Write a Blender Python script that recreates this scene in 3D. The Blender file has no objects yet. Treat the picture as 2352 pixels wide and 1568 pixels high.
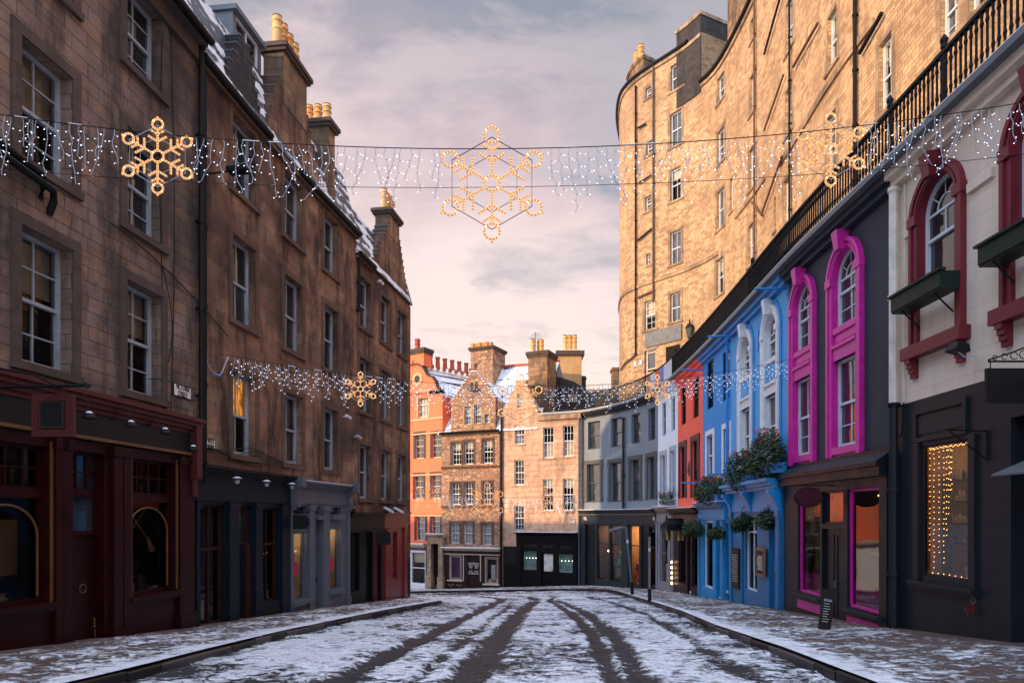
import bpy, math, random
import numpy as np
from mathutils import Vector, Matrix
random.seed(7)
rng = np.random.default_rng(5)
R = math.radians
scene = bpy.context.scene
C = scene.collection
# ------------------------------------------------------------------ camera, world, sun, exposure
CX, HY, F, EYE = 1176.0, 1185.0, 1568.0, 1.6       # focal length and horizon of a 2352 px wide frame
cd = bpy.data.cameras.new('camera'); cam = bpy.data.objects.new('camera', cd); C.objects.link(cam)
cam.location = (0, 0, EYE); cam.rotation_euler = (R(90), 0, 0)
cd.sensor_width = 36; cd.lens = 24.0; cd.shift_y = (HY - 784) / 2352.0
cd.clip_start = .1; cd.clip_end = 4000
scene.camera = cam
scene.view_settings.view_transform = 'Standard'; scene.view_settings.look = 'None'
scene.view_settings.gamma = 1; scene.view_settings.exposure = 0.25
SUN_DIR = Vector((-math.sin(R(60)), -math.cos(R(60)), math.tan(R(12)))).normalized()
SUN_EL = math.asin(SUN_DIR.z); SUN_AZ = math.atan2(SUN_DIR.x, SUN_DIR.y)
sd = bpy.data.lights.new('sun', 'SUN'); so = bpy.data.objects.new('sun', sd); C.objects.link(so)
so.location = (-20, -20, 40)
sd.energy = 5.0; sd.angle = R(1.0); sd.color = (1.0, .64, .34)
so.rotation_euler = SUN_DIR.to_track_quat('Z', 'Y').to_euler()

def N(nt, t, loc=None, **kw):
    n = nt.nodes.new(t)
    for k, v in kw.items():
        if k.startswith('i_'):
            kk = k[2:]
            n.inputs[int(kk) if kk.isdigit() else kk.replace('_', ' ')].default_value = v
        else: setattr(n, k, v)
    return n
def L(nt, a, b): nt.links.new(a, b)
def ramp(nt, fac, stops, interp='LINEAR'):
    n = nt.nodes.new('ShaderNodeValToRGB'); n.color_ramp.interpolation = interp
    e = n.color_ramp.elements
    while len(e) < len(stops): e.new(.5)
    for i, (p, c) in enumerate(stops):
        e[i].position = p; e[i].color = (c, c, c, 1) if isinstance(c, (int, float)) else (*c, 1)
    if fac is not None: L(nt, fac, n.inputs[0])
    return n.outputs[0]
def mixc(nt, f, a, b, mode='MIX'):
    n = nt.nodes.new('ShaderNodeMix'); n.data_type = 'RGBA'; n.blend_type = mode; n.clamp_factor = True
    for sock, v in ((n.inputs[0], f), (n.inputs[6], a), (n.inputs[7], b)):
        if hasattr(v, 'is_linked') or hasattr(v, 'links'): L(nt, v, sock)
        elif isinstance(v, (int, float)): sock.default_value = v if sock == n.inputs[0] else (v, v, v, 1)
        else: sock.default_value = (*v, 1)
    return n.outputs[2]
def mathn(nt, op, a, b=None, clamp=False):
    n = nt.nodes.new('ShaderNodeMath'); n.operation = op; n.use_clamp = clamp
    for i, v in enumerate((a, b)):
        if v is None: continue
        if isinstance(v, (int, float)): n.inputs[i].default_value = v
        else: L(nt, v, n.inputs[i])
    return n.outputs[0]
def mapping(nt, vec, scale=(1, 1, 1), loc=(0, 0, 0)):
    n = nt.nodes.new('ShaderNodeMapping'); n.inputs['Scale'].default_value = scale; n.inputs['Location'].default_value = loc
    L(nt, vec, n.inputs['Vector']); return n.outputs[0]
def noise(nt, vec, scale, detail=4, rough=.55, dist=0.0):
    n = nt.nodes.new('ShaderNodeTexNoise'); n.inputs['Scale'].default_value = scale
    n.inputs['Detail'].default_value = detail; n.inputs['Roughness'].default_value = rough; n.inputs['Distortion'].default_value = dist
    if vec is not None: L(nt, vec, n.inputs['Vector'])
    return n.outputs['Fac']

w = bpy.data.worlds.new('World'); scene.world = w; w.use_nodes = True
nt = w.node_tree; nt.nodes.clear()
out = N(nt, 'ShaderNodeOutputWorld'); bg = N(nt, 'ShaderNodeBackground'); L(nt, bg.outputs[0], out.inputs[0])
sky = N(nt, 'ShaderNodeTexSky', sky_type='NISHITA'); sky.sun_disc = False
sky.sun_elevation = SUN_EL; sky.sun_rotation = SUN_AZ; sky.air_density = 1.4; sky.dust_density = 3.0
tc = N(nt, 'ShaderNodeTexCoord'); sep = N(nt, 'ShaderNodeSeparateXYZ'); L(nt, tc.outputs['Generated'], sep.inputs[0])
zc = mathn(nt, 'MAXIMUM', sep.outputs[2], 0.0)
den = mathn(nt, 'ADD', zc, .35)
cx = mathn(nt, 'DIVIDE', sep.outputs[0], den); cy = mathn(nt, 'DIVIDE', sep.outputs[1], den)
cmb = N(nt, 'ShaderNodeCombineXYZ'); L(nt, cx, cmb.inputs[0]); L(nt, cy, cmb.inputs[1])
n1 = noise(nt, mapping(nt, cmb.outputs[0], (1.0, 1.5, 1), (3.1, .6, 0)), 1.35, 7, .55, .35)
n2 = noise(nt, mapping(nt, cmb.outputs[0], (.9, 1.6, 1), (7.3, 2.1, 0)), 3.4, 7, .6, .3)
el = mathn(nt, 'ADD', zc, mathn(nt, 'MULTIPLY', mathn(nt, 'SUBTRACT', n1, .5), .42))
cl = ramp(nt, el, [(0.0, (.88, .70, .60)), (.20, (.95, .78, .70)), (.32, (.88, .72, .70)), (.41, (.68, .53, .55)), (.49, (.47, .40, .46)), (.56, (.27, .30, .37)), (.66, (.19, .235, .31)), (.9, (.5, .53, .62))])
cl2 = mixc(nt, ramp(nt, n2, [(.42, 0.0), (.62, .6)]), cl, (.92, .74, .71))
cl3 = mixc(nt, ramp(nt, mathn(nt, 'ADD', n2, mathn(nt, 'MULTIPLY', sep.outputs[0], .35)), [(.50, 0.0), (.74, .8)]), cl2, (.27, .31, .39))
nis = N(nt, 'ShaderNodeVectorMath', operation='SCALE'); nis.inputs['Scale'].default_value = .10; L(nt, sky.outputs[0], nis.inputs[0])
both = mixc(nt, .94, nis.outputs[0], cl3)
# bright cool overcast overhead and behind the camera
dotn = N(nt, 'ShaderNodeVectorMath', operation='DOT_PRODUCT'); L(nt, tc.outputs['Generated'], dotn.inputs[0]); dotn.inputs[1].default_value = (0, -.42, .91)
SKY_GAIN = 1.0
gain = ramp(nt, mathn(nt, 'MULTIPLY_ADD', dotn.outputs['Value'], .5, True), [(.62, 0.0), (.93, 1.0)])
gn = [n for n in nt.nodes if n.bl_idname == 'ShaderNodeMath'][-1]; gn.inputs[2].default_value = .5; gn.use_clamp = True
fin = mixc(nt, gain, both, (1.35, 1.62, 2.15))
L(nt, fin, bg.inputs[0]); bg.inputs[1].default_value = 1.0

# ------------------------------------------------------------------ materials
M = {}
def newmat(name):
    m = bpy.data.materials.new(name); m.use_nodes = True; nt = m.node_tree
    b = nt.nodes['Principled BSDF']; M[name] = m
    return m, nt, b
def bump(nt, b, h, strength=.4, dist=.02):
    n = nt.nodes.new('ShaderNodeBump'); n.inputs['Strength'].default_value = strength; n.inputs['Distance'].default_value = dist
    L(nt, h, n.inputs['Height']); L(nt, n.outputs[0], b.inputs['Normal'])
def uvn(nt): return nt.nodes.new('ShaderNodeTexCoord').outputs['UV']
def objn(nt): return nt.nodes.new('ShaderNodeTexCoord').outputs['Object']

def ashlar(name, c1, c2, c3, mortar, bw=.75, bh=.32, msize=.008, stain=(.3, .24, .2), stain_amt=.6, grain=.5, off=.5, bumpd=.012, mid=.7):
    """coursed stone, one tone per block, weather streaks, soot and grain"""
    m, nt, b = newmat(name); uv = uvn(nt)
    wob = nt.nodes.new('ShaderNodeTexNoise'); wob.inputs['Scale'].default_value = 1.7; wob.inputs['Detail'].default_value = 2; L(nt, uv, wob.inputs['Vector'])
    vm = N(nt, 'ShaderNodeVectorMath', operation='MULTIPLY_ADD'); L(nt, wob.outputs['Color'], vm.inputs[0]); vm.inputs[1].default_value = (.035, .02, 0); L(nt, uv, vm.inputs[2])
    def brick(ca, cb, bias, w_=bw, h_=bh):
        t = nt.nodes.new('ShaderNodeTexBrick'); t.offset = off; t.squash = .72; t.squash_frequency = 3
        t.inputs['Scale'].default_value = 1; t.inputs['Brick Width'].default_value = w_; t.inputs['Row Height'].default_value = h_
        t.inputs['Mortar Size'].default_value = msize; t.inputs['Mortar Smooth'].default_value = .35; t.inputs['Bias'].default_value = bias
        t.inputs['Color1'].default_value = (*ca, 1); t.inputs['Color2'].default_value = (*cb, 1); t.inputs['Mortar'].default_value = (*mortar, 1)
        L(nt, vm.outputs[0], t.inputs['Vector']); return t
    t = brick(c1, c2, -.1)
    wn = nt.nodes.new('ShaderNodeTexBrick'); wn.offset = off; wn.squash = .72; wn.squash_frequency = 3
    for k, v in (('Scale', 1), ('Brick Width', bw), ('Row Height', bh), ('Mortar Size', 0.0), ('Bias', 0)): wn.inputs[k].default_value = v
    wn.inputs['Color1'].default_value = (0, 0, 0, 1); wn.inputs['Color2'].default_value = (1, 1, 1, 1); L(nt, vm.outputs[0], wn.inputs['Vector'])
    col = mixc(nt, ramp(nt, wn.outputs['Color'], [(.60, 0.0), (.95, .8)]), t.outputs['Color'], c3)
    col = mixc(nt, t.outputs['Fac'], col, mortar)
    n_fine = noise(nt, mapping(nt, uv, (1, 1, 1)), 28, 5, .7)
    n_mid = noise(nt, mapping(nt, uv, (1, 1.6, 1), (4, 2, 0)), 2.2, 5, .62)
    n_str = noise(nt, mapping(nt, uv, (1.25, .3, 1)), 1.1, 5, .68)
    n_big = noise(nt, mapping(nt, uv, (.3, .35, 1), (9, 9, 0)), 1.0, 4, .55)
    col = mixc(nt, ramp(nt, n_str, [(.47, 0.0), (.62, stain_amt)]), col, stain)
    col = mixc(nt, ramp(nt, n_big, [(.47, 0.0), (.62, stain_amt * .85)]), col, stain)
    col = mixc(nt, grain, col, ramp(nt, n_fine, [(.3, .55), (.7, 1.25)]), 'MULTIPLY')
    col = mixc(nt, mid, col, ramp(nt, n_mid, [(.3, .62), (.7, 1.3)]), 'MULTIPLY')
    L(nt, col, b.inputs['Base Color']); b.inputs['Roughness'].default_value = .92; b.inputs['Specular IOR Level'].default_value = .25
    h = mathn(nt, 'SUBTRACT', mathn(nt, 'ADD', mathn(nt, 'MULTIPLY', n_fine, .35), mathn(nt, 'MULTIPLY', n_mid, .35)), mathn(nt, 'MULTIPLY', t.outputs['Fac'], .8))
    bump(nt, b, h, 1.0, bumpd)
    return m
def rubble(name, cols, mortar, sx=2.9, sy=4.8, bumpd=.04, stain=(.2, .16, .13)):
    m, nt, b = newmat(name); uv = uvn(nt)
    wob = nt.nodes.new('ShaderNodeTexNoise'); wob.inputs['Scale'].default_value = 2.5; L(nt, uv, wob.inputs['Vector'])
    vm = N(nt, 'ShaderNodeVectorMath', operation='MULTIPLY_ADD'); L(nt, wob.outputs['Color'], vm.inputs[0]); vm.inputs[1].default_value = (.16, .1, 0); L(nt, uv, vm.inputs[2])
    mp = mapping(nt, vm.outputs[0], (sx, sy, 1))
    v = nt.nodes.new('ShaderNodeTexVoronoi'); v.distance = 'CHEBYCHEV'; v.inputs['Randomness'].default_value = .8; v.inputs['Scale'].default_value = 1; L(nt, mp, v.inputs['Vector'])
    v2 = nt.nodes.new('ShaderNodeTexVoronoi'); v2.feature = 'DISTANCE_TO_EDGE'; v2.inputs['Randomness'].default_value = .8; v2.inputs['Scale'].default_value = 1; L(nt, mp, v2.inputs['Vector'])
    s = N(nt, 'ShaderNodeSeparateColor'); L(nt, v.outputs['Color'], s.inputs[0])
    col = ramp(nt, s.outputs[0], [(i / (len(cols) - 1), c) for i, c in enumerate(cols)], 'LINEAR')
    fine = noise(nt, uv, 26, 5, .7); big = noise(nt, mapping(nt, uv, (.5, .35, 1)), 1.3, 5, .6)
    col = mixc(nt, ramp(nt, big, [(.5, 0.0), (.7, .6)]), col, stain)
    edge = ramp(nt, v2.outputs['Distance'], [(.02, 1.0), (.09, 0.0)])
    col = mixc(nt, mathn(nt, 'MULTIPLY', edge, .5), col, mortar)
    col = mixc(nt, .6, col, ramp(nt, fine, [(.3, .6), (.7, 1.3)]), 'MULTIPLY')
    L(nt, col, b.inputs['Base Color']); b.inputs['Roughness'].default_value = .95
    h = mathn(nt, 'ADD', mathn(nt, 'MULTIPLY', edge, -.7), mathn(nt, 'ADD', mathn(nt, 'MULTIPLY', fine, .4), mathn(nt, 'MULTIPLY', s.outputs[1], .5)))
    bump(nt, b, h, 1.0, bumpd); return m
def render_paint(name, c, dirt=.35, rough=.7, joint=True, dirtc=None, bumpd=.006):
    """painted masonry: faint block joints under the paint, rain streaks, patches"""
    m, nt, b = newmat(name); uv = uvn(nt)
    dirtc = dirtc or tuple(x * .45 for x in c)
    st = noise(nt, mapping(nt, uv, (3.0, .3, 1)), 1.5, 6, .65); pt = noise(nt, uv, 1.1, 6, .62); fn = noise(nt, uv, 30, 4, .7)
    col = mixc(nt, ramp(nt, st, [(.45, 0.0), (.75, dirt)]), c, dirtc)
    col = mixc(nt, ramp(nt, pt, [(.52, 0.0), (.8, dirt * .8)]), col, dirtc)
    col = mixc(nt, .5, col, ramp(nt, pt, [(.2, .82), (.8, 1.18)]), 'MULTIPLY')
    h = mathn(nt, 'ADD', mathn(nt, 'MULTIPLY', fn, .35), mathn(nt, 'MULTIPLY', pt, .6))
    if joint:
        t = nt.nodes.new('ShaderNodeTexBrick'); t.inputs['Scale'].default_value = 1; t.inputs['Brick Width'].default_value = .8; t.inputs['Row Height'].default_value = .36
        t.inputs['Mortar Size'].default_value = .005; t.inputs['Mortar Smooth'].default_value = .6; L(nt, uv, t.inputs['Vector'])
        h = mathn(nt, 'SUBTRACT', h, mathn(nt, 'MULTIPLY', t.outputs['Fac'], .8))
        col = mixc(nt, mathn(nt, 'MULTIPLY', t.outputs['Fac'], .35), col, dirtc)
    L(nt, col, b.inputs['Base Color']); b.inputs['Roughness'].default_value = rough
    if max(c) < .07: b.inputs['Specular IOR Level'].default_value = .2
    bump(nt, b, h, .9, bumpd); return m
def paint(name, c, rough=.45, var=.25, metal=0.0):
    m, nt, b = newmat(name); o = objn(nt); n_ = noise(nt, o, 3.5, 5, .62); n2_ = noise(nt, o, 45, 3, .6)
    col = mixc(nt, 1.0, c, ramp(nt, n_, [(.25, 1 - var), (.75, 1 + var)]), 'MULTIPLY')
    if max(c) < .04: b.inputs['Specular IOR Level'].default_value = .18
    L(nt, col, b.inputs['Base Color']); b.inputs['Metallic'].default_value = metal
    L(nt, ramp(nt, n_, [(.2, rough * .75), (.8, min(1, rough * 1.3))]), b.inputs['Roughness'])
    if name.startswith('interior'): b.inputs['Specular IOR Level'].default_value = 0; b.inputs['Roughness'].default_value = 1; return m
    bump(nt, b, mathn(nt, 'ADD', mathn(nt, 'MULTIPLY', n_, .7), mathn(nt, 'MULTIPLY', n2_, .25)), .5, .004); return m
def glow(name, c, s, base=None):
    m, nt, b = newmat(name); b.inputs['Base Color'].default_value = (*(base or c), 1)
    b.inputs['Emission Color'].default_value = (*c, 1); b.inputs['Emission Strength'].default_value = s
    b.inputs['Roughness'].default_value = .4; return m
def glass_dark(name, c=(.012, .014, .017), wav=.012):
    m, nt, b = newmat(name); o = objn(nt)
    n_ = noise(nt, o, 1.6, 2, .5)
    L(nt, mixc(nt, ramp(nt, noise(nt, o, .9, 3, .6), [(.45, 0.0), (.65, .8)]), c, tuple(x * 2.6 for x in c)), b.inputs['Base Color'])
    b.inputs['Roughness'].default_value = .035; b.inputs['IOR'].default_value = 1.75
    bump(nt, b, n_, .5, wav); return m
def glass_clear(name, tint=(.9, .93, .95), ior=1.5):
    m, nt, b = newmat(name); o_ = nt.nodes['Material Output']; nt.nodes.remove(b)
    tr = N(nt, 'ShaderNodeBsdfTransparent'); tr.inputs[0].default_value = (*tint, 1)
    gl = N(nt, 'ShaderNodeBsdfGlossy'); gl.inputs['Roughness'].default_value = .03
    fr = N(nt, 'ShaderNodeFresnel'); fr.inputs[0].default_value = ior
    mx = N(nt, 'ShaderNodeMixShader'); L(nt, fr.outputs[0], mx.inputs[0]); L(nt, tr.outputs[0], mx.inputs[1]); L(nt, gl.outputs[0], mx.inputs[2])
    bp = N(nt, 'ShaderNodeBump'); bp.inputs['Strength'].default_value = .4; bp.inputs['Distance'].default_value = .006
    L(nt, noise(nt, objn(nt), 1.4, 2, .5), bp.inputs['Height']); L(nt, bp.outputs[0], gl.inputs['Normal'])
    L(nt, mx.outputs[0], o_.inputs[0]); return m
def slate(name, snow=.5, base=(.035, .04, .05)):
    m, nt, b = newmat(name); uv = uvn(nt)
    t = nt.nodes.new('ShaderNodeTexBrick'); t.inputs['Scale'].default_value = 1; t.inputs['Brick Width'].default_value = .28; t.inputs['Row Height'].default_value = .2
    t.inputs['Mortar Size'].default_value = .008; t.inputs['Color1'].default_value = (*base, 1); t.inputs['Color2'].default_value = (*(x * 1.9 for x in base), 1); t.inputs['Mortar'].default_value = (.01, .01, .012, 1)
    L(nt, uv, t.inputs['Vector'])
    nb = noise(nt, mapping(nt, uv, (.7, 1.4, 1)), 1.3, 7, .65)
    rows = N(nt, 'ShaderNodeTexWave', bands_direction='Y'); rows.inputs['Scale'].default_value = .8; rows.inputs['Distortion'].default_value = 3.5; rows.inputs['Detail'].default_value = 3; L(nt, uv, rows.inputs['Vector'])
    mask = ramp(nt, mathn(nt, 'ADD', nb, mathn(nt, 'MULTIPLY', rows.outputs['Fac'], .12)), [(.64 - snow * .28, 0.0), (.68 - snow * .28, 1.0)])
    col = mixc(nt, mask, t.outputs['Color'], (.78, .82, .88))
    L(nt, col, b.inputs['Base Color']); L(nt, ramp(nt, mask, [(0, .45), (1, .9)]), b.inputs['Roughness'])
    bump(nt, b, mathn(nt, 'ADD', mathn(nt, 'MULTIPLY', mask, 1.0), mathn(nt, 'MULTIPLY', t.outputs['Fac'], -.4)), .8, .03); return m

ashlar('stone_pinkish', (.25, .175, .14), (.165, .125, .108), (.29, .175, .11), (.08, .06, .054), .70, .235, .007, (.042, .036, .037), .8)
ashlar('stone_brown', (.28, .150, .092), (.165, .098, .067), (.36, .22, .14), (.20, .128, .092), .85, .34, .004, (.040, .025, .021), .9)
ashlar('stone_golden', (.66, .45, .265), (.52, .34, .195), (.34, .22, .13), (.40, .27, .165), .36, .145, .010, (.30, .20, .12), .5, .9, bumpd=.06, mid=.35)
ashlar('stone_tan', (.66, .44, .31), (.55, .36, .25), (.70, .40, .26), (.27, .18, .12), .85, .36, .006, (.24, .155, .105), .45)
rubble('stone_rubble', [(.22, .13, .09), (.40, .24, .15), (.50, .29, .17), (.34, .18, .12), (.54, .36, .21)], (.12, .085, .065))
ashlar('stone_sooty', (.045, .042, .045), (.07, .062, .06), (.03, .03, .034), (.11, .10, .10), .45, .2, .012, (.02, .02, .022), .5, bumpd=.03)
ashlar('stone_chimney', (.36, .22, .12), (.28, .17, .10), (.15, .10, .07), (.17, .12, .085), .6, .3, .008, (.07, .055, .045), .8)
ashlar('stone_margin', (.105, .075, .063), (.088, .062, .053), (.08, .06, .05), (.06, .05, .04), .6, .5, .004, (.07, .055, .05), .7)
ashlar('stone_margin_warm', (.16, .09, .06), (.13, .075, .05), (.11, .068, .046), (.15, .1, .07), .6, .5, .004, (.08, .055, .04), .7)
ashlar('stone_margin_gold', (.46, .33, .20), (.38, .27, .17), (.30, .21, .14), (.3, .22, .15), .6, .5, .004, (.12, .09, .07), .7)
render_paint('orange_render', (.92, .175, .07), .22)
render_paint('coral_render', (.95, .13, .075), .12)
render_paint('orange_band', (.62, .34, .19), .35)
render_paint('grey_render', (.185, .225, .265), .35)
render_paint('white_render', (.78, .83, .90), .22, dirtc=(.45, .5, .56))
render_paint('sky_blue_render', (.018, .27, .70), .25)
render_paint('pale_blue_render', (.085, .40, .80), .3)
render_paint('charcoal_render', (.030, .043, .060), .4, .6)
render_paint('cream_render', (.74, .63, .52), .28, dirtc=(.42, .36, .31))
render_paint('charcoal_lower', (.016, .020, .026), .4, .5)
render_paint('ochre_render', (.52, .33, .15), .55, dirtc=(.2, .14, .08))
paint('magenta_paint', (.60, .016, .32), .42); paint('crimson_paint', (.15, .008, .020), .5)
paint('white_paint', (.74, .77, .80), .45, .12); paint('sash_white', (.60, .66, .72), .5, .15); paint('sash_shaded', (.30, .335, .375), .55, .25)  # last paint: sash_white darkened to look shaded, for the left row windows
paint('red_shop', (.020, .0016, .0022), .40); paint('red_trim', (.060, .0035, .0030), .5); paint('dark_fascia', (.012, .0125, .014), .45)
paint('gold_paint', (.13, .06, .015), .4); paint('navy_shop', (.0045, .009, .017), .45); paint('shop_black', (.0035, .0035, .004), .45)
paint('grey_shop', (.085, .097, .12), .5, .15); paint('bright_red', (.16, .008, .008), .35)
paint('wood_brown', (.03, .010, .005), .5); paint('brown_shop', (.026, .012, .010), .45); paint('cream_trim', (.52, .43, .35), .5)
paint('slate_shop', (.020, .029, .036), .45); paint('blue_shop', (.002, .150, .36), .42); paint('bright_blue_shop', (.003, .26, .60), .42)
paint('blue_trim', (.02, .24, .62), .4); paint('lilac_shop', (.21, .215, .25), .5); paint('plum_paint', (.045, .016, .03), .45); paint('plum_shop', (.025, .014, .018), .45)
paint('grey_surround', (.05, .058, .066), .55); paint('pale_surround', (.34, .40, .48), .55)
paint('charcoal_shop', (.009, .0125, .016), .42); paint('pipe_cream', (.70, .66, .58), .5); paint('iron', (.006, .007, .008), .55, .3); paint('iron_rust', (.10, .045, .022), .6, .4)
paint('lead_grey', (.11, .13, .15), .5, .3); paint('steel_grey', (.18, .19, .2), .4, .2); paint('terracotta', (.60, .30, .09), .75, .35); paint('pot_ochre', (.62, .38, .14), .8, .35); paint('pot_sooty', (.10, .06, .04), .8, .3); paint('red_clay', (.38, .07, .04), .6, .2)
paint('snow_cap', (.80, .84, .90), .85, .06); paint('sign_white', (.72, .70, .68), .5, .1); paint('sign_black', (.01, .01, .011), .45, .1)
paint('green_box', (.010, .024, .018), .5, .3); paint('wine_sign', (.055, .005, .016), .4, .1); paint('orange_wood', (.30, .11, .035), .5, .3)
paint('magenta_disc', (.5, .01, .10), .5, .1); paint('purple_paint', (.09, .02, .10), .5, .2); paint('yellow_paint', (.6, .40, .02), .5, .1)
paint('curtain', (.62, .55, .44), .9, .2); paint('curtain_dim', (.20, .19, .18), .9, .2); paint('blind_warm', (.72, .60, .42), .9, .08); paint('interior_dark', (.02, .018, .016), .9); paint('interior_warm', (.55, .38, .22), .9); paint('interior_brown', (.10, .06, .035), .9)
paint('interior_teal', (.30, .45, .44), .8); paint('interior_pale', (.62, .60, .56), .8); paint('lamp_glass', (.35, .38, .42), .2, .1); paint('lantern_glass', (.05, .065, .062), .15, .2); paint('wire_white', (.42, .47, .55), .6, .1)
paint('leaf_green', (.035, .075, .018), .6, .5); paint('leaf_dark', (.014, .032, .012), .6, .5); paint('flower_red', (.5, .015, .03), .6, .2); paint('flower_pink', (.6, .12, .22), .6, .2); paint('flower_yellow', (.6, .4, .04), .6, .2)
paint('wet_cobble', (.020, .018, .018), .5, .4); paint('banner_red', (.55, .09, .05), .6, .2); paint('banner_blue', (.16, .19, .42), .6, .2); paint('banner_pale', (.5, .55, .62), .6, .15)
paint('xmas_green', (.02, .2, .05), .6, .3); paint('xmas_red', (.5, .015, .02), .6, .3)
glass_dark('glass'); glass_dark('glass_far', (.03, .035, .04), .02); M['glass_far'].node_tree.nodes['Principled BSDF'].inputs['IOR'].default_value = 2.3; glass_clear('shop_glass'); glass_clear('clear_glass', (.85, .88, .9), 1.33)
slate('slate', .30); slate('slate_snowy', .74); slate('slate_light_snow', .55); slate('slate_dark', .1)
glow('bulb_white', (.82, .88, 1.0), 3.2); glow('bead_warm', (1.0, .66, .34), 1.7); glow('rope_warm', (1.0, .40, .11), .50, (.35, .22, .10)); glow('lamp_warm', (1.0, .58, .22), 14.0); glow('bulb_amber', (1.0, .36, .08), 9.0)
glow('spot_white', (1.0, .92, .8), 10.0)
m_, nt_, b_ = newmat('lit_curtain'); b_.inputs['Emission Color'].default_value = (1.0, .36, .06, 1)
wv_ = N(nt_, 'ShaderNodeTexNoise'); wv_.inputs['Scale'].default_value = 6; L(nt_, mapping(nt_, objn(nt_), (1, 4, .8)), wv_.inputs['Vector'])
L(nt_, ramp(nt_, wv_.outputs['Fac'], [(.4, .12), (.62, .95)]), b_.inputs['Emission Strength']); b_.inputs['Base Color'].default_value = (.5, .3, .1, 1)

# ------------------------------------------------------------------ mesh builder
class MB:
    def __init__(s): s.v = []; s.f = []; s.uv = []; s.mi = []; s.mats = []; s.cur = 0
    def mat(s, name):
        if name not in s.mats: s.mats.append(name)
        s.cur = s.mats.index(name); return s
    def face(s, pts, uv=None):
        i = len(s.v); s.v.extend([tuple(p) for p in pts]); s.f.append(tuple(range(i, i + len(pts))))
        if uv is None:
            a = np.array(pts[1], float) - np.array(pts[0], float); b = np.array(pts[2], float) - np.array(pts[0], float)
            n = np.abs(np.cross(a, b)); k = int(np.argmax(n))
            uv = [((p[1], p[2]) if k == 0 else (p[0], p[2]) if k == 1 else (p[0], p[1])) for p in pts]
        s.uv.append(uv); s.mi.append(s.cur)
    def box(s, x0, x1, y0, y1, z0, z1, mtx=None, taper=0.0):
        t = taper; cx_, cy_ = (x0 + x1) / 2, (y0 + y1) / 2
        q = [(x0, y0, z0), (x1, y0, z0), (x1, y1, z0), (x0, y1, z0)] + [(cx_ + (x - cx_) * (1 - t), cy_ + (y - cy_) * (1 - t), z1) for x, y in ((x0, y0), (x1, y0), (x1, y1), (x0, y1))]
        if mtx is not None: q = [tuple(mtx @ Vector(p)) for p in q]
        for f in ((0, 3, 2, 1), (4, 5, 6, 7), (0, 1, 5, 4), (1, 2, 6, 5), (2, 3, 7, 6), (3, 0, 4, 7)): s.face([q[k] for k in f])
        return s
    def tube(s, pts, r, n=6, closed=False, r2=None):
        P = [Vector(p) for p in pts]; m = len(P); rings = []
        for i in range(m):
            if closed: d = P[(i + 1) % m] - P[i - 1]
            else: d = P[min(i + 1, m - 1)] - P[max(i - 1, 0)]
            d.normalize(); a = d.orthogonal().normalized() if abs(d.z) > .9 else d.cross(Vector((0, 0, 1))).normalized(); b = d.cross(a)
            rr = r if r2 is None else r + (r2 - r) * i / (m - 1)
            rings.append([P[i] + (a * math.cos(t) + b * math.sin(t)) * rr for t in [2 * math.pi * k / n for k in range(n)]])
        for i in range(m if closed else m - 1):
            A, B = rings[i], rings[(i + 1) % m]
            for k in range(n): s.face([A[k], A[(k + 1) % n], B[(k + 1) % n], B[k]])
        if not closed and n > 3: s.face(rings[0][::-1]); s.face(rings[-1])
        return s
    def lathe(s, c, prof, n=12, axis=None):
        c = Vector(c); rings = [[c + Vector((r * math.cos(2 * math.pi * k / n), r * math.sin(2 * math.pi * k / n), z)) for k in range(n)] for r, z in prof]
        if axis is not None:
            q = Vector((0, 0, 1)).rotation_difference(Vector(axis)); rings = [[c + q @ (p - c) for p in r] for r in rings]
        for A, B in zip(rings[:-1], rings[1:]):
            for k in range(n): s.face([A[k], A[(k + 1) % n], B[(k + 1) % n], B[k]])
        s.face(rings[0][::-1]); s.face(rings[-1]); return s
    def octa(s, c, r, ax=None, l=1.0):
        c = Vector(c); a = Vector(ax).normalized() if ax is not None else Vector((0, 0, 1)); x = a.orthogonal().normalized(); y = a.cross(x)
        e = [c + x * r, c + y * r, c - x * r, c - y * r]; t, b = c + a * r * l, c - a * r * l
        for k in range(4): s.face([e[k], e[(k + 1) % 4], t]); s.face([e[(k + 1) % 4], e[k], b])
        return s
    def build(s, name, parent=None, mats=None, smooth=False, **tags):
        me = bpy.data.meshes.new(name); me.from_pydata(s.v, [], s.f)
        uvl = me.uv_layers.new(name='UVMap'); flat = np.array([c for q in s.uv for p in q for c in p], dtype=np.float32)
        uvl.data.foreach_set('uv', flat)
        for mn in (s.mats or ['iron']): me.materials.append(M[mn])
        me.polygons.foreach_set('material_index', s.mi)
        if smooth: me.polygons.foreach_set('use_smooth', [True] * len(s.f))
        if smooth:
            import bmesh
            bm = bmesh.new(); bm.from_mesh(me); bmesh.ops.remove_doubles(bm, verts=bm.verts, dist=1e-5); bm.to_mesh(me); bm.free()
        me.update()
        o = bpy.data.objects.new(name, me); C.objects.link(o)
        if parent is not None:
            o.parent = parent
            if parent.type == 'EMPTY': o.location = -Vector(parent.location)
        for k, v in tags.items(): o[k] = v
        return o
def thing(name, loc, label, category, group=None):
    o = bpy.data.objects.new(name, None); C.objects.link(o); o.location = loc; o.empty_display_size = .3
    o['label'] = label; o['category'] = category
    if group: o['group'] = group
    return o
def solo(mb, name, label, category, group=None, **kw):
    o = mb.build(name, **kw); o['label'] = label; o['category'] = category
    if group: o['group'] = group
    return o
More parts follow.
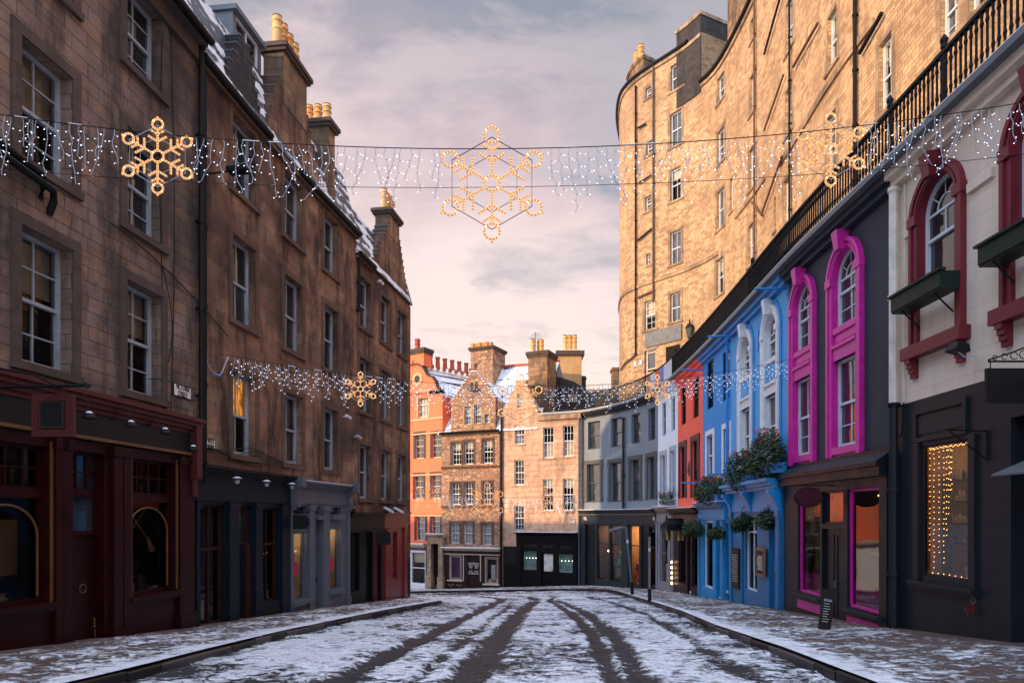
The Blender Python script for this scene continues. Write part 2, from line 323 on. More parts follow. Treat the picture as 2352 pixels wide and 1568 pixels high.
def text_mesh(txt, size, mtx, matname, parent, name='lettering', extrude=.004, sx=1.0, align='CENTER'):
    cu = bpy.data.curves.new('t', 'FONT'); cu.body = txt; cu.size = size; cu.extrude = extrude; cu.align_x = align; cu.align_y = 'CENTER'; cu.space_line = .85
    t = bpy.data.objects.new('t', cu); C.objects.link(t); dg = bpy.context.evaluated_depsgraph_get()
    me = bpy.data.meshes.new_from_object(t.evaluated_get(dg)); bpy.data.objects.remove(t); bpy.data.curves.remove(cu)
    me.transform(Matrix.Diagonal((sx, 1, 1, 1))); me.transform(mtx); me.name = name; me.materials.clear(); me.materials.append(M[matname])
    o = bpy.data.objects.new(name, me); C.objects.link(o)
    if parent is not None:
        o.parent = parent
        if parent.type == 'EMPTY': o.location = -Vector(parent.location)
    return o

# ------------------------------------------------------------------ ground height and facade frames
GY = [-40, 0, 5, 9.4, 14, 18.5, 22.4, 28.5, 31.8, 36.7, 41.6, 44.9, 49.3, 60, 120]
GZ = [2.2, .3, 0.0, -.36, -.78, -1.10, -1.42, -1.90, -2.12, -2.50, -2.88, -3.05, -3.35, -4.1, -8.0]
def G(x, y):
    z = np.interp(y, GY, GZ); t = np.clip((np.asarray(y) - 30) / 15, 0, 1); t = t * t * (3 - 2 * t)
    return z - .04 * np.clip(5 - np.asarray(x), 0, 30) * t
def ground_at(u, v, off=0.0):
    lo, hi = 3.0, 60.0
    for _ in range(50):
        y = (lo + hi) / 2
        if EYE - (v - HY) / F * y > float(G((u - CX) / F * y, y)) + off: lo = y
        else: hi = y
    return ((u - CX) / F * lo, lo)
class Fac:
    """a wall line in plan; s runs along it in metres, d is the distance out towards the street"""
    def __init__(s, pts, sgn, curved=False, step=.3):
        P = [np.array(p, float) for p in pts]
        if curved:
            Q = []
            for i in range(len(P) - 1):
                p0, p1, p2, p3 = P[max(i - 1, 0)], P[i], P[i + 1], P[min(i + 2, len(P) - 1)]
                n = max(2, int(np.linalg.norm(p2 - p1) / step))
                for k in range(n):
                    t = k / n; Q.append(.5 * ((2 * p1) + (-p0 + p2) * t + (2 * p0 - 5 * p1 + 4 * p2 - p3) * t * t + (-p0 + 3 * p1 - 3 * p2 + p3) * t ** 3))
            Q.append(P[-1]); P = Q
        s.P = np.array(P); seg = np.linalg.norm(np.diff(s.P, axis=0), axis=1); s.S = np.concatenate([[0], np.cumsum(seg)]); s.len = s.S[-1]
        t = np.gradient(s.P, s.S, axis=0) if curved else None
        if t is None:
            d = np.diff(s.P, axis=0); d /= np.linalg.norm(d, axis=1)[:, None]; t = np.vstack([d[:1], (d[:-1] + d[1:]) / 2, d[-1:]])
        t /= np.linalg.norm(t, axis=1)[:, None]; s.T = t; s.Nn = np.stack([t[:, 1], -t[:, 0]], 1) * sgn; s.sgn = sgn; s.curved = curved
    def xy(s, a, d=0.0):
        x = np.interp(a, s.S, s.P[:, 0]); y = np.interp(a, s.S, s.P[:, 1])
        if a < 0: x, y = s.P[0] + s.T[0] * a
        if a > s.len: x, y = s.P[-1] + s.T[-1] * (a - s.len)
        nx = np.interp(a, s.S, s.Nn[:, 0]); ny = np.interp(a, s.S, s.Nn[:, 1])
        return float(x + nx * d), float(y + ny * d)
    def P3(s, a, z, d=0.0): x, y = s.xy(a, d); return (x, y, z)
    def s_of(s, u, d=0.0):
        A = np.linspace(-3, s.len + 3, 1400); best = None; pu = None
        for a in A:
            x, y = s.xy(a, d)
            if y < .8: pu = None; continue
            cu = CX + F * x / y
            if pu is not None and (pu - u) * (cu - u) <= 0 and cu != pu:
                t = (u - pu) / (cu - pu); aa = pa + (a - pa) * t
                if best is None or y < best[1]: best = (aa, y)
                break
            pu, pa = cu, a
        return best[0] if best else None
    def z_of(s, a, v, d=0.0): x, y = s.xy(a, d); return EYE + (HY - v) / F * y
    def n_of(s, a): return Vector((np.interp(a, s.S, s.Nn[:, 0]), np.interp(a, s.S, s.Nn[:, 1]), 0)).normalized()
    def stations(s, a, b, extra=()):
        st = {round(a, 5), round(b, 5)} | {round(e, 5) for e in extra if a < e < b}
        if s.curved:
            n = max(1, int(abs(b - a) / .6)); st |= {round(a + (b - a) * k / n, 5) for k in range(n)}
        else: st |= {round(e, 5) for e in s.S if a < e < b}
        return sorted(st)
    def frame(s, a, z, d):
        """matrix whose x runs left to right as seen from the street, y is up, z points out"""
        n = s.n_of(a); up = Vector((0, 0, 1)); x = up.cross(n); m = Matrix((x, up, n)).transposed().to_4x4(); m.translation = Vector(s.P3(a, z, d)); return m
def ff(mb, f, p, uv):
    if f.sgn < 0: p, uv = p[::-1], uv[::-1]
    mb.face(p, uv)
def fquad(mb, f, a0, a1, z0, z1, d):
    ff(mb, f, [f.P3(a0, z0, d), f.P3(a1, z0, d), f.P3(a1, z1, d), f.P3(a0, z1, d)], [(a0, z0), (a1, z0), (a1, z1), (a0, z1)])
def fbox(mb, f, a0, a1, z0, z1, d0, d1, zslope=0.0):
    """box in wall coordinates; z0/z1 may be functions of s"""
    a0, a1 = min(a0, a1), max(a0, a1)
    Z0 = z0 if callable(z0) else (lambda a: z0); Z1 = z1 if callable(z1) else (lambda a: z1)
    st = f.stations(a0, a1) if a1 - a0 > .7 else [a0, a1]
    if callable(z0) or callable(z1): st = sorted(set(st) | set(np.linspace(a0, a1, max(2, int((a1 - a0) / .8) + 1))))
    for b0, b1 in zip(st[:-1], st[1:]):
        ff(mb, f, [f.P3(b0, Z0(b0), d1), f.P3(b1, Z0(b1), d1), f.P3(b1, Z1(b1) + zslope, d1), f.P3(b0, Z1(b0) + zslope, d1)], [(b0, Z0(b0)), (b1, Z0(b1)), (b1, Z1(b1)), (b0, Z1(b0))])
        ff(mb, f, [f.P3(b0, Z1(b0) + zslope, d1), f.P3(b1, Z1(b1) + zslope, d1), f.P3(b1, Z1(b1), d0), f.P3(b0, Z1(b0), d0)], [(b0, d1), (b1, d1), (b1, d0), (b0, d0)])
        ff(mb, f, [f.P3(b0, Z0(b0), d0), f.P3(b1, Z0(b1), d0), f.P3(b1, Z0(b1), d1), f.P3(b0, Z0(b0), d1)], [(b0, d0), (b1, d0), (b1, d1), (b0, d1)])
        ff(mb, f, [f.P3(b1, Z0(b1), d0), f.P3(b0, Z0(b0), d0), f.P3(b0, Z1(b0), d0), f.P3(b1, Z1(b1), d0)], [(b1, Z0(b1)), (b0, Z0(b0)), (b0, Z1(b0)), (b1, Z1(b1))])
    for a in (a0, a1):
        ff(mb, f, [f.P3(a, Z0(a), d0), f.P3(a, Z0(a), d1), f.P3(a, Z1(a) + zslope, d1), f.P3(a, Z1(a), d0)], [(d0, Z0(a)), (d1, Z0(a)), (d1, Z1(a)), (d0, Z1(a))])
    return mb
def wall(mb, f, a0, a1, z0, z1, ops, d=0.0, reveal=.2, step_z=None):
    """wall sheet with real openings; ops = (s0, s1, zb, zt, arch?) ; z1 may be a function of s"""
    zt = max(z1(a) for a in np.linspace(a0, a1, 30)) if callable(z1) else z1
    cs = f.stations(a0, a1, [x for o in ops for x in o[:2]]); cz = sorted({round(z0, 5), round(zt, 5)} | {round(x, 5) for o in ops for x in o[2:4] if z0 < x < zt})
    for b0, b1 in zip(cs[:-1], cs[1:]):
        mid = (b0 + b1) / 2
        for c0, c1 in zip(cz[:-1], cz[1:]):
            mz = (c0 + c1) / 2
            if any(o[0] - 1e-4 < mid < o[1] + 1e-4 and o[2] - 1e-4 < mz < o[3] + 1e-4 for o in ops): continue
            if callable(z1):
                e0, e1 = min(c1, max(c0, z1(b0))), min(c1, max(c0, z1(b1)))
                if e0 <= c0 + 1e-5 and e1 <= c0 + 1e-5: continue
                ff(mb, f, [f.P3(b0, c0, d), f.P3(b1, c0, d), f.P3(b1, e1, d), f.P3(b0, e0, d)], [(b0, c0), (b1, c0), (b1, e1), (b0, e0)])
            else: fquad(mb, f, b0, b1, c0, c1, d)
    for o in ops:
        s0, s1, zb, zt_ = o[:4]; r = reveal if len(o) < 6 else o[5]; D = d - r; arch = len(o) > 4 and o[4]
        ztop = zt_ - (s1 - s0) / 2 if arch else zt_
        for a in (s0, s1): ff(mb, f, [f.P3(a, zb, d), f.P3(a, zb, D), f.P3(a, ztop, D), f.P3(a, ztop, d)], [(a, zb), (a + r, zb), (a + r, ztop), (a, ztop)])
        ff(mb, f, [f.P3(s0, zb, d), f.P3(s1, zb, d), f.P3(s1, zb, D), f.P3(s0, zb, D)], [(s0, 0), (s1, 0), (s1, r), (s0, r)])
        if not arch: ff(mb, f, [f.P3(s0, zt_, d), f.P3(s1, zt_, d), f.P3(s1, zt_, D), f.P3(s0, zt_, D)], [(s0, 0), (s1, 0), (s1, r), (s0, r)])
        else:
            c, rad = (s0 + s1) / 2, (s1 - s0) / 2; n = 16
            pt = [(c - rad * math.cos(math.pi * k / n), ztop + rad * math.sin(math.pi * k / n)) for k in range(n + 1)]
            for (p, q) in zip(pt[:-1], pt[1:]):
                ff(mb, f, [f.P3(p[0], p[1], d), f.P3(q[0], q[1], d), f.P3(q[0], zt_, d), f.P3(p[0], zt_, d)], [p, q, (q[0], zt_), (p[0], zt_)])
                ff(mb, f, [f.P3(p[0], p[1], d), f.P3(q[0], q[1], d), f.P3(q[0], q[1], D), f.P3(p[0], p[1], D)], [p, q, (q[0], q[1] + r), (p[0], p[1] + r)])
    return mb
# ------------------------------------------------------------------ windows, doors, shopfronts
def arcpts(c, z, r, n=14, a0=0.0, a1=math.pi): return [(c - r * math.cos(a0 + (a1 - a0) * k / n), z + r * math.sin(a0 + (a1 - a0) * k / n)) for k in range(n + 1)]
def ring(mb, f, c, z, r0, r1, d0, d1, n=18):
    A, B = arcpts(c, z, r0, n), arcpts(c, z, r1, n)
    for k in range(n):
        a, a2, b, b2 = A[k], A[k + 1], B[k], B[k + 1]
        mb.face([f.P3(*a, d1), f.P3(*a2, d1), f.P3(*b2, d1), f.P3(*b, d1)], [a, a2, b2, b])
        mb.face([f.P3(*a, d0), f.P3(*a2, d0), f.P3(*a2, d1), f.P3(*a, d1)], [a, a2, a2, a])
        mb.face([f.P3(*b, d0), f.P3(*b2, d0), f.P3(*b2, d1), f.P3(*b, d1)], [b, b2, b2, b])
def window(f, bld, s0, s1, zb, zt, reveal=.2, cols=3, rows=2, fmat='sash_white', gl='glass', surround=None, sill=None, arch=False, fw=.055, blind=None, d=0.0, name='window', cols2=None, rows2=None, bar=.022, sillstyle=.12):
    D = d - reveal; mb = MB().mat(fmat); cols2 = cols if cols2 is None else cols2; rows2 = rows if rows2 is None else rows2
    r = (s1 - s0) / 2; zs = zt - r if arch else zt; mid = (zb + zt) / 2 if not arch else zb + (zs - zb) * .72
    fbox(mb, f, s0, s0 + fw, zb, zs, D - .06, D + .05); fbox(mb, f, s1 - fw, s1, zb, zs, D - .06, D + .05)
    fbox(mb, f, s0 + fw, s1 - fw, zb, zb + fw * 1.5, D - .05, D + .045)
    if not arch: fbox(mb, f, s0 + fw, s1 - fw, zt - fw, zt, D - .05, D + .045)
    fbox(mb, f, s0 + fw, s1 - fw, mid - .028, mid + .028, D - .04, D + .042)
    a0, a1 = s0 + fw, s1 - fw
    for k in range(1, cols): x = a0 + (a1 - a0) * k / cols; fbox(mb, f, x - bar / 2, x + bar / 2, mid + .028, zs - (0 if arch else fw), D - .01, D + .025)
    for k in range(1, cols2): x = a0 + (a1 - a0) * k / cols2; fbox(mb, f, x - bar / 2, x + bar / 2, zb + fw * 1.5, mid - .028, D - .03, D + .008)
    for k in range(1, rows): z = mid + (zs - mid) * k / rows; fbox(mb, f, a0, a1, z - bar / 2, z + bar / 2, D - .01, D + .023)
    for k in range(1, rows2): z = zb + (mid - zb) * k / rows2; fbox(mb, f, a0, a1, z - bar / 2, z + bar / 2, D - .03, D + .006)
    if arch:
        c = (s0 + s1) / 2; ring(mb, f, c, zs, r - fw, r, D - .05, D + .05); ring(mb, f, c, zs, r * .42, r * .42 + bar, D - .01, D + .024, 10)
        fbox(mb, f, a0, a1, zs - bar, zs + bar, D - .01, D + .026)
        for t in (.22, .5, .78):
            ca, sa = -math.cos(math.pi * t), math.sin(math.pi * t); p = [(c + ca * r * .44, zs + sa * r * .44), (c + ca * (r - fw), zs + sa * (r - fw))]; q = (-sa * bar / 2, ca * bar / 2)
            mb.face([f.P3(p[0][0] + q[0], p[0][1] + q[1], D + .024), f.P3(p[1][0] + q[0], p[1][1] + q[1], D + .024), f.P3(p[1][0] - q[0], p[1][1] - q[1], D + .024), f.P3(p[0][0] - q[0], p[0][1] - q[1], D + .024)])
    win = mb.build(name, bld)
    pb = MB().mat('clear_glass' if blind else gl)
    def pane(z0, z1, dd):
        t1, t2 = random.uniform(-.008, .008), random.uniform(-.008, .008)
        ff(pb, f, [f.P3(a0, z0, dd + t1), f.P3(a1, z0, dd - t1 + t2), f.P3(a1, z1, dd - t2), f.P3(a0, z1, dd - t1)], [(a0, z0), (a1, z0), (a1, z1), (a0, z1)])
    pane(zb, mid, D - .02); pane(mid, zs, D)
    if arch:
        P = arcpts((s0 + s1) / 2, zs, r - .01); ff(pb, f, [f.P3(*p, D) for p in P][::-1], P[::-1])
    pb.build('pane', win)
    if blind:
        fr, bm_ = blind[:2]; bb = MB().mat('interior_dark'); fquad(bb, f, s0, s1, zb, zt, D - .35)
        for a in (s0, s1): bb.face([f.P3(a, zb, D - .05), f.P3(a, zb, D - .35), f.P3(a, zt, D - .35), f.P3(a, zt, D - .05)])
        bb.mat(bm_)
        if fr > 0: fquad(bb, f, s0 + .02, s1 - .02, zt - (zt - zb) * fr, zt, D - .10)
        elif fr == -1:      # two drawn curtains with folds
            for (x0, x1) in ((s0, s0 + (s1 - s0) * .36), (s1 - (s1 - s0) * .36, s1)):
                n = 10
                for k in range(n):
                    b0, b1 = x0 + (x1 - x0) * k / n, x0 + (x1 - x0) * (k + 1) / n; d0 = D - .12 - .04 * (k % 2); d1 = D - .12 - .04 * ((k + 1) % 2)
                    bb.face([f.P3(b0, zb, d0), f.P3(b1, zb, d1), f.P3(b1, zt, d1), f.P3(b0, zt, d0)])
        else:               # lower half curtain (negative fraction)
            fquad(bb, f, s0 + .02, s1 - .02, zb, zb - (zt - zb) * fr, D - .10)
        bb.build('blind', win)
    if surround:
        sm, sw, sp = surround[:3]; sb = MB().mat(sm); ears = len(surround) > 3 and surround[3]
        if arch:
            c = (s0 + s1) / 2; ring(sb, f, c, zs, r, r + sw, d, d + sp); ring(sb, f, c, zs, r + sw * .55, r + sw, d + sp, d + sp * 1.7)
            fbox(sb, f, s0 - sw, s0, zb, zs, d, d + sp); fbox(sb, f, s1, s1 + sw, zb, zs, d, d + sp)
        else:
            fbox(sb, f, s0 - sw, s0, zb, zt, d, d + sp); fbox(sb, f, s1, s1 + sw, zb, zt, d, d + sp); fbox(sb, f, s0 - sw - .002, s1 + sw + .002, zt, zt + sw, d, d + sp + .003)
            if ears:
                for q in (s0 - sw - .06, s1 + sw): fbox(sb, f, q, q + .06, zt - .25, zt + sw - .01, d, d + sp * .9); fbox(sb, f, q, q + .06, zb, zb + .3, d, d + sp * .9)
        sb.build('surround', win)
    if sill:
        sb = MB().mat(sill); e = (surround[1] if surround else .08) + .02
        fbox(sb, f, s0 - e, s1 + e, zb - sillstyle, zb, D + .045, d + .07, 0); sb.build('sill', win)
    return win
def W(f, u0, u1, vt, vb, at='l', d=0.0):
    """opening from picture measurements: its two jambs and its head and sill heights at one jamb, solved on the wall"""
    a, b = f.s_of(u0, d), f.s_of(u1, d); r = a if at == 'l' else b
    return [min(a, b), max(a, b), f.z_of(r, vb, d), f.z_of(r, vt, d)]
def door(f, par, s0, s1, zb, zt, D, mat, panels=((.08, .45), (.52, .92)), handle='gold_paint', leaves=1, glassf=None):
    mb = MB().mat(mat); fbox(mb, f, s0, s1, zb, zt, D - .05, D); w = (s1 - s0) / leaves
    for l in range(leaves):
        x0, x1 = s0 + w * l + w * .14, s0 + w * (l + 1) - w * .14
        for p0, p1 in panels:
            z0, z1 = zb + (zt - zb) * p0, zb + (zt - zb) * p1
            for q in ((x0, x1, z0, z0 + .025), (x0, x1, z1 - .025, z1), (x0, x0 + .025, z0 + .025, z1 - .025), (x1 - .025, x1, z0 + .025, z1 - .025)): fbox(mb, f, *q, D, D + .018)
    o = mb.build('door', par); hb = MB().mat(handle); hs = s0 + w * .88
    hb.tube([f.P3(hs, zb + 1.0, D + .02), f.P3(hs, zb + 1.0, D + .06), f.P3(hs, zb + 1.14, D + .06), f.P3(hs, zb + 1.14, D + .02)], .012, 5); hb.build('handle', o); return o
def interior(f, par, s0, s1, zb, zt, D, back, floor=None, depth=.9, name='display_interior', side=None):
    mb = MB().mat(back); fquad(mb, f, s0, s1, zb, zt, D - depth); mb.mat(side or back)
    for a in (s0, s1): mb.face([f.P3(a, zb, D - .03), f.P3(a, zb, D - depth), f.P3(a, zt, D - depth), f.P3(a, zt, D - .03)])
    mb.mat(floor or back); mb.face([f.P3(s0, zb, D - .03), f.P3(s1, zb, D - .03), f.P3(s1, zb, D - depth), f.P3(s0, zb, D - depth)])
    mb.mat(side or back); mb.face([f.P3(s0, zt, D - .03), f.P3(s1, zt, D - .03), f.P3(s1, zt, D - depth), f.P3(s0, zt, D - depth)]); return mb.build(name, par)
def lampbulbs(f, par, pts, D, r=.035, mat='lamp_warm', shade=True, top=None):
    for s_, z_, dd in pts:
        mb = MB().mat('sign_black'); mb.tube([f.P3(s_, z_ + .05, D - dd), f.P3(s_, z_ + (.35 if top is None else top - z_), D - dd)], .006, 4)
        if shade: mb.lathe(f.P3(s_, z_, D - dd), [(.08, 0), (.03, .06), (.01, .07)], 8)
        o = mb.build('pendant_lamp', par); b = MB().mat(mat); b.lathe(f.P3(s_, z_ - r, D - dd), [(.004, -r * .8), (r * .8, -r * .5), (r, 0), (r * .7, r * .6), (.01, r)], 8); b.build('bulb', o)
def shopwin(f, par, s0, s1, zb, zt, D, fmat, cols=1, rows=1, gl='glass', fw=.06, blind=None, name='shop_window', bar=.03, transom=None):
    mb = MB().mat(fmat)
    for q in ((s0, s0 + fw, zb, zt), (s1 - fw, s1, zb, zt), (s0 + fw, s1 - fw, zb, zb + fw), (s0 + fw, s1 - fw, zt - fw, zt)): fbox(mb, f, *q, D - .04, D + .045)
    for k in range(1, cols): x = s0 + (s1 - s0) * k / cols; fbox(mb, f, x - bar / 2, x + bar / 2, zb + fw, zt - fw, D - .02, D + .03)
    for k in range(1, rows): z = zb + (zt - zb) * k / rows; fbox(mb, f, s0 + fw, s1 - fw, z - bar / 2, z + bar / 2, D - .02, D + .028)
    if transom: fbox(mb, f, s0 + fw, s1 - fw, transom - bar, transom + bar, D - .03, D + .04)
    o = mb.build(name, par); pb = MB().mat(gl); fquad(pb, f, s0 + fw * .5, s1 - fw * .5, zb + fw * .5, zt - fw * .5, D); pb.build('pane', o); return o
def dentils(mb, f, a0, a1, z0, z1, d0, d1, step=.16):
    n = int((a1 - a0) / step)
    for k in range(n): x = a0 + (a1 - a0) * (k + .25) / n; fbox(mb, f, x, x + step * .5, z0, z1, d0, d1)
def cornice(mb, f, a0, a1, z, h, d0, proj, steps=3):
    for k in range(steps): fbox(mb, f, a0 - .0, a1 + .0, z + h * k / steps, z + h * (k + 1) / steps, d0, d0 + proj * (.45 + .55 * (k + 1) / steps))
def pilaster(mb, f, s0, s1, zb, zt, d, p=.07, plinth=.35):
    fbox(mb, f, s0, s1, zb, zt, d, d + p); fbox(mb, f, s0 - .025, s1 + .025, zb, zb + plinth, d, d + p + .03); fbox(mb, f, s0 - .025, s1 + .025, zt - .16, zt, d, d + p + .03)
def pipe(f, bld, s_, z0, z1, d=.1, r=.05, mat='iron', collars=True, name='downpipe', top=None):
    mb = MB().mat(mat); x0 = f.P3(s_, z0, d); x1 = f.P3(s_, z1, d); mb.tube([x0, x1], r, 8)
    if collars:
        n = max(2, int((z1 - z0) / 1.6))
        for k in range(n + 1):
            z = z0 + (z1 - z0) * k / n; mb.tube([f.P3(s_, z - .04, d), f.P3(s_, z + .04, d)], r * 1.3, 8)
            fbox(mb, f, s_ - r * .5, s_ + r * .5, z - .02, z + .02, 0, d)
    return mb.build(name, bld, smooth=False)
def crowsteps(n, s0, s1, z0, z1):
    def g(a):
        t = (a - s0) / (s1 - s0); k = min(n - 1, max(0, int(t * n))); return z0 + (z1 - z0) * (k + 1) / n
    return g
def pots(bld, pts, r=.13, h=.9, mat='terracotta', style=0, name='chimney_pot'):
    for i, p in enumerate(pts):
        prof = [(r * 1.1, 0), (r, .05), (r * .95, h * .55), (r * 1.15, h * .58), (r * 1.15, h * .63), (r * .95, h * .66), (r * .95, h * .8), (r * 1.15, h * .83), (r * 1.12, h * .88), (r * .9, h), (r * .7, h)] if style == 0 else [(r, 0), (r * .8, h * .7), (r * 1.1, h * .74), (r * .8, h * .8), (r * .75, h)]
        sc_ = random.uniform(.90, 1.08); prof = [(a_, z_ * sc_) for a_, z_ in prof]; pm_ = MB().mat(mat if (i % 3 or mat != 'terracotta') else 'pot_ochre'); pm_.lathe(p, prof, 12); pm_.mat('pot_sooty'); pm_.lathe((p[0], p[1], p[2] + h * sc_ * .97), [(r * .98, 0), (r * 1.03, h * .03), (r * .8, h * .05)], 12); pm_.build(name, bld, smooth=False)
def gutter(mb, f, a0, a1, z, d=.12, r=.09):
    st = f.stations(a0, a1, np.linspace(a0, a1, max(2, int(a1 - a0)))); mb.tube([f.P3(a, z, d) for a in st], r, 8)
def stonechimney(bld, f, s0, s1, d0, d1, z0, z1, mat, capmat='stone_margin', name='chimney', cap=.16):
    """stack standing on or behind the wall, with a projecting cap"""
    mb = MB().mat(mat); fbox(mb, f, s0, s1, z0, z1, d0, d1)
    mb.mat(capmat); fbox(mb, f, s0 - .09, s1 + .09, z1, z1 + cap * .55, d0 - .09, d1 + .09); fbox(mb, f, s0 - .14, s1 + .14, z1 + cap * .55, z1 + cap * 1.3, d0 - .14, d1 + .14)
    mb.face([f.P3(s0, z1 + cap * 1.302, d0), f.P3(s1, z1 + cap * 1.302, d0), f.P3(s1, z1 + cap * 1.302, d1), f.P3(s0, z1 + cap * 1.302, d1)])
    return mb.build(name, bld)
def box_roof(bld, f, a0, a1, zE, rise, run, depth, mat='slate', over=.1, name='roof', steep=None):
    mb = MB().mat(mat); st = f.stations(a0, a1)
    if steep:
        h_, r_ = steep
        for b0, b1 in zip(st[:-1], st[1:]): mb.face([f.P3(b0, zE, over), f.P3(b1, zE, over), f.P3(b1, zE + h_, over - r_), f.P3(b0, zE + h_, over - r_)], [(b0, 0), (b1, 0), (b1, h_), (b0, h_)])
        for a in (a0, a1): mb.face([f.P3(a, zE, over), f.P3(a, zE + h_, over - r_), f.P3(a, zE + h_, -depth), f.P3(a, zE, -depth)])
        zE += h_; rise -= h_; over -= r_
    for b0, b1 in zip(st[:-1], st[1:]):
        L1_ = math.hypot(rise, run)
        mb.face([f.P3(b0, zE, over), f.P3(b1, zE, over), f.P3(b1, zE + rise, -run), f.P3(b0, zE + rise, -run)], [(b0, 0), (b1, 0), (b1, L1_), (b0, L1_)])
        mb.face([f.P3(b0, zE + rise, -run), f.P3(b1, zE + rise, -run), f.P3(b1, zE + rise, -depth + run), f.P3(b0, zE + rise, -depth + run)])
        mb.face([f.P3(b0, zE + rise, -depth + run), f.P3(b1, zE + rise, -depth + run), f.P3(b1, zE, -depth), f.P3(b0, zE, -depth)], [(b0, L1_), (b1, L1_), (b1, 0), (b0, 0)])
    for a in (a0, a1): mb.face([f.P3(a, zE, over), f.P3(a, zE + rise, -run), f.P3(a, zE + rise, -depth + run), f.P3(a, zE, -depth)])
    return mb.build(name, bld)
def backwalls(mb, f, a0, a1, z0, z1, depth):
    st = f.stations(a0, a1)
    for b0, b1 in zip(st[:-1], st[1:]): fquad(mb, f, b0, b1, z0, z1, -depth)
    for a in (a0, a1): mb.face([f.P3(a, z0, 0), f.P3(a, z0, -depth), f.P3(a, z1, -depth), f.P3(a, z1, 0)], [(0, z0), (depth, z0), (depth, z1), (0, z1)])
CR = {'L1': (0, 0, .29296), 'L2': (0, 459.4, .29296), 'L3': (0, 861.3, .29296), 'L4': (459.4, 402, .21973), 'L5': (459.4, 746.5, .21973), 'L6': (402, 1062.3, .24414),
      'C1': (918.7, 775.2, .1831), 'C2': (918.7, 1062.3, .20143), 'C3': (1205.8, 1091.0, .20143), 'C4': (1292, 832.6, .20136), 'R4': (1378.1, 0, .51257),
      'R5': (1435.5, 746.5, .4396), 'R6': (1780, 402, .4396), 'R7': (1780, 976.2, .3775)}
def q(c, x=None, y=None):
    a, b, k = CR[c]
    return a + x * k if y is None else b + y * k if x is None else (a + x * k, b + y * k)
def WQ(f, c, x0, x1, yt, yb, at='l', d=0.0): return W(f, q(c, x0), q(c, x1), q(c, y=yt), q(c, y=yb), at, d)

# ------------------------------------------------------------------ wall lines in plan
LW = Fac([(-9.4, -14), (-6.57, 14), (-6.37, 16), (-5.85, 20), (-5.00, 25.0), (-4.32, 29.05)], +1)      # left street wall
RW = Fac([(7.9, -12), (7.6, 0), (7.6, 9.7), (7.62, 12.9), (7.68, 18.1), (7.95, 23.5), (8.14, 28), (8.24, 32.7), (8.14, 36.9), (7.65, 39.8), (6.9, 41.9), (5.9, 43.7), (4.6, 45.2), (1.9, 46.4)], -1, True)
FW = Fac([(4.58, 44.95), (-.57, 47.3), (-5.05, 49.3), (-14.0, 55.4)], -1)                               # the far row
def tp(u, Y): return ((u - CX) / F * Y, Y)
TW = Fac([(11.6, -8), (11.0, 4), (10.95, 14.6), tp(2180, 17), tp(2040, 19.8), tp(1912, 23.3), tp(1812, 27.8), tp(1730, 32.4), tp(1655, 36.9), tp(1600, 39.0), tp(1550, 40.4), tp(1490, 41.9), tp(1452, 43.1), tp(1431, 44.3), tp(1423.5, 45.8), tp(1423, 47.6), tp(1430, 50)], -1, True)
TZ = 8.5                                                                                                 # terrace level
gs = lambda f, d=0.0, off=0.0: (lambda a: float(G(*f.xy(a, d))) + off)
# ------------------------------------------------------------------ left row: three tenements
sA0 = 3.0; sA1 = LW.s_of(451); sB1 = LW.s_of(817); sB2 = LW.len
# -- near tenement
bl = thing('tenement_house', (-7, 8, 0), 'pinkish brown ashlar tenement at left with the red shopfront, nearest house on the left', 'tenement')
zA = dict(r1=(3.81, 5.76), r2=(6.73, 8.45), r3=(9.59, 11.05)); EA = 11.3
cA = [(LW.s_of(46), LW.s_of(132, -.24)), (LW.s_of(289), LW.s_of(342, -.24))]
ops = []; dA = cA[1][0] - cA[0][0]
cA = [(cA[0][0] - dA, cA[0][1] - dA)] + cA
for c in cA:
    for r in zA.values(): ops.append((c[0], c[1], *r))
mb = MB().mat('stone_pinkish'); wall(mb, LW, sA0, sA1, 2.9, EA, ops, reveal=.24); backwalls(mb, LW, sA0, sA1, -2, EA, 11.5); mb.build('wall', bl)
for i, c in enumerate(cA):
    for j, r in enumerate(zA.values()):
        bld_ = (.42, 'curtain_dim') if (i, j) in ((1, 0), (2, 0), (1, 1)) else None
        window(LW, bl, c[0], c[1], *r, reveal=.24, cols=3 if c[1] - c[0] > 1.1 else 2, rows=2, blind=bld_, surround=('stone_margin', .17, .035), sill='stone_margin', fw=.06, fmat='sash_shaded')
mb = MB().mat('stone_margin'); fbox(mb, LW, sA0, sA1, EA - .28, EA, 0, .10); fbox(mb, LW, sA0, sA1, EA, EA + .14, -.1, .26); mb.mat('iron'); gutter(mb, LW, sA0, sA1, EA + .10, .34, .08); mb.build('eaves_cornice', bl)
box_roof(bl, LW, sA0, sA1, EA + .14, 3.4, 2.8, 11.5, 'slate_light_snow', steep=(2.3, .62))
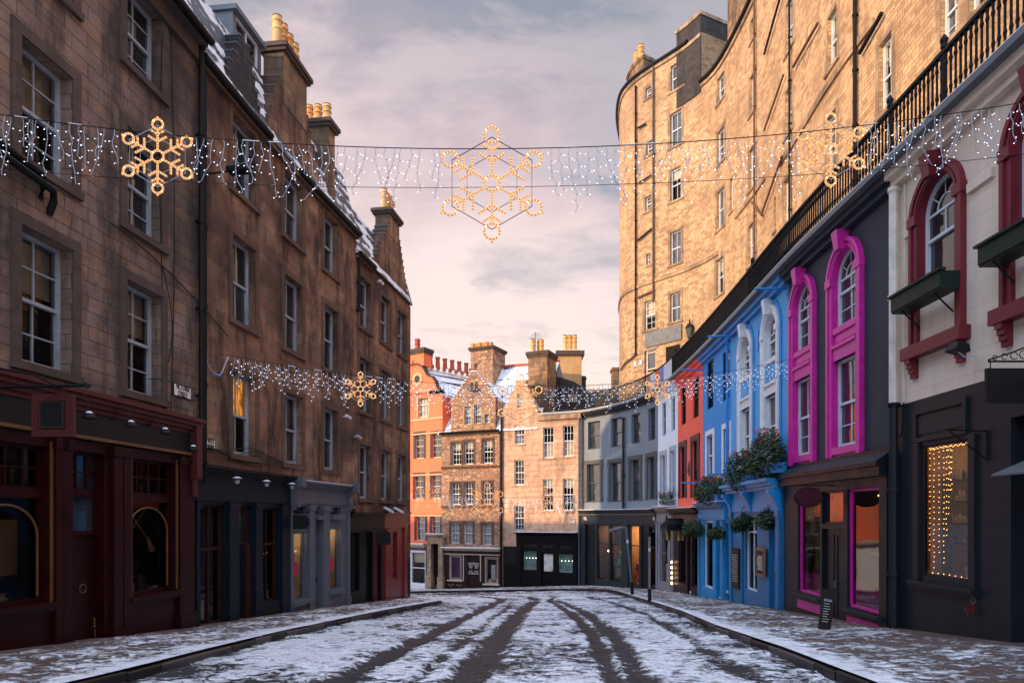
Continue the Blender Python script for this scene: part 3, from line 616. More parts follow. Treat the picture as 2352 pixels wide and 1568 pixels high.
def dormer(par, f, s0, s1, z0, z1, dF, depth=1.6):
    mb = MB().mat('lead_grey'); fbox(mb, f, s0, s0 + .14, z0, z1, dF - depth, dF); fbox(mb, f, s1 - .14, s1, z0, z1, dF - depth, dF); fbox(mb, f, s0 - .06, s1 + .06, z1, z1 + .12, dF - depth, dF + .12)
    fbox(mb, f, s0 + .14, s1 - .14, z0 - .1, z0, dF - depth, dF + .05); mb.mat('snow_cap'); fbox(mb, f, s0, s1, z1 + .12, z1 + .17, dF - depth, dF + .06); dm = mb.build('dormer', par)
    w_ = MB().mat('sash_white'); D = dF - .06
    for qd in ((s0 + .14, s0 + .2, z0, z1), (s1 - .2, s1 - .14, z0, z1), (s0 + .2, s1 - .2, z0, z0 + .07), (s0 + .2, s1 - .2, z1 - .07, z1), (s0 + .2, s1 - .2, (z0 + z1) / 2 - .03, (z0 + z1) / 2 + .03), ((s0 + s1) / 2 - .015, (s0 + s1) / 2 + .015, z0 + .07, z1 - .07)): fbox(w_, f, *qd, D - .05, D + .03)
    w_.mat('glass'); fquad(w_, f, s0 + .15, s1 - .15, z0 + .03, z1 - .03, D - .01); w_.build('window', dm); return dm
dormer(bl, LW, sA1 - 1.6, sA1 - .2, 11.75, 13.9, -.18); dormer(bl, LW, sA1 - 4.8, sA1 - 3.4, 11.75, 13.9, -.18)
pipe(LW, bl, sA1 - .02, 2.3, EA, .13, .06)
mb = MB().mat('iron')   # old soil pipes running across the near wall
for zz, dd, s_a, s_b in ((6.42, .16, LW.s_of(-80), LW.s_of(100)), (6.58, .12, LW.s_of(-80), LW.s_of(80))): mb.tube([LW.P3(s_a, zz + .1, dd), LW.P3(s_b, zz, dd), LW.P3(s_b + .08, zz - .12, dd * .6), LW.P3(s_b + .1, zz - .3, 0)], .055, 8)
mb.build('soil_pipe', bl)
mb = MB().mat('sign_black')
for (a, z0, z1, bow) in ((451 - 62, 3.6, 11.0, .12), (451 - 80, 5.6, 10.9, -.1)):
    s_ = LW.s_of(a); mb.tube([LW.P3(s_ + bow * math.sin(k / 9 * 3.1), z0 + (z1 - z0) * k / 9, .03) for k in range(10)], .009, 4)
pts = [LW.P3(LW.s_of(250) + (sA1 - LW.s_of(250) + 1.2) * k / 9, 6.55 - .9 * (k / 9) ** 1.5, .04) for k in range(10)]; mb.tube(pts, .014, 4)
s_ = LW.s_of(360); mb.tube([LW.P3(s_ + .1 + .35 * math.sin(k / 10 * 3.0), 6.4 - 2.2 * k / 10, .03) for k in range(11)] + [LW.P3(s_ - .3, 4.12, .03)], .009, 4)
mb.build('wall_cable', bl)
# red shopfront
sh = MB().mat('red_shop'); zc0, zf0, zf1, dS = 3.22, 2.78, 3.22, .16
s_r0, s_r1 = sA0 + 6.5, LW.s_of(441, .16)
g0 = -1.4
bays = [(LW.s_of(-60, dS), LW.s_of(112, dS), 'win'), (LW.s_of(168, dS), LW.s_of(240, dS), 'door'), (LW.s_of(303, dS), LW.s_of(403, dS), 'win')]
ops = []
for a, b, k in bays:
    ops.append((a, b, .42 if k == 'win' and a > bays[1][0] else .5, 2.62) if k == 'win' else (a, b, g0, 2.62))
ops = [(bays[0][0], bays[0][1], .34, 2.62), (bays[1][0], bays[1][1], g0 + .2, 2.62), (bays[2][0], bays[2][1], .18, 2.62)]
wall(sh, LW, s_r0, s_r1, g0, 2.78, ops, d=dS, reveal=.16)
for a in (s_r0, s_r1): sh.face([LW.P3(a, g0, 0), LW.P3(a, g0, dS), LW.P3(a, 3.4, dS), LW.P3(a, 3.4, 0)])
for o in ops[::2]: cornice(sh, LW, o[0] - .12, o[1] + .12, o[2] - .12, .12, dS, .1, 2); 
for u in (132, 150, 262, 281, 425): pass
for a, b in ((ops[0][1] + .06, ops[0][1] + .26), (ops[1][0] - .30, ops[1][0] - .1), (ops[1][1] + .14, ops[1][1] + .36), (ops[2][0] - .30, ops[2][0] - .1), (ops[2][1] + .05, s_r1 - .02)): pilaster(sh, LW, a, b, g0, 2.76, dS, .07, 1.1)
sh.mat('gold_paint')
for a in (ops[0][1] + .30, ops[1][0] - .34, ops[1][1] + .40, ops[2][0] - .06, ops[2][1] + .01, ops[0][1] + .02): fbox(sh, LW, a, a + .03, .2, 2.7, dS, dS + .03)
sh.mat('red_trim'); cornice(sh, LW, s_r0, s_r1 + .08, 3.24, .3, 0, .42, 4)
sh.mat('dark_fascia'); fbox(sh, LW, s_r0, s_r1, 2.86, 3.24, 0, .22)
sh.mat('gold_paint'); fbox(sh, LW, s_r0, s_r1, 2.81, 2.86, 0, .25)
sh.mat('red_trim'); fbox(sh, LW, s_r1 - .16, s_r1 + .04, 2.35, 3.4, dS - .05, .36); fbox(sh, LW, s_r1 - .13, s_r1 + .01, 2.0, 2.35, dS - .05, .28)
shop = sh.build('shopfront', bl)
for o in (ops[0], ops[2]):
    a, b, z0, z1 = o; D = dS - .16
    up = shopwin(LW, shop, a, b, 1.98, z1, D, 'red_shop', 4, 2, 'clear_glass', .05, bar=.025); 
    interior(LW, up, a, b, 1.98, z1, D, 'interior_dark', depth=.6)
    gb = MB().mat('gold_paint')
    for k in range(6): x = a + (b - a) * (.12 + .15 * k); fbox(gb, LW, x, x + .05, 2.06, 2.06 + random.uniform(.15, .4), D - .35, D - .3)
    gb.mat('navy_shop'); fbox(gb, LW, a + (b - a) * .3, a + (b - a) * .42, 2.06, 2.45, D - .4, D - .36); gb.build('display_goods', up)
    lw = MB().mat('red_shop'); fbox(lw, LW, a, b, 1.86, 1.98, D - .04, D + .08)
    for qd in ((a, a + .06, z0, 1.86), (b - .06, b, z0, 1.86), (a + .06, b - .06, z0, z0 + .07)): fbox(lw, LW, *qd, D - .04, D + .05)
    lw.mat('gold_paint'); r_ = (b - a) / 2 - .06; zsp = 1.80 - min(r_, .5); A_ = []
    for k in range(15):
        t = math.pi * k / 14; A_.append(((a + b) / 2 - r_ * math.cos(t), zsp + min(r_, .46) * math.sin(t)))
    lw.tube([LW.P3(x, z, D + .03) for x, z in [(A_[0][0], z0 + .1)] + A_ + [(A_[-1][0], z0 + .1)]], .018, 5)
    lo = lw.build('shop_window', shop); pb = MB().mat('clear_glass'); fquad(pb, LW, a + .03, b - .03, z0 + .03, 1.88, D); pb.build('pane', lo)
    interior(LW, lo, a, b, z0, 1.88, D, 'interior_dark', depth=.9)
    gb = MB()
    for k in range(9):
        gb.mat(random.choice(['gold_paint', 'plum_paint', 'navy_shop', 'plum_shop', 'curtain_dim'])); x = a + (b - a) * random.uniform(.1, .8); h_ = random.uniform(.1, .35)
        gb.lathe(LW.P3(x, z0 + .02, D - random.uniform(.2, .6)), [(.06, 0), (.09, h_ * .3), (.05, h_ * .7), (.07, h_)], 8)
    gb.mat('gold_paint')   # a yellow robe and crossed yellow brooms hanging in the window
    if a > bays[1][0]:
        for sgn in (-1, 1):
            m_ = (a + b) / 2; gb.tube([LW.P3(m_ - sgn * .28, 1.75, D - .2), LW.P3(m_ + sgn * .3, 1.2, D - .2)], .014, 5); gb.tube([LW.P3(m_ + sgn * .3, 1.2, D - .2), LW.P3(m_ + sgn * .42, .95, D - .2)], .035, 6, r2=.09)
    else:
        m_ = a + (b - a) * .78; fbox(gb, LW, m_ - .16, m_ + .16, .75, 1.55, D - .3, D - .24)
    gb.build('display_goods', lo)
o = ops[1]; D = dS - .16
shopwin(LW, shop, o[0], o[1], 1.98, 2.62, D, 'red_shop', 3, 2, 'glass', .05); shopwin(LW, shop, o[0], o[1], 1.30, 1.98, D, 'red_shop', 1, 1, 'glass', .07)
dr = door(LW, shop, o[0] + .02, o[1] - .02, g0 + .2, 1.30, D, 'red_shop'); MB().mat('gold_paint').tube([LW.P3((o[0] + o[1]) / 2 + .07 * math.cos(t), .45 + .07 * math.sin(t), D + .05) for t in np.linspace(0, 6.28, 13)[:-1]], .009, 5, closed=True).build('knocker', dr)
# -- middle brown tenement
b2 = thing('tenement_house', (-6, 18, 0), 'brown sandstone tenement above the navy and pale grey shopfronts', 'tenement')
EB = 11.12
colB = [(q('L5', 335), q('L5', 487)), (q('L5', 878), q('L5', 990)), (q('L5', 1292), q('L5', 1370))]
rB = [(3.03, 4.93), (6.12, 8.08), (9.13, 10.86)]
colB = [(LW.s_of(a), LW.s_of(b, -.22)) for a, b in colB]; ops = [(c[0], c[1], *r) for c in colB for r in rB]
gbl = [(LW.s_of(509), LW.s_of(565) + .75, 12.75, 5, 0), (LW.s_of(609), 0, 13.0, 6, 1)]
def gabled(base, gables):
    def g(a):
        z = base
        for s0, s1, s2, s3, zt, n in gables:       # rises s0..s1, flat, falls s2..s3
            if s0 <= a < s1: z = base + (zt - base) * (int((a - s0) / (s1 - s0) * n) + 1) / n
            elif s1 <= a <= s2: z = zt
            elif s2 < a <= s3: z = base + (zt - base) * (int((s3 - a) / (s3 - s2) * n) + 1) / n
        return z
    return g
def stepcuts(gables):
    c = []
    for s0, s1, s2, s3, zt, n in gables:
        c += [s0 + (s1 - s0) * k / n for k in range(n + 1)] + [s2 + (s3 - s2) * k / n for k in range(n + 1)]
    return c
def gable_mesh(par, f, gables, base, mat, thick=.45, capmat='snow_cap', name='crowstep_gable', d=0.0):
    for s0, s1, s2, s3, zt, n in gables:
        mb = MB().mat(mat)
        for k in range(n):
            z = base + (zt - base) * (k + 1) / n; a0, a1 = s0 + (s1 - s0) * k / n, s0 + (s1 - s0) * (k + 1) / n; c0, c1 = s3 - (s3 - s2) * (k + 1) / n, s3 - (s3 - s2) * k / n
            for x0, x1 in ((a0, a1), (c0, c1)):
                mb.mat(mat); fbox(mb, f, x0, x1, base, z, d - thick, d + .002 + .0005 * k); mb.mat(capmat); fbox(mb, f, x0 - .005, x1 + .005, z, z + .025, d - thick - .01, d + .025)
        mb.mat(mat)
        if s2 > s1: fbox(mb, f, s1, s2, base, zt, d - thick, d + .005)
        mb.build(name, par)
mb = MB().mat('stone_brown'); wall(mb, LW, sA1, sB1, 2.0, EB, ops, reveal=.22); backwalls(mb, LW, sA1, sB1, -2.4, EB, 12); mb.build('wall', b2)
g0s = LW.s_of(509); g1 = [LW.s_of(609), LW.s_of(641), LW.s_of(700), 0]; g1[3] = g1[2] + 1.3
gable_mesh(b2, LW, [(g0s, g0s + .95, g0s + 1.15, g0s + 1.9, 12.85, 6)], EB, 'stone_sooty', .5, 'lead_grey')
gable_mesh(b2, LW, [(g1[0], g1[1], g1[2], g1[3], 13.1, 6)], EB, 'stone_brown', .5, 'lead_grey')
cs0, cs1 = LW.s_of(650), LW.s_of(703)
stonechimney(b2, LW, cs0, cs1, -.55, .02, 12.6, 13.95, 'stone_chimney'); pots(b2, [LW.P3(cs0 + .2 + (cs1 - cs0 - .4) * k / 3, 14.15, -.26) for k in range(4)], .125, .85)
s_c2 = LW.s_of(772); stonechimney(b2, LW, s_c2 - .55, s_c2 - .05, -.95, -.02, 11.0, 13.65, 'stone_chimney', name='chimney'); pots(b2, [LW.P3(s_c2 - .3, 13.86, -.16 - .3 * k) for k in range(3)], .12, .62)
mb = MB().mat('iron'); gutter(mb, LW, sA1, g1[0], EB + .02, .16, .09); gutter(mb, LW, g1[3] - 1.9, sB1, EB + .02, .16, .09); mb.mat('stone_margin_warm'); fbox(mb, LW, sA1, sB1, EB - .14, EB - .03, 0, .12); mb.build('gutter', b2)
box_roof(b2, LW, sA1, sB1, EB + .05, 3.3, 2.6, 12, steep=(2.0, .55))
dormer(b2, LW, LW.s_of(492, -.9), LW.s_of(560, -.9), 12.0, 13.8, -.42)
dormer(b2, LW, LW.s_of(724, -.5), LW.s_of(742, -.5) + .2, 11.45, 12.6, -.2, 1.2)
for i, c in enumerate(colB):
    for j, r in enumerate(rB):
        window(LW, b2, c[0], c[1], *r, reveal=.22, cols=2, rows=1, surround=('stone_margin_warm', .16, .03), sill='stone_margin_warm', fw=.07, fmat='sash_shaded', blind=((.5, 'lit_curtain') if (i, j) == (0, 0) else (1.0, 'curtain_dim') if (i, j) in ((1, 0),) else None))
pipe(LW, b2, sA1 + .14, 2.7, EB - .2, .1, .05)
# navy shopfront
s0, s1 = LW.s_of(441, .1) + .03, LW.s_of(662, .1); dS = .12; g0 = -2.3
sh = MB().mat('navy_shop'); 
ops = [WQ(LW, 'L6', 240, 470, 400, 1390, d=dS), WQ(LW, 'L6', 590, 725, 390, 1400, d=dS), WQ(LW, 'L6', 815, 975, 400, 1240, d=dS)]
ops[0][2], ops[0][3] = -.72, 1.85; ops[1][2], ops[1][3] = g0 + .2, 1.85; ops[2][2], ops[2][3] = -.55, 1.82
wall(sh, LW, s0, s1, g0, 1.93, ops, d=dS, reveal=.14)
for a in (s0, s1): sh.face([LW.P3(a, g0, 0), LW.P3(a, g0, dS), LW.P3(a, 2.5, dS), LW.P3(a, 2.5, 0)])
fbox(sh, LW, s0, s1, 1.93, 2.46, 0, dS + .05)
for a, b in ((s0 + .02, ops[0][0] - .12), (ops[0][1] + .1, ops[1][0] - .05), (ops[1][1] + .08, ops[2][0] - .05), (ops[2][1] + .1, s1 - .03)):
    if b - a > .08: pilaster(sh, LW, a, b, g0, 1.92, dS, .06, 1.2)
sh.mat('shop_black'); cornice(sh, LW, s0, s1, 2.46, .2, 0, .38, 3); fbox(sh, LW, ops[0][0] - .05, ops[0][1] + .05, g0, -.80, dS, dS + .03); fbox(sh, LW, ops[2][0] - .05, ops[2][1] + .05, g0, -.66, dS, dS + .03)
shop = sh.build('shopfront', b2)
for o in (ops[0], ops[2]):
    w_ = shopwin(LW, shop, *o, dS - .14, 'wood_brown', 2, 1, 'clear_glass', .05, transom=.9); interior(LW, w_, o[0], o[1], o[2], o[3], dS - .14, 'interior_dark', depth=1.0)
    lampbulbs(LW, w_, [(o[0] + (o[1] - o[0]) * .45, .85, .5)], dS - .14, .02, top=1.7)
    gb = MB().mat('interior_pale')
    for k in range(5): x = o[0] + (o[1] - o[0]) * (.15 + .17 * k); fbox(gb, LW, x, x + .08, o[2] + .05, o[2] + random.uniform(.2, .5), dS - .5, dS - .45)
    fbox(gb, LW, o[0] + .2, o[0] + .5, 1.15, 1.65, dS - .33, dS - .3); gb.build('display_goods', w_)
o = ops[1]; shopwin(LW, shop, o[0], o[1], .95, 1.85, dS - .14, 'wood_brown', 1, 1, 'glass', .05); door(LW, shop, o[0] + .02, o[1] - .18, g0 + .2, .95, dS - .13, 'navy_shop')
mb = MB().mat('wood_brown'); fbox(mb, LW, o[1] - .18, o[1], g0 + .2, .95, dS - .14, dS - .04); mb.build('door_post', shop)
# pale grey shopfront
s0, s1 = LW.s_of(663, .12), LW.s_of(800, .12); dS = .14; g0 = -2.3
ops = [WQ(LW, 'L6', 1100, 1240, 640, 1290, d=dS), WQ(LW, 'L6', 1310, 1372, 500, 1340, d=dS), WQ(LW, 'L6', 1452, 1560, 610, 1190, d=dS)]
tr = [[o[0], o[1], 1.66, 1.88] for o in ops]
ops[0][2], ops[0][3] = -.70, 1.15; ops[1][2], ops[1][3] = g0, 1.5; ops[2][2], ops[2][3] = -.66, 1.22
sh = MB().mat('grey_shop'); wall(sh, LW, s0, s1, g0, 1.95, ops + tr, d=dS, reveal=.14); fbox(sh, LW, s0, s1, 1.95, 2.38, 0, dS + .03); cornice(sh, LW, s0 - .05, s1 + .12, 2.38, .2, 0, .4, 4)
for a in (s0, s1): sh.face([LW.P3(a, g0, 0), LW.P3(a, g0, dS), LW.P3(a, 2.5, dS), LW.P3(a, 2.5, 0)])
for a, b in ((ops[0][1] + .08, ops[1][0] - .06), (ops[1][1] + .06, ops[2][0] - .08), (s1 - .22, s1 - .02), (s0, s0 + .12)):
    if b - a > .06: pilaster(sh, LW, a, b, g0, 1.93, dS, .06, 1.3)
for a in (s0 + .02, s1 - .2):      # scrolled consoles and end blocks
    for k in range(6): fbox(sh, LW, a, a + .16, 1.85 + .09 * k, 1.95 + .09 * k, dS, dS + .08 + .2 * (abs(k - 2.6) / 3) ** 1.3)
    fbox(sh, LW, a - .03, a + .19, 2.38, 2.66, .3, .52)
for o in (ops[0], ops[2]): fbox(sh, LW, o[0] - .08, o[1] + .08, o[2] - .14, o[2] - .02, dS, dS + .12)
for o in ops: fbox(sh, LW, o[0] - .02, o[1] + .02, 1.50, 1.62, dS, dS + .16)
sh.mat('snow_cap'); fbox(sh, LW, s0, s1, 2.583, 2.60, .0, .36)
shop = sh.build('shopfront', b2)
for o in tr: pb = MB().mat('glass'); fquad(pb, LW, *o, dS - .12); pb.build('pane', shop)
for o, h in ((ops[0], .46), (ops[2], .42)):
    w_ = shopwin(LW, shop, *o, dS - .14, 'grey_shop', 1, 1, 'clear_glass', .03); interior(LW, w_, *o, dS - .14, 'blind_warm', depth=.25)
    e_ = MB().mat('glow_blind' if 'glow_blind' in M else 'blind_warm')
    z_ = o[2] + (o[3] - o[2]) * h; c_ = o[0] + (o[1] - o[0]) * .5
    db = MB().mat('magenta_disc'); db.face([LW.P3(c_ + .17 * math.cos(t), z_ + .2 * math.sin(t), dS - .13) for t in np.linspace(0, 6.28, 25)[:-1]]); db.build('window_disc', w_)
    tw = MB().mat('wood_brown')
    for k in range(4): tw.tube([LW.P3(c_ - .1, o[2] + .05, dS - .2), LW.P3(c_ - .1 + .03 * k, z_, dS - .2), LW.P3(c_ - .2 + .1 * k, z_ + .4, dS - .2)], .008, 4)
    tw.build('twig_display', w_)
o = ops[1]; d_ = door(LW, shop, o[0], o[1], g0 + .2, 1.5, dS - .13, 'grey_shop', panels=((.25, .45), (.72, .82), (.85, .95))); mb = MB().mat('iron'); fbox(mb, LW, o[0] + .15, o[0] + .4, -.32, -.22, dS - .13, dS - .10); mb.build('letterbox', d_)
# glowing shop blinds are warm because the shop lamp behind them is on
ld = bpy.data.lights.new('shop_lamp', 'POINT'); ld.energy = 1.6; ld.color = (1, .72, .42); ld.shadow_soft_size = .05
for o_, nm in ((ops[0], 'a'), (ops[2], 'b')):
    l_ = bpy.data.objects.new('shop_lamp', ld); C.objects.link(l_); l_.location = LW.P3((o_[0] + o_[1]) / 2, o_[3] - .12, dS - .24)
# -- end tenement with crowstep gable
b3 = thing('tenement_house', (-5, 26, 0), 'end sandstone tenement on the left with a crowstepped gable and yellow chimney pots', 'tenement')
EC = 10.5; colC = [(825.5, 837.8), (874, 884.2), (913, 920.5)]; colC = [(LW.s_of(a), LW.s_of(b, -.22)) for a, b in colC]; rC = [(2.21, 4.09), (5.26, 7.1), (8.17, 9.9)]
ops = [(c[0], c[1], *r) for c in colC for r in rC]
mb = MB().mat('stone_brown'); wall(mb, LW, sB1, sB2, 1.25, EC, ops, reveal=.22); backwalls(mb, LW, sB1, sB2, -3, EC, 12.5); mb.build('wall', b3)
for i, c in enumerate(colC):
    for j, r in enumerate(rC): window(LW, b3, c[0], c[1], *r, reveal=.22, cols=2, rows=1, surround=('stone_margin_warm', .16, .03), sill='stone_margin_warm', fw=.07, fmat='sash_shaded')
gp = (LW.s_of(852), LW.s_of(893) - .05, LW.s_of(916) + .05, LW.s_of(938))
gable_mesh(b3, LW, [(gp[0], gp[1], gp[2], gp[3], 12.75, 10)], EC, 'stone_brown', .5, 'lead_grey')
stonechimney(b3, LW, LW.s_of(893), LW.s_of(916), -.55, .02, 12.5, 13.3, 'stone_chimney'); pots(b3, [LW.P3(LW.s_of(893) + .2 + .3 * k, 13.5, -.26) for k in range(4)], .115, .82)
mb = MB().mat('iron'); gutter(mb, LW, sB1, gp[0], EC + .03, .16, .085); mb.mat('stone_margin_warm'); fbox(mb, LW, sB1, gp[0], EC - .12, EC - .02, 0, .12); mb.build('gutter', b3)
box_roof(b3, LW, sB1, sB2, EC + .05, 3.0, 2.4, 12.5, 'slate', steep=(1.8, .5))
pipe(LW, b3, sB1 + .05, 8.6, EC, .1, .05)
# black and bright red shopfronts
s0, s1, s2 = LW.s_of(801, .1), LW.s_of(881, .12), LW.s_of(935, .12); dS = .12; g0 = -3
ops = [WQ(LW, 'L6', 1655, 1735, 660, 1230, d=dS), WQ(LW, 'L6', 1790, 1860, 660, 1290, d=dS), WQ(LW, 'L6', 1885, 1940, 700, 1290, d=dS)]
ops[0][2:] = [-.9, 1.05]; ops[1][2:] = [g0, 1.05]; ops[2][2:] = [g0, .9]
sh = MB().mat('shop_black'); wall(sh, LW, s0, s1, g0, 1.1, ops, d=dS, reveal=.14); fbox(sh, LW, s0, s1, 1.1, 1.6, 0, dS + .04); cornice(sh, LW, s0, s1, 1.6, .14, 0, .3, 2)
shop = sh.build('shopfront', b3); shopwin(LW, shop, *ops[0], dS - .14, 'shop_black', 2, 1, 'glass', .05); door(LW, shop, *ops[1][:3], 1.05, dS - .13, 'shop_black'); door(LW, shop, *ops[2][:3], .9, dS - .13, 'bright_red')
ops = [WQ(LW, 'L6', 2050, 2090, 640, 1150, d=dS)]; ops[0][2:] = [-.85, 1.0]
sh = MB().mat('bright_red'); wall(sh, LW, s1, s2, g0, 1.15, ops, d=dS, reveal=.1); fbox(sh, LW, s1, s2, 1.15, 1.62, 0, dS + .05); cornice(sh, LW, s1, s2 + .06, 1.62, .16, 0, .32, 3)
for a, b in ((s1 + .1, s1 + .4), (s2 - .5, s2 - .1)): pilaster(sh, LW, a, b, g0, 1.15, dS, .05, 1.4)
sh.face([LW.P3(s2, g0, 0), LW.P3(s2, g0, dS), LW.P3(s2, 1.7, dS), LW.P3(s2, 1.7, 0)]); shop = sh.build('shopfront', b3, label='bright red shopfront at the corner'); shopwin(LW, shop, *ops[0], dS - .1, 'bright_red', 1, 5, 'glass', .04)
# ------------------------------------------------------------------ far row
f = FW
sT1, sT0 = 0.0, f.s_of(1151); sS0 = f.s_of(1014); sO0 = f.s_of(1018.0)
# -- tan ashlar house with the black jewellery shop
tan = thing('gabled_house', (2, 47, -3), 'smooth tan ashlar house above the black shopfront, joined to the terrace at the street bend', 'house')
wins = [WQ(f, 'C1', 1440, 1558, 1095, 1340), [0] * 4, WQ(f, 'C2', 1300, 1412, 490, 770), WQ(f, 'C1', 1795, 1925, 1125, 1510), WQ(f, 'C1', 2045, 2178, 1100, 1490), WQ(f, 'C2', 1628, 1745, 187, 545), WQ(f, 'C2', 1855, 1978, 180, 545), WQ(f, 'C1', 1468, 1540, 705, 890)]
wins[1] = W(f, 1181.5, 1203.5, 1056.4, 1113.5)
zg = f.z_of(f.s_of(1200), 905); zE = TZ - .05
sG0, sG1 = f.s_of(1235), f.s_of(1153)
def tg(a):
    if a < sG0: return zE
    return zE + .35
mb = MB().mat('stone_tan'); sPs = f.s_of(1187, .25); zPs = f.z_of(f.s_of(1187), 1225); wall(mb, f, 0, sT0, zPs, 8.35, wins[:7], reveal=.16); wall(mb, f, sPs, sT0, -5, zPs, [], reveal=.16)
backwalls(mb, f, 0, sT0, -5, 8.3, 9); mb.build('wall', tan)
mb = MB().mat('stone_tan'); apex = f.s_of(1196.5); gb_ = [(sG0, apex - .22, apex + .22, sG1, 10.9, 7)]
gg = gabled(8.35, gb_); w8 = wins[7]
cuts = sorted(set([sG0, sG1, w8[0], w8[1]] + stepcuts(gb_)))
for a, b in zip(cuts[:-1], cuts[1:]):
    m_ = (a + b) / 2; z = gg(m_)
    if w8[0] - 1e-4 < m_ < w8[1] + 1e-4: fbox(mb, f, a, b, 8.35, w8[2], -.4, 0); fbox(mb, f, a, b, w8[3], z, -.4, 0)
    else: fbox(mb, f, a, b, 8.35, z, -.4, 0)
    mb.mat('snow_cap'); fbox(mb, f, a - .01, b + .01, z, z + .05, -.42, .04); mb.mat('stone_tan')
mb.build('crowstep_gable', tan)
for w_ in wins: window(f, tan, *w_, reveal=.16, cols=3 if w_[1] - w_[0] < .7 else 3, rows=2, fw=.05, sill='stone_tan', gl='glass_far', blind=((-.5, 'curtain') if w_ in (wins[3], wins[4]) else (.3, 'interior_pale') if w_ in (wins[5], wins[6]) else None), sillstyle=.08)
mb = MB().mat('stone_margin_gold'); fbox(mb, f, 0, sG0, 8.05, 8.35, 0, .22); mb.build('eaves_band', tan)
mb = MB().mat('slate_snowy')
r0 = [(sG0, 8.5), (apex, 10.7), (sG1, 8.5)]
for (a, za), (b, zb_) in zip(r0[:-1], r0[1:]): mb.face([f.P3(a, za, -.1), f.P3(b, zb_, -.1), f.P3(b, zb_, -8), f.P3(a, za, -8)], [(0, 0), (0, 3), (8, 3), (8, 0)])
mb.build('roof', tan)
pipe(f, tan, sT0 - .08, -3.2, 8.6, .12, .07); pipe(f, tan, .15, -3, 8.0, .12, .055, 'lead_grey')
# black shopfront
def shopblk(f, bld, s0, s1, d, zf0, zf1, zc, body, fasc, corn, ops, g0, cproj=.35, dent=None, label=None, pil=(), reveal=.12, snow=True, sides=True, slope=0.0):
    sh = MB().mat(body); wall(sh, f, s0, s1, g0, zf0, ops, d=d, reveal=reveal)
    if sides:
        for a in (s0, s1): sh.face([f.P3(a, g0, 0), f.P3(a, g0, d), f.P3(a, zf1, d), f.P3(a, zf1, 0)])
    for a, b in pil: pilaster(sh, f, a, b, g0, zf0 - .01, d, .06, (zf0 - g0) * .25)
    sh.mat(fasc); fbox(sh, f, s0, s1, zf0, zf1, 0, d + .04); sh.mat(corn); cornice(sh, f, s0, s1, zf1, zc - zf1, 0, cproj + d, 3)
    if dent: sh.mat(dent); dentils(sh, f, s0, s1, zf1 - .07, zf1 - .005, d + .04, d + .14)
    if snow: sh.mat('snow_cap'); fbox(sh, f, s0, s1, zc + .003, zc + .035, .02, cproj + d - .02)
    o = sh.build('shopfront', bld)
    if label: o['label'] = label
    return o
dS = .25
s0, s1 = f.s_of(1326, dS), f.s_of(1186, dS)
o1, o2, o3 = WQ(f, 'C2', 1400, 1556, 1000, 1222, d=dS), WQ(f, 'C2', 1610, 1745, 1035, 1420, d=dS), WQ(f, 'C2', 1800, 1975, 1035, 1255, d=dS)
t1, t2, t3 = WQ(f, 'C2', 1400, 1556, 915, 965, d=dS), WQ(f, 'C2', 1610, 1745, 925, 975, d=dS), WQ(f, 'C2', 1800, 1975, 935, 985, d=dS)
o2[2] = -4.2
sh = shopblk(f, tan, s0, s1, dS, f.z_of(s1, q('C2', y=880), dS), f.z_of(s1, q('C2', y=815), dS), f.z_of(s1, q('C2', y=790), dS), 'shop_black', 'shop_black', 'shop_black', [o1, o2, o3, t1, t2, t3], -5, .3, pil=[(s1 - .35, s1 - .05), (s0 + .03, s0 + .3)], dent='shop_black')
for o in (o1, o3):
    w_ = shopwin(f, sh, *o, dS - .12, 'shop_black', 1, 1, 'clear_glass', .03); interior(f, w_, *o, dS - .12, 'interior_teal', depth=.6)
    gb = MB().mat('interior_pale')
    for k in range(7): x = o[0] + (o[1] - o[0]) * (.06 + .13 * k); h_ = random.uniform(.08, .3); fbox(gb, f, x, x + .1, o[2], o[2] + h_, dS - .4, dS - .3)
    fbox(gb, f, o[0] + .03, o[1] - .03, o[2], o[2] + .12, dS - .25, dS - .2); gb.build('jewellery_stand', w_)
    for k in range(4): MB().mat('spot_white').octa(f.P3(o[0] + (o[1] - o[0]) * (.15 + .23 * k), o[2] + (o[3] - o[2]) * .62, dS - .3), .03).build('spotlight', w_)
for o in (t1, t2, t3): shopwin(f, sh, *o, dS - .1, 'shop_black', 1, 1, 'glass', .03)
d_ = door(f, sh, *o2[:3], o2[3], dS - .1, 'shop_black', panels=()); pb = MB().mat('interior_pale'); zz = WQ(f, 'C2', 1637, 1740, 1035, 1235, d=dS); fquad(pb, f, *zz, dS - .09); pb.mat('xmas_red'); fquad(pb, f, zz[0] + .02, zz[0] + .12, zz[2] + .02, zz[2] + .12, dS - .085); pb.build('door_pane', d_)
mb = MB().mat('sign_black'); zz = WQ(f, 'C2', 1180, 1335, 950, 1420); fbox(mb, f, zz[0], zz[1], zz[2] - .5, zz[3], .0, .05); mb.mat('iron')
for k in range(9): x = zz[0] + (zz[1] - zz[0]) * (k + .5) / 9; mb.tube([f.P3(x, zz[2] - .3, .1), f.P3(x, zz[2] + 1.7, .1)], .018, 5)
mb.build('gate', tan)
stonechimney(tan, f, f.s_of(1257, -1.2), f.s_of(1213, -1.2), -2.9, -1.2, 8.0, f.z_of(f.s_of(1230), q('C1', y=235), -1.2), 'stone_chimney', cap=.3)
zc_ = f.z_of(f.s_of(1230), q('C1', y=205), -1.5); pots(tan, [f.P3(f.s_of(u, -1.5), zc_ + .05, -1.5 - dd) for u, dd in ((1223.5, 0), (1233, .45), (1242.5, .1))], .155, 1.05)
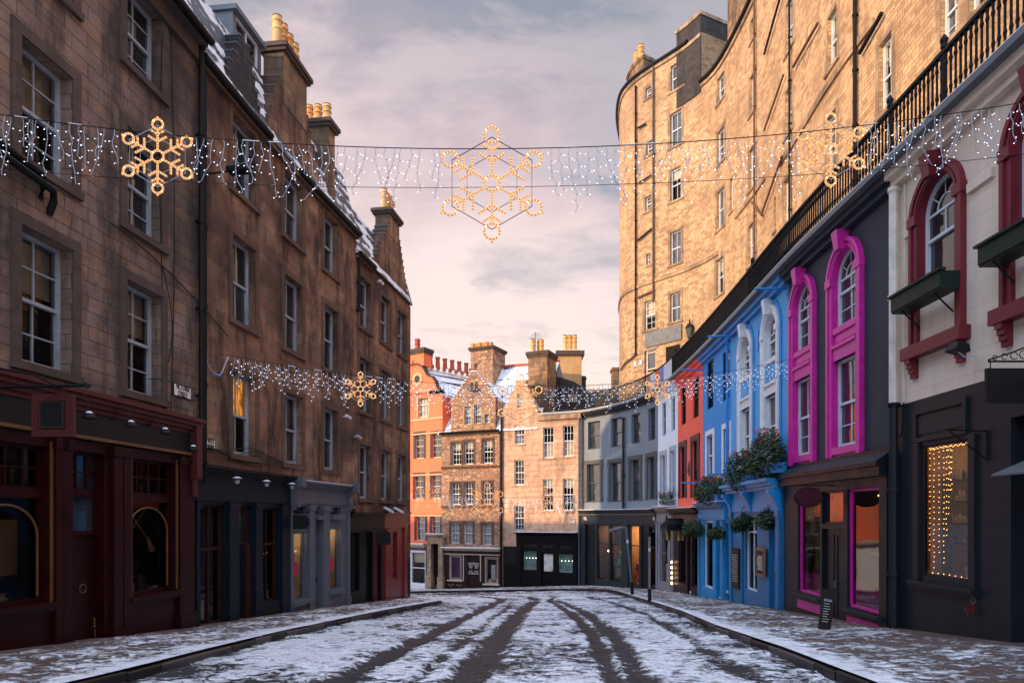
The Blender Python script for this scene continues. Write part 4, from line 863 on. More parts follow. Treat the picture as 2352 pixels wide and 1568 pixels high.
a_ = thing('television_aerial', f.P3(f.s_of(1230, -1.5), zc_, -1.5), 'thin television aerial standing on the tan chimney behind its pots', 'aerial')
mb = MB().mat('iron'); c_ = Vector(a_.location); mb.tube([c_, c_ + Vector((0, 0, 1.6))], .02, 5)
for k in range(4): mb.tube([c_ + Vector((-.5 + .1 * k, 0, 1.15 + .12 * k)), c_ + Vector((.5 - .08 * k, 0, 1.15 + .12 * k))], .012, 4)
mb.build('mast', a_)
# -- rubble house with crowstep gable
st = thing('gabled_house', (-3, 48, -3.4), 'rubble stone house with a crowstepped gable above the brown shopfront', 'house')
wins = [W(f, 1037.4, 1059.4, 1016.8, 1067.4), W(f, 1066, 1088, 1013.5, 1066), W(f, 1109, 1132, 1010, 1063.8), W(f, 1036.5, 1057.7, 1109.6, 1158.6), W(f, 1066.8, 1087, 1109, 1158), W(f, 1109, 1130.6, 1107.5, 1158), W(f, 1035.5, 1056, 1200, 1247), W(f, 1064.7, 1086, 1200, 1248.7), W(f, 1108, 1130, 1201, 1250.6)]
zEv = f.z_of(sT0, 993)
mb = MB().mat('stone_rubble'); wall(mb, f, sT0 + .12, sS0, f.z_of(sT0, q('C2', y=1000), .2), zEv, wins, reveal=.2); backwalls(mb, f, sT0 + .12, sS0, -5.5, zEv, 9); mb.build('wall', st)
for v_ in (1068, 1161): z = f.z_of(sT0, v_); fbox(MB().mat('stone_margin_warm'), f, sT0 + .12, sS0, z - .12, z + .02, 0, .12).build('string_course', st)
mb = MB().mat('stone_margin_warm')
fbox(mb, f, sT0 + .12, sS0, zEv - .05, zEv + .12, 0, .12); mb.mat('iron'); gutter(mb, f, sT0 + .1, sS0 + .05, zEv + .15, .2, .09); mb.build('eaves_gutter', st)
for i, w_ in enumerate(wins): window(f, st, *w_, reveal=.2, cols=3, rows=2, fw=.045, surround=('stone_margin_warm', .14, .02), gl='glass_far', blind=((1.0, 'curtain') if i > 5 else (.35, 'curtain') if i < 3 else None), sillstyle=.08)
g1s, g0s_ = f.s_of(1138), f.s_of(1036); ap = f.s_of(1089); zb_ = zEv; zsh = f.z_of(g1s, q('C1', y=770)); zap = f.z_of(ap, q('C1', y=425))
gl_ = [(g1s, ap - .12, ap + .12, g0s_, zap, 11)]
gw = [WQ(f, 'C1', 810, 890, 865, 1090), WQ(f, 'C1', 930, 1018, 850, 1080), WQ(f, 'C1', 1062, 1120, 960, 1070)]
gg = gabled(zsh, gl_); cuts = sorted(set([g1s, g0s_] + [x for w_ in gw for x in w_[:2]] + stepcuts(gl_))); mb = MB()
for a, b in zip(cuts[:-1], cuts[1:]):
    m_ = (a + b) / 2; z = gg(m_) if b - a > 1e-4 else 0; hit = [w_ for w_ in gw if w_[0] - 1e-4 < m_ < w_[1] + 1e-4]; mb.mat('stone_rubble')
    if hit: fbox(mb, f, a, b, zb_, hit[0][2], -.4, 0); fbox(mb, f, a, b, hit[0][3], z, -.4, 0)
    else: fbox(mb, f, a, b, zb_, z, -.4, 0)
    mb.mat('snow_cap'); fbox(mb, f, a, b, z, z + .05, -.42, .04)
mb.mat('stone_rubble')
for a in (g1s, g0s_): mb.face([f.P3(a, zb_, 0), f.P3(a, zb_, -5), f.P3(a, zsh, -5), f.P3(a, zsh, 0)], [(0, zb_), (5, zb_), (5, zsh), (0, zsh)])
mb.mat('stone_margin_warm'); mb.lathe(f.P3(ap, zap, -.2), [(.09, 0), (.07, .25), (.05, .3), (.14, .42), (.15, .52), (.1, .62), (.01, .66)], 10)
fbox(mb, f, ap - .35, ap + .35, f.z_of(ap, q('C1', y=655)) - .08, f.z_of(ap, q('C1', y=640)), 0, .28)
mb.build('crowstep_gable', st)
mb = MB().mat('sign_black'); 
for dx in (-.28, .06): z = f.z_of(ap, q('C1', y=635)); fbox(mb, f, ap + dx, ap + dx + .22, z, z + .45, 0, .012)
mb.build('dovecote_hole', st)
for w_ in gw: window(f, st, *w_, reveal=.2, cols=3, rows=2, fw=.04, surround=('stone_margin_gold', .12, .02), gl='glass_far', blind=((.5, 'curtain')))
mb = MB().mat('slate_snowy'); zr = zap - .35
for (a, za), (b, z2) in (((g1s, zsh - .2), (ap, zr)), ((ap, zr), (g0s_, zsh - .2))): mb.face([f.P3(a, za, -.2), f.P3(b, z2, -.2), f.P3(b, z2, -6), f.P3(a, za, -6)], [(0, 0), (0, 3.5), (6, 3.5), (6, 0)])
# main roof sloping back, with a sagging ridge
a0_, a1_ = f.s_of(1235), sS0 + .3; zmR = 12.9
for (a, b) in ((a0_, g1s), (g1s, ap), (ap, g0s_), (g0s_, a1_)):
    mb.face([f.P3(a, zEv + .1, .1), f.P3(b, zEv + .1, .1), f.P3(b, zmR, -4.2), f.P3(a, zmR, -4.2)], [(a, 0), (b, 0), (b, 6), (a, 6)]); mb.face([f.P3(a, zmR, -4.2), f.P3(b, zmR, -4.2), f.P3(b, zEv, -8.6), f.P3(a, zEv, -8.6)])
mb.mat('red_clay'); mb.tube([f.P3(a0_, zmR + .1, -4.2), f.P3((a0_ + g1s) / 2, zmR - .02, -4.2), f.P3(g1s, zmR + .05, -4.2), f.P3(a1_, zmR + .1, -4.2)], .12, 6)
mb.mat('lead_grey'); mb.tube([f.P3(g1s - .9, zEv + .3, -.6), f.P3(g1s - 1.5, zmR, -4.2)], .1, 6); mb.build('roof', st)
zt_ = f.z_of(f.s_of(1090), q('C1', y=165), -3.2); stonechimney(st, f, f.s_of(1132, -2.6), f.s_of(1081, -2.6), -4.6, -2.6, 9, zt_, 'stone_rubble', cap=.2)
pots(st, [f.P3(f.s_of(1086 + 8 * k, -2.9), zt_ + .25, -2.9 - .1 * (k % 2)) for k in range(6)], .17, .38, name='chimney_pot')
mb = MB().mat('ochre_render'); fbox(mb, f, f.s_of(1081, -2.6), f.s_of(1081, -2.6) + .03, zt_ - 2.2, zt_ - .02, -4.55, -2.65); mb.build('render_patch', st)
# brown shopfront with cream lines
dS = .22; s0, s1 = f.s_of(1149, dS), f.s_of(1017, dS); A = lambda x0, x1, y0, y1: WQ(f, 'C2', x0, x1, y0, y1, d=dS)
o1, o2, o3 = A(560, 700, 1050, 1330), A(770, 900, 1050, 1430), A(965, 1120, 1072, 1375); o2[2] = -5
zz = lambda y: f.z_of(s0, q('C2', y=y), dS)
sh = shopblk(f, st, s0, s1, dS, zz(1060), zz(1000), zz(975), 'brown_shop', 'brown_shop', 'cream_trim', [o1, o2, o3], -5.5, .3, dent='cream_trim')
tb = MB().mat('cream_trim'); z_ = zz(1052); fbox(tb, f, s0, s1, z_ - .03, z_ + .03, dS + .04, dS + .08)
for x in (725, 920): a = f.s_of(q('C2', x), dS); fbox(tb, f, a - .03, a + .03, zz(1365), z_ - .03, dS, dS + .04)
for o in (o1, o3): fbox(tb, f, o[0] - .12, o[1] + .12, o[2] - .1, o[2] - .0, dS, dS + .1)
z_ = zz(1345); fbox(tb, f, s0, o3[0] - .14, z_, z_ + .03, dS, dS + .03)
for o in (o1, o3):       # painted scroll flourish under each window
    m_, zz_ = (o[0] + o[1]) / 2, o[2] - .38
    for sg in (-1, 1): tb.tube([f.P3(m_ + sg * (.08 + .5 * t), zz_ + .06 * math.sin(t * 9), dS + .02) for t in np.linspace(0, 1, 12)], .012, 4)
tb.build('painted_lining', sh)
for o, bk in ((o1, 'plum_shop'), (o3, 'interior_dark')):
    w_ = shopwin(f, sh, *o, dS - .1, 'cream_trim', 1, 1, 'clear_glass', .07); interior(f, w_, *o, dS - .1, 'interior_dark' if o is o3 else 'purple_paint', depth=.35 if o is o1 else .8)
    bd = MB().mat('cream_trim'); ins = .14
    for qd in ((o[0] + ins, o[1] - ins, o[3] - ins - .02, o[3] - ins), (o[0] + ins, o[1] - ins, o[2] + ins, o[2] + ins + .02), (o[0] + ins, o[0] + ins + .02, o[2] + ins, o[3] - ins), (o[1] - ins - .02, o[1] - ins, o[2] + ins, o[3] - ins)): fbox(bd, f, *qd, dS - .095, dS - .09)
    bd.build('painted_border', w_)
gb = MB().mat('interior_pale'); m_ = (o3[0] + o3[1]) / 2
fbox(gb, f, m_ - .16, m_ + .16, o3[2] + .3, o3[2] + 1.3, dS - .5, dS - .3); fbox(gb, f, m_ - .45, m_ + .35, o3[2] + .06, o3[2] + .3, dS - .5, dS - .25); gb.mat('xmas_red'); fbox(gb, f, m_ - .3, m_ + .1, o3[2] + .1, o3[2] + .25, dS - .249, dS - .22)
gb.build('display_goods', sh)
d_ = door(f, sh, o2[0], o2[1], -3.75, o2[3], dS - .08, 'brown_shop', panels=((.08, .34), (.40, .75), (.8, .95)), leaves=2)
zd = zz(1215); xm = (o2[0] + o2[1]) / 2; wd = (o2[1] - o2[0]) / 4
for sg in (-1, 1): text_mesh('Sandwiches\nQuiches\nSoups\n\nSIT-IN\nTAKE AWAY', .17, f.frame(xm + sg * wd, zd, dS - .055), 'sign_white', d_, sx=.62)
# -- orange house with curved gable
orr = thing('gabled_house', (-9, 51, -3.6), 'orange rendered house with a curved gable and round attic window', 'house')
dO = -.15; wins = [WQ(f, 'C1', 228, 356, 685, 1005, d=dO), WQ(f, 'C1', 190, 302, 1210, 1520, d=dO), WQ(f, 'C1', 400, 520, 1200, 1510, d=dO), WQ(f, 'C2', 165, 270, 140, 415, d=dO), WQ(f, 'C2', 360, 465, 130, 410, d=dO), WQ(f, 'C2', 185, 290, 610, 885, d=dO), WQ(f, 'C2', 360, 460, 610, 830, d=dO)]
sOr = f.s_of(1019, dO); sOl = sOr + 11.5; cen = f.s_of(950, dO); zO = 10.6
# curved gable outline from the right side up to the chimney, mirrored
prof = [(f.s_of(q('C1', x), dO), f.z_of(f.s_of(q('C1', x), dO), q('C1', y=y), dO)) for x, y in ((553, 722), (500, 690), (462, 620), (440, 550), (400, 500), (352, 488), (345, 470), (330, 468), (318, 430), (290, 385), (250, 352), (215, 345))]
prof = prof + [(2 * cen - s_, z_) for s_, z_ in prof[::-1]]; prof.sort()
ps, pz = [p[0] for p in prof], [p[1] for p in prof]
def og(a): return float(np.interp(a, ps, pz))
mb = MB().mat('orange_render'); zlow = pz[0] - .02; wall(mb, f, sOr, sOl, f.z_of(f.s_of(977), q('C2', y=985), .1), zlow, wins, d=dO, reveal=.18)
for k in range(len(ps) - 1):
    mb.face([f.P3(ps[k], zlow, dO), f.P3(ps[k + 1], zlow, dO), f.P3(ps[k + 1], pz[k + 1], dO), f.P3(ps[k], pz[k], dO)], [(ps[k], zlow), (ps[k + 1], zlow), (ps[k + 1], pz[k + 1]), (ps[k], pz[k])]) if pz[k] > zlow or pz[k + 1] > zlow else None
w0 = wins[0]; backwalls(mb, f, sOr, sOl, -6, zlow, 9); mb.build('wall', orr)
cp = MB().mat('stone_margin'); 
for k in range(len(ps) - 1):
    if ps[k + 1] - ps[k] < 1e-4: continue
    a, b, za, zb2 = ps[k], ps[k + 1], pz[k], pz[k + 1]
    cp.face([f.P3(a, za, dO + .1), f.P3(b, zb2, dO + .1), f.P3(b, zb2 + .14, dO + .1), f.P3(a, za + .14, dO + .1)]); cp.face([f.P3(a, za + .14, dO + .1), f.P3(b, zb2 + .14, dO + .1), f.P3(b, zb2 + .14, dO - .35), f.P3(a, za + .14, dO - .35)]); cp.face([f.P3(a, za, dO + .1), f.P3(b, zb2, dO + .1), f.P3(b, zb2, dO), f.P3(a, za, dO)])
cp.mat('orange_band')
for v0, v1 in ((q('C1', y=985), q('C1', y=1012)), (q('C1', y=1172), q('C1', y=1192)), (q('C2', y=118), q('C2', y=138)), (q('C2', y=590), q('C2', y=608))):
    za, zb2 = f.z_of(sOr, v1, dO), f.z_of(sOr, v0, dO); fbox(cp, f, sOr, sOl, za, zb2, dO, dO + .05)
cc = (f.s_of(q('C1', 220), dO), f.z_of(f.s_of(q('C1', 220), dO), q('C1', y=520), dO))
for c_ in (cc, (2 * cen - cc[0] + .3, cc[1])): ring(cp, f, c_[0], c_[1], .27, .5, dO, dO + .05, 12); [cp.face([f.P3(c_[0] + .27 * math.cos(t), c_[1] + .27 * math.sin(t), dO + .05), f.P3(c_[0] + .5 * math.cos(t), c_[1] + .5 * math.sin(t), dO + .05), f.P3(c_[0] + .5 * math.cos(t2), c_[1] + .5 * math.sin(t2), dO + .05), f.P3(c_[0] + .27 * math.cos(t2), c_[1] + .27 * math.sin(t2), dO + .05)]) for t, t2 in zip(np.linspace(math.pi, 2 * math.pi, 13)[:-1], np.linspace(math.pi, 2 * math.pi, 13)[1:])]
cp.build('gable_coping', orr)
for c_ in (cc, (2 * cen - cc[0] + .3, cc[1])): pb = MB().mat('glass'); pb.face([f.P3(c_[0] + .28 * math.cos(t), c_[1] + .28 * math.sin(t), dO + .02) for t in np.linspace(0, 6.283, 21)[:-1]]); pb.build('round_window', orr)
for i, w_ in enumerate(wins): window(f, orr, *w_, d=dO, reveal=.18, cols=3 if i == 0 else 2, rows=2, fw=.05, surround=('stone_margin', .17, .03) if i else ('orange_band', .12, .03), gl='glass_far', fmat='sash_white' if i == 0 else 'cream_trim', blind=((.95, 'curtain') if i == 0 else None))
stonechimney(orr, f, cen - .75 - .3, cen + .75 - .3, dO - .9, dO + .05, og(cen) - .1, f.z_of(cen, q('C1', y=215), dO), 'orange_render', cap=.3)
pots(orr, [f.P3(cen - .05 + .0, f.z_of(cen, q('C1', y=165), dO), dO - .4)], .2, .95, 'red_clay')
mb = MB().mat('slate_snowy'); zrid = f.z_of(cen, q('C1', y=345), dO); n_ = 6
# roof: curved slope on the street side running back to the right, over the neighbour
P = [(sOr - .1, pz[0] - .1), (sOr + .9, pz[0] + .25), (sOr + 1.7, pz[0] + 1.4), (sOr + 2.6, zrid - .5), (cen, zrid)]
for (a, za), (b, z2) in zip(P[:-1], P[1:]):
    mb.face([f.P3(a, za, dO - .1), f.P3(b, z2, dO - .1), f.P3(b - 5.0, z2 - 1.0, dO - 6), f.P3(a - 5.0, za - .6, dO - 6)], [(0, za * 1.3), (0, z2 * 1.3), (8, z2 * 1.3), (8, za * 1.3)])
for (a, za), (b, z2) in zip(P[:-1], P[1:]):
    mb.face([f.P3(2 * cen - a, za, dO - .1), f.P3(2 * cen - b, z2, dO - .1), f.P3(2 * cen - b - 5, z2 - 1, dO - 6), f.P3(2 * cen - a - 5, za - .6, dO - 6)])
mb.build('roof', orr)
mb = MB().mat('red_clay')
for k in range(16): t = k / 16; mb.box(-.13, .13, -.1, .1, 0, .28, Matrix.Translation(f.P3(cen - 5 * t, zrid - t + .02, dO - 6 * t)))
mb.build('ridge_tile', orr)
for k in range(7): MB().mat('red_clay').lathe(f.P3(cen - .7 - .38 * k, zrid + .1 - .07 * k, dO - 1.2 - .45 * k), [(.2, 0), (.17, .1), (.15, .6), (.19, .65), (.18, .75)], 10).build('chimney_pot', orr)
# shop below the orange house and the stone doorway beside it
dS = .15; s0, s1 = f.s_of(977, dS), sOl; zz = lambda y: f.z_of(s0, q('C2', y=y), dS); o1 = WQ(f, 'C2', 125, 288, 1010, 1375, d=dS)
sh = shopblk(f, orr, s0, s1, dS, zz(1000), zz(955), zz(925), 'white_paint', 'purple_paint', 'cream_trim', [o1], -6, .3, dent='cream_trim')
w_ = shopwin(f, sh, *o1, dS - .1, 'white_paint', 1, 1, 'clear_glass', .07, transom=o1[2] + (o1[3] - o1[2]) * .5); interior(f, w_, *o1, dS - .1, 'interior_dark', depth=1)
gb = MB().mat('interior_pale')
for k in range(46):
    e = random.random(); x, z = (o1[0] + (.12 if random.random() < .5 else (o1[1] - o1[0]) - .12) + random.uniform(-.06, .06), o1[2] + .1 + e * (o1[3] - o1[2]) * .6) if k < 32 else (o1[0] + e * (o1[1] - o1[0]), o1[2] + random.choice([.12, (o1[3] - o1[2]) * .58]))
    gb.octa(f.P3(x, z, dS - .15), .045, (random.uniform(-1, 1), 0, 1))
gb.mat('blind_warm'); fquad(gb, f, o1[0], o1[1], o1[2] + (o1[3] - o1[2]) * .66, o1[3], dS - .3); gb.mat('wood_brown'); fbox(gb, f, o1[0], o1[1], o1[2] + .95, o1[2] + .98, dS - .7, dS - .3); gb.build('window_garland', w_)
pr = MB().mat('stone_margin_gold'); dS = .45; A0, A1 = f.s_of(1016, dS), f.s_of(981, dS)
for a, b in ((A0, A0 + .35), (A1 - .35, A1)): fbox(pr, f, a, b, -5, f.z_of(A0, q('C2', y=925), dS), .1, dS); fbox(pr, f, a - .05, b + .05, -5, f.z_of(A0, q('C2', y=1300), dS), .05, dS + .06)
zt_ = f.z_of(A0, q('C2', y=925), dS); fbox(pr, f, A0, A1, zt_, zt_ + .45, .1, dS + .02); cornice(pr, f, A0 - .1, A1 + .1, zt_ + .45, .25, .1, dS + .1, 3); pr.mat('snow_cap'); fbox(pr, f, A0 - .1, A1 + .1, zt_ + .703, zt_ + .75, .1, dS + .08)
pr.mat('interior_dark'); fquad(pr, f, A0, A1, -5, zt_, -.02); pr.mat('stone_margin'); 
for k in range(3): fbox(pr, f, A0 + .35, A1 - .35, -5, -3.7 + .17 * k, -.02, .4 - .13 * k)
pr.build('portico', orr)
# ------------------------------------------------------------------ right row of painted shops under the terrace
f = RW; ZC = TZ - .42
B = dict(cream0=2.0, cream1=f.s_of(2061), mag1=f.s_of(1811), pub1=f.s_of(1677), blue1=f.s_of(1614.5), or1=f.s_of(1557), wh1=f.s_of(1511.5), grey1=f.s_of(1329))
def row_house(label, s0, s1, mat, ops, reveal=.2, pt=None, zsplit=None, mat2=None, zlo=-4.5, cmat=None):
    c = f.P3((s0 + s1) / 2, 0, -1); o = thing('terraced_house', (c[0], c[1], float(G(c[0], c[1]))), label, 'house')
    mb = MB().mat(mat)
    if zsplit:
        wall(mb, f, s0, s1, zsplit, TZ - .1, [x for x in ops if x[2] > zsplit], reveal=reveal); mb.mat(mat2); wall(mb, f, s0, s1, zlo, zsplit, [x for x in ops if x[2] < zsplit], reveal=reveal)
    else: wall(mb, f, s0, s1, zlo, TZ - .1, ops, reveal=reveal)
    mb.build('wall', o)
    cb = MB().mat(cmat or mat); fbox(cb, f, s0, s1, ZC, ZC + .14, 0, .14); fbox(cb, f, s0, s1, ZC + .14, TZ - .12, 0, .26); cb.build('cornice', o)
    return o
def arch_bay(o, c, r, zs, zb_up, zt_low, zb_low, pm, panelmat, fm, surround_w=.26, proj=.07, base_z=None, lower=True, key=True, gl='glass', reveal=.22, cols=2):
    """tall painted surround with an arched upper window, a panel and a lower window"""
    s0, s1 = c - r, c + r
    window(f, o, s0, s1, zb_up, zs + r, reveal=reveal, cols=cols, rows=1, rows2=2 if lower else 1, fmat=fm, arch=True, fw=.06, gl=gl, cols2=cols if lower else 1)
    sb = MB().mat(pm); w = surround_w
    ring(sb, f, c, zs, r, r + w, 0, proj); ring(sb, f, c, zs, r + w * .6, r + w, proj, proj + .04); ring(sb, f, c, zs, r + w * .2, r + w * .35, proj, proj + .02)
    bz = base_z if base_z is not None else zb_up
    for a, b in ((s0 - w, s0), (s1, s1 + w)):
        fbox(sb, f, a, b, bz, zs, 0, proj); 
        oa, ob = (a, a + w * .4) if a < c - r else (b - w * .4, b); fbox(sb, f, oa, ob, bz, zs, proj, proj + .035)
        fbox(sb, f, a - .02, b + .02, zs - .09, zs + .09, 0, proj + .05)
    if key:
        k = [(c - .1, zs + r - .03), (c + .1, zs + r - .03), (c + .145, zs + r + w + .17), (c - .145, zs + r + w + .17)]; d0, d1 = proj, proj + .16
        F_ = [f.P3(*p, d1 + (.05 if i > 1 else 0)) for i, p in enumerate(k)]; K_ = [f.P3(*p, 0) for p in k]; sb.face(F_)
        for i in range(4): sb.face([F_[i], F_[(i + 1) % 4], K_[(i + 1) % 4], K_[i]])
    # arched jamb lining in the surround colour
    A_ = arcpts(c, zs, r - .004, 16)
    for p, q_ in zip(A_[:-1], A_[1:]): sb.face([f.P3(*p, proj), f.P3(*q_, proj), f.P3(*q_, -reveal + .05), f.P3(*p, -reveal + .05)])
    for a in (s0 + .004, s1 - .004): sb.face([f.P3(a, bz + .01, proj), f.P3(a, zs, proj), f.P3(a, zs, -reveal + .05), f.P3(a, bz + .01, -reveal + .05)])
    if lower:
        fbox(sb, f, s0, s1, zb_up - .14, zb_up, -reveal + .05, proj - .02); fbox(sb, f, s0, s1, zt_low + .02, zt_low + .3, -reveal + .06, proj - .03); fbox(sb, f, s0, s1, zt_low + .3, zt_low + .38, -reveal + .06, proj + .02); fbox(sb, f, s0, s1, zb_low - .16, zb_low, -reveal + .05, proj); fbox(sb, f, s0, s1, bz, zb_low - .16, .001, .02)
        sb.mat(panelmat); fbox(sb, f, s0, s1, zt_low + .38, zb_up - .14, .001, .012); fbox(sb, f, s0 + .1, s1 - .1, zt_low + .44, zb_up - .2, .012, .025)
        sb.build('surround', o); window(f, o, s0, s1, zb_low, zt_low + .02, reveal=reveal, cols=2, rows=1, rows2=2, fmat=fm, fw=.06, gl=gl)
    else: sb.build('surround', o)
# -- cream and charcoal house with crimson arches
W1, W2 = 12.2, 9.75; s_w1 = f.s_of(CX + F * 7.62 / W1); s_w2 = f.s_of(CX + F * 7.6 / W2); r_ = .56; zs_ = 7.12
shop = WQ(f, 'R7', 915, 1190, 130, 920)
shop[2], shop[3] = .50, 2.90; shop[1] += .16
ops = [(c - r_, c + r_, 5.5, zs_ + r_, True, .15) for c in (s_w1, s_w2)] + [(*shop, False, .07)]
sD = f.s_of(2322); ops2 = ops + [(sD - 1.6, sD, -1.2, 3.1)]
cr = row_house('cream house with crimson arched window surrounds, nearest house on the right', B['cream0'], B['cream1'], 'cream_render', ops2, .3, zsplit=3.78, mat2='charcoal_lower', cmat='cream_render')
for c in (s_w1, s_w2):
    arch_bay(cr, c, r_, zs_, 5.5, 0, 0, 'crimson_paint', 'crimson_paint', 'sash_white', .21, .07, 4.72, lower=False, cols=2, reveal=.15)
    sb = MB().mat('crimson_paint'); fbox(sb, f, c - r_ - .32, c + r_ + .32, 4.55, 4.78, 0, .2)
    for e in (c - r_ - .2, c + r_ + .04): 
        for k in range(4): fbox(sb, f, e, e + .16, 4.55 - .09 * (k + 1), 4.55 - .09 * k, 0, .18 - .035 * k)
    sb.mat('charcoal_lower'); fquad(sb, f, c - r_, c + r_, 4.78, 5.5, -.02); sb.build('window_sill', cr)
    bx = thing('window_box', f.P3(c, 5.45, .2), 'dark green window box under the %s crimson arch' % ('fully visible' if c == s_w1 else 'cropped right-hand'), 'window box', 'window boxes on the cream house')
    mb = MB().mat('green_box'); fbox(mb, f, c - .75, c + .75, 5.42, 5.45, .08, .42); fbox(mb, f, c - .75, c + .75, 5.45, 5.72, .40, .44); fbox(mb, f, c - .75, c - .71, 5.45, 5.72, .08, .40); fbox(mb, f, c + .71, c + .75, 5.45, 5.72, .08, .40); fbox(mb, f, c - .80, c + .80, 5.72, 5.76, .36, .48); mb.build('trough', bx)
    for e in (-.5, .5): MB().mat('iron').tube([f.P3(c + e, 5.42, .38), f.P3(c + e, 5.1, .05)], .016, 5).build('bracket', bx)
for a_, b_ in ((B['cream0'], s_w2 - 1.0), (s_w2 + 1.0, s_w1 - .85), (s_w1 + .85, B['cream1'] - .3)):
    if b_ > a_: fbox(MB().mat('cream_render'), f, a_, b_, 6.95, 7.10, 0, .06).build('string_course', cr)
pn = MB().mat('charcoal_lower'); a, b = f.s_of(2103), f.s_of(2224); a, b = min(a, b), max(a, b)
for qd in ((a, b, 3.5, 3.6), (a, b, 2.98, 3.06), (a, a + .08, 3.06, 3.5), (b - .08, b, 3.06, 3.5)): fbox(pn, f, *qd, 0, .05)
fbox(pn, f, a + .12, b - .12, 3.12, 3.44, 0, .02)
for qd in ((shop[0] - .16, shop[0], shop[2] - .1, 2.96), (shop[1], shop[1] + .16, shop[2] - .1, 2.96)): fbox(pn, f, *qd, 0, .05)
cornice(pn, f, shop[0] - .22, shop[1] + .22, shop[2] - .22, .12, 0, .14, 2); pn.build('fascia_panel', cr)
w_ = shopwin(f, cr, *shop, -.07, 'charcoal_lower', 1, 1, 'clear_glass', .04)
interior(f, w_, *shop, -.07, 'interior_warm', 'orange_wood', 1.5, side='interior_warm')
ld = bpy.data.lights.new('shop_lamp', 'POINT'); ld.energy = 2.2; ld.color = (1, .62, .32); ld.shadow_soft_size = .04
l_ = bpy.data.objects.new('shop_lamp', ld); C.objects.link(l_); l_.location = f.P3((shop[0] + shop[1]) / 2 + .1, 2.7, -.9)
mb = MB().mat('wood_brown'); sx0, sx1 = shop[1] - .26, shop[1] - .01
for z in (1.08, 1.45, 1.85, 2.25): fbox(mb, f, sx0, sx1, z, z + .03, -.95, -.40)
fbox(mb, f, sx0, sx1, .5, 2.3, -.41, -.39); mb.build('shelf_unit', w_)
mb = MB()
for z in (1.11, 1.48, 1.88, 2.28):
    for k in range(6):
        mb.mat(random.choice(['interior_pale', 'curtain', 'cream_trim', 'sign_white', 'iron'])); x = -.46 - .08 * k; h_ = random.uniform(.08, .22); mb.lathe(f.P3(sx0 + random.uniform(.05, .12), z, x), [(.035, 0), (.04, h_ * .6), (.02, h_ * .8), (.02, h_)], 7)
for k in range(12):
    mb.mat(random.choice(['interior_pale', 'wood_brown', 'sign_black', 'banner_blue', 'cream_trim'])); x = shop[0] + .08 + .085 * k; h_ = random.uniform(.06, .22); fbox(mb, f, x, x + .07, shop[2] + .001, shop[2] + h_, -.55 - .1 * (k % 3), -.5 - .1 * (k % 3))
mb.mat('sign_black'); fbox(mb, f, (shop[0] + shop[1]) / 2 - .15, (shop[0] + shop[1]) / 2 + .12, shop[2] + .22, shop[2] + .5, -.52, -.5)
c_ = Vector(f.P3(shop[0] + .46, 1.33, -.36)); mb.mat('plum_shop'); mb.lathe(c_ - f.n_of(shop[0]) * .01, [(.005, 0), (.13, .004), (.13, .016), (.005, .02)], 14, f.n_of(shop[0])); mb.build('display_goods', w_)
lt = thing('fairy_light_curtain', f.P3((shop[0] + shop[1]) / 2, 2.85, -.4), 'amber fairy light curtain hanging inside the lit shop window at right', 'fairy lights')
for k in range(8):
    x = shop[1] - .06 - [0, .13, .28, .42, .50, .56, .60, .64][k]; pts = [Vector(f.P3(x + random.uniform(-.012, .012), 2.86 - i * .1, -.14)) for i in range(int(random.choice([22, 20, 23]) if k < 4 else random.choice([13, 17, 9])))]
    wr = MB().mat('iron').tube(pts, .003, 3).build('light_strand', lt); b_ = MB().mat('bulb_amber')
    for p in pts: b_.octa(p + Vector((0, 0, random.uniform(-.02, .02))), .0075)
    b_.build('bulb_chain', wr, kind='stuff')
pts = [Vector(f.P3(shop[0] + .05 + (shop[1] - shop[0] - .1) * i / 30, 2.84 + .015 * math.sin(i * 2), -.16)) for i in range(31)] + [Vector(f.P3(shop[0] + .05 + (shop[1] - shop[0] - .1) * i / 16, shop[2] + .04 + .02 * math.sin(i * 3), -.15)) for i in range(17)]
wr = MB().mat('iron').tube(pts[:31], .003, 3).build('light_strand', lt); b_ = MB().mat('bulb_amber')
for p in pts: b_.octa(p, .008)
b_.build('bulb_chain', wr, kind='stuff')
dk = MB().mat('sign_black'); fquad(dk, f, sD - 1.6, sD, -1.2, 3.1, -.3); dk.build('doorway', cr)
cn = MB().mat('lead_grey'); a, b = sD - 1.5, sD - .25
cn.face([f.P3(a, 2.42, 0), f.P3(b, 2.42, 0), f.P3(b - .05, 2.22, .5), f.P3(a, 2.22, .5)]); cn.face([f.P3(a, 2.38, 0), f.P3(b, 2.38, 0), f.P3(b - .05, 2.19, .5), f.P3(a, 2.19, .5)]); fbox(cn, f, a, b - .05, 2.19, 2.22, .49, .51); cn.build('canopy', cr)
pipe(f, cr, B['cream1'] - .1, 3.78, TZ - .5, .13, .085, 'pipe_cream'); pipe(f, cr, B['cream1'] - .1, -1.2, 3.78, .13, .085, 'charcoal_lower')
mb = MB().mat('cream_render'); mb.tube([f.P3(B['cream1'] - .32, 8.0, .04), f.P3(B['cream1'] - .34, 6.2, .04), f.P3(B['cream1'] - .3, 3.8, .04)], .014, 5); mb.mat('iron'); mb.tube([f.P3(B['cream1'] - .3, 3.8, .04), f.P3(B['cream1'] - .26, 3.2, .05), f.P3(B['cream1'] + .1, 2.95, .06), f.P3(B['cream1'] + 1.2, 3.0, .05)], .016, 5); mb.build('wall_cable', cr)
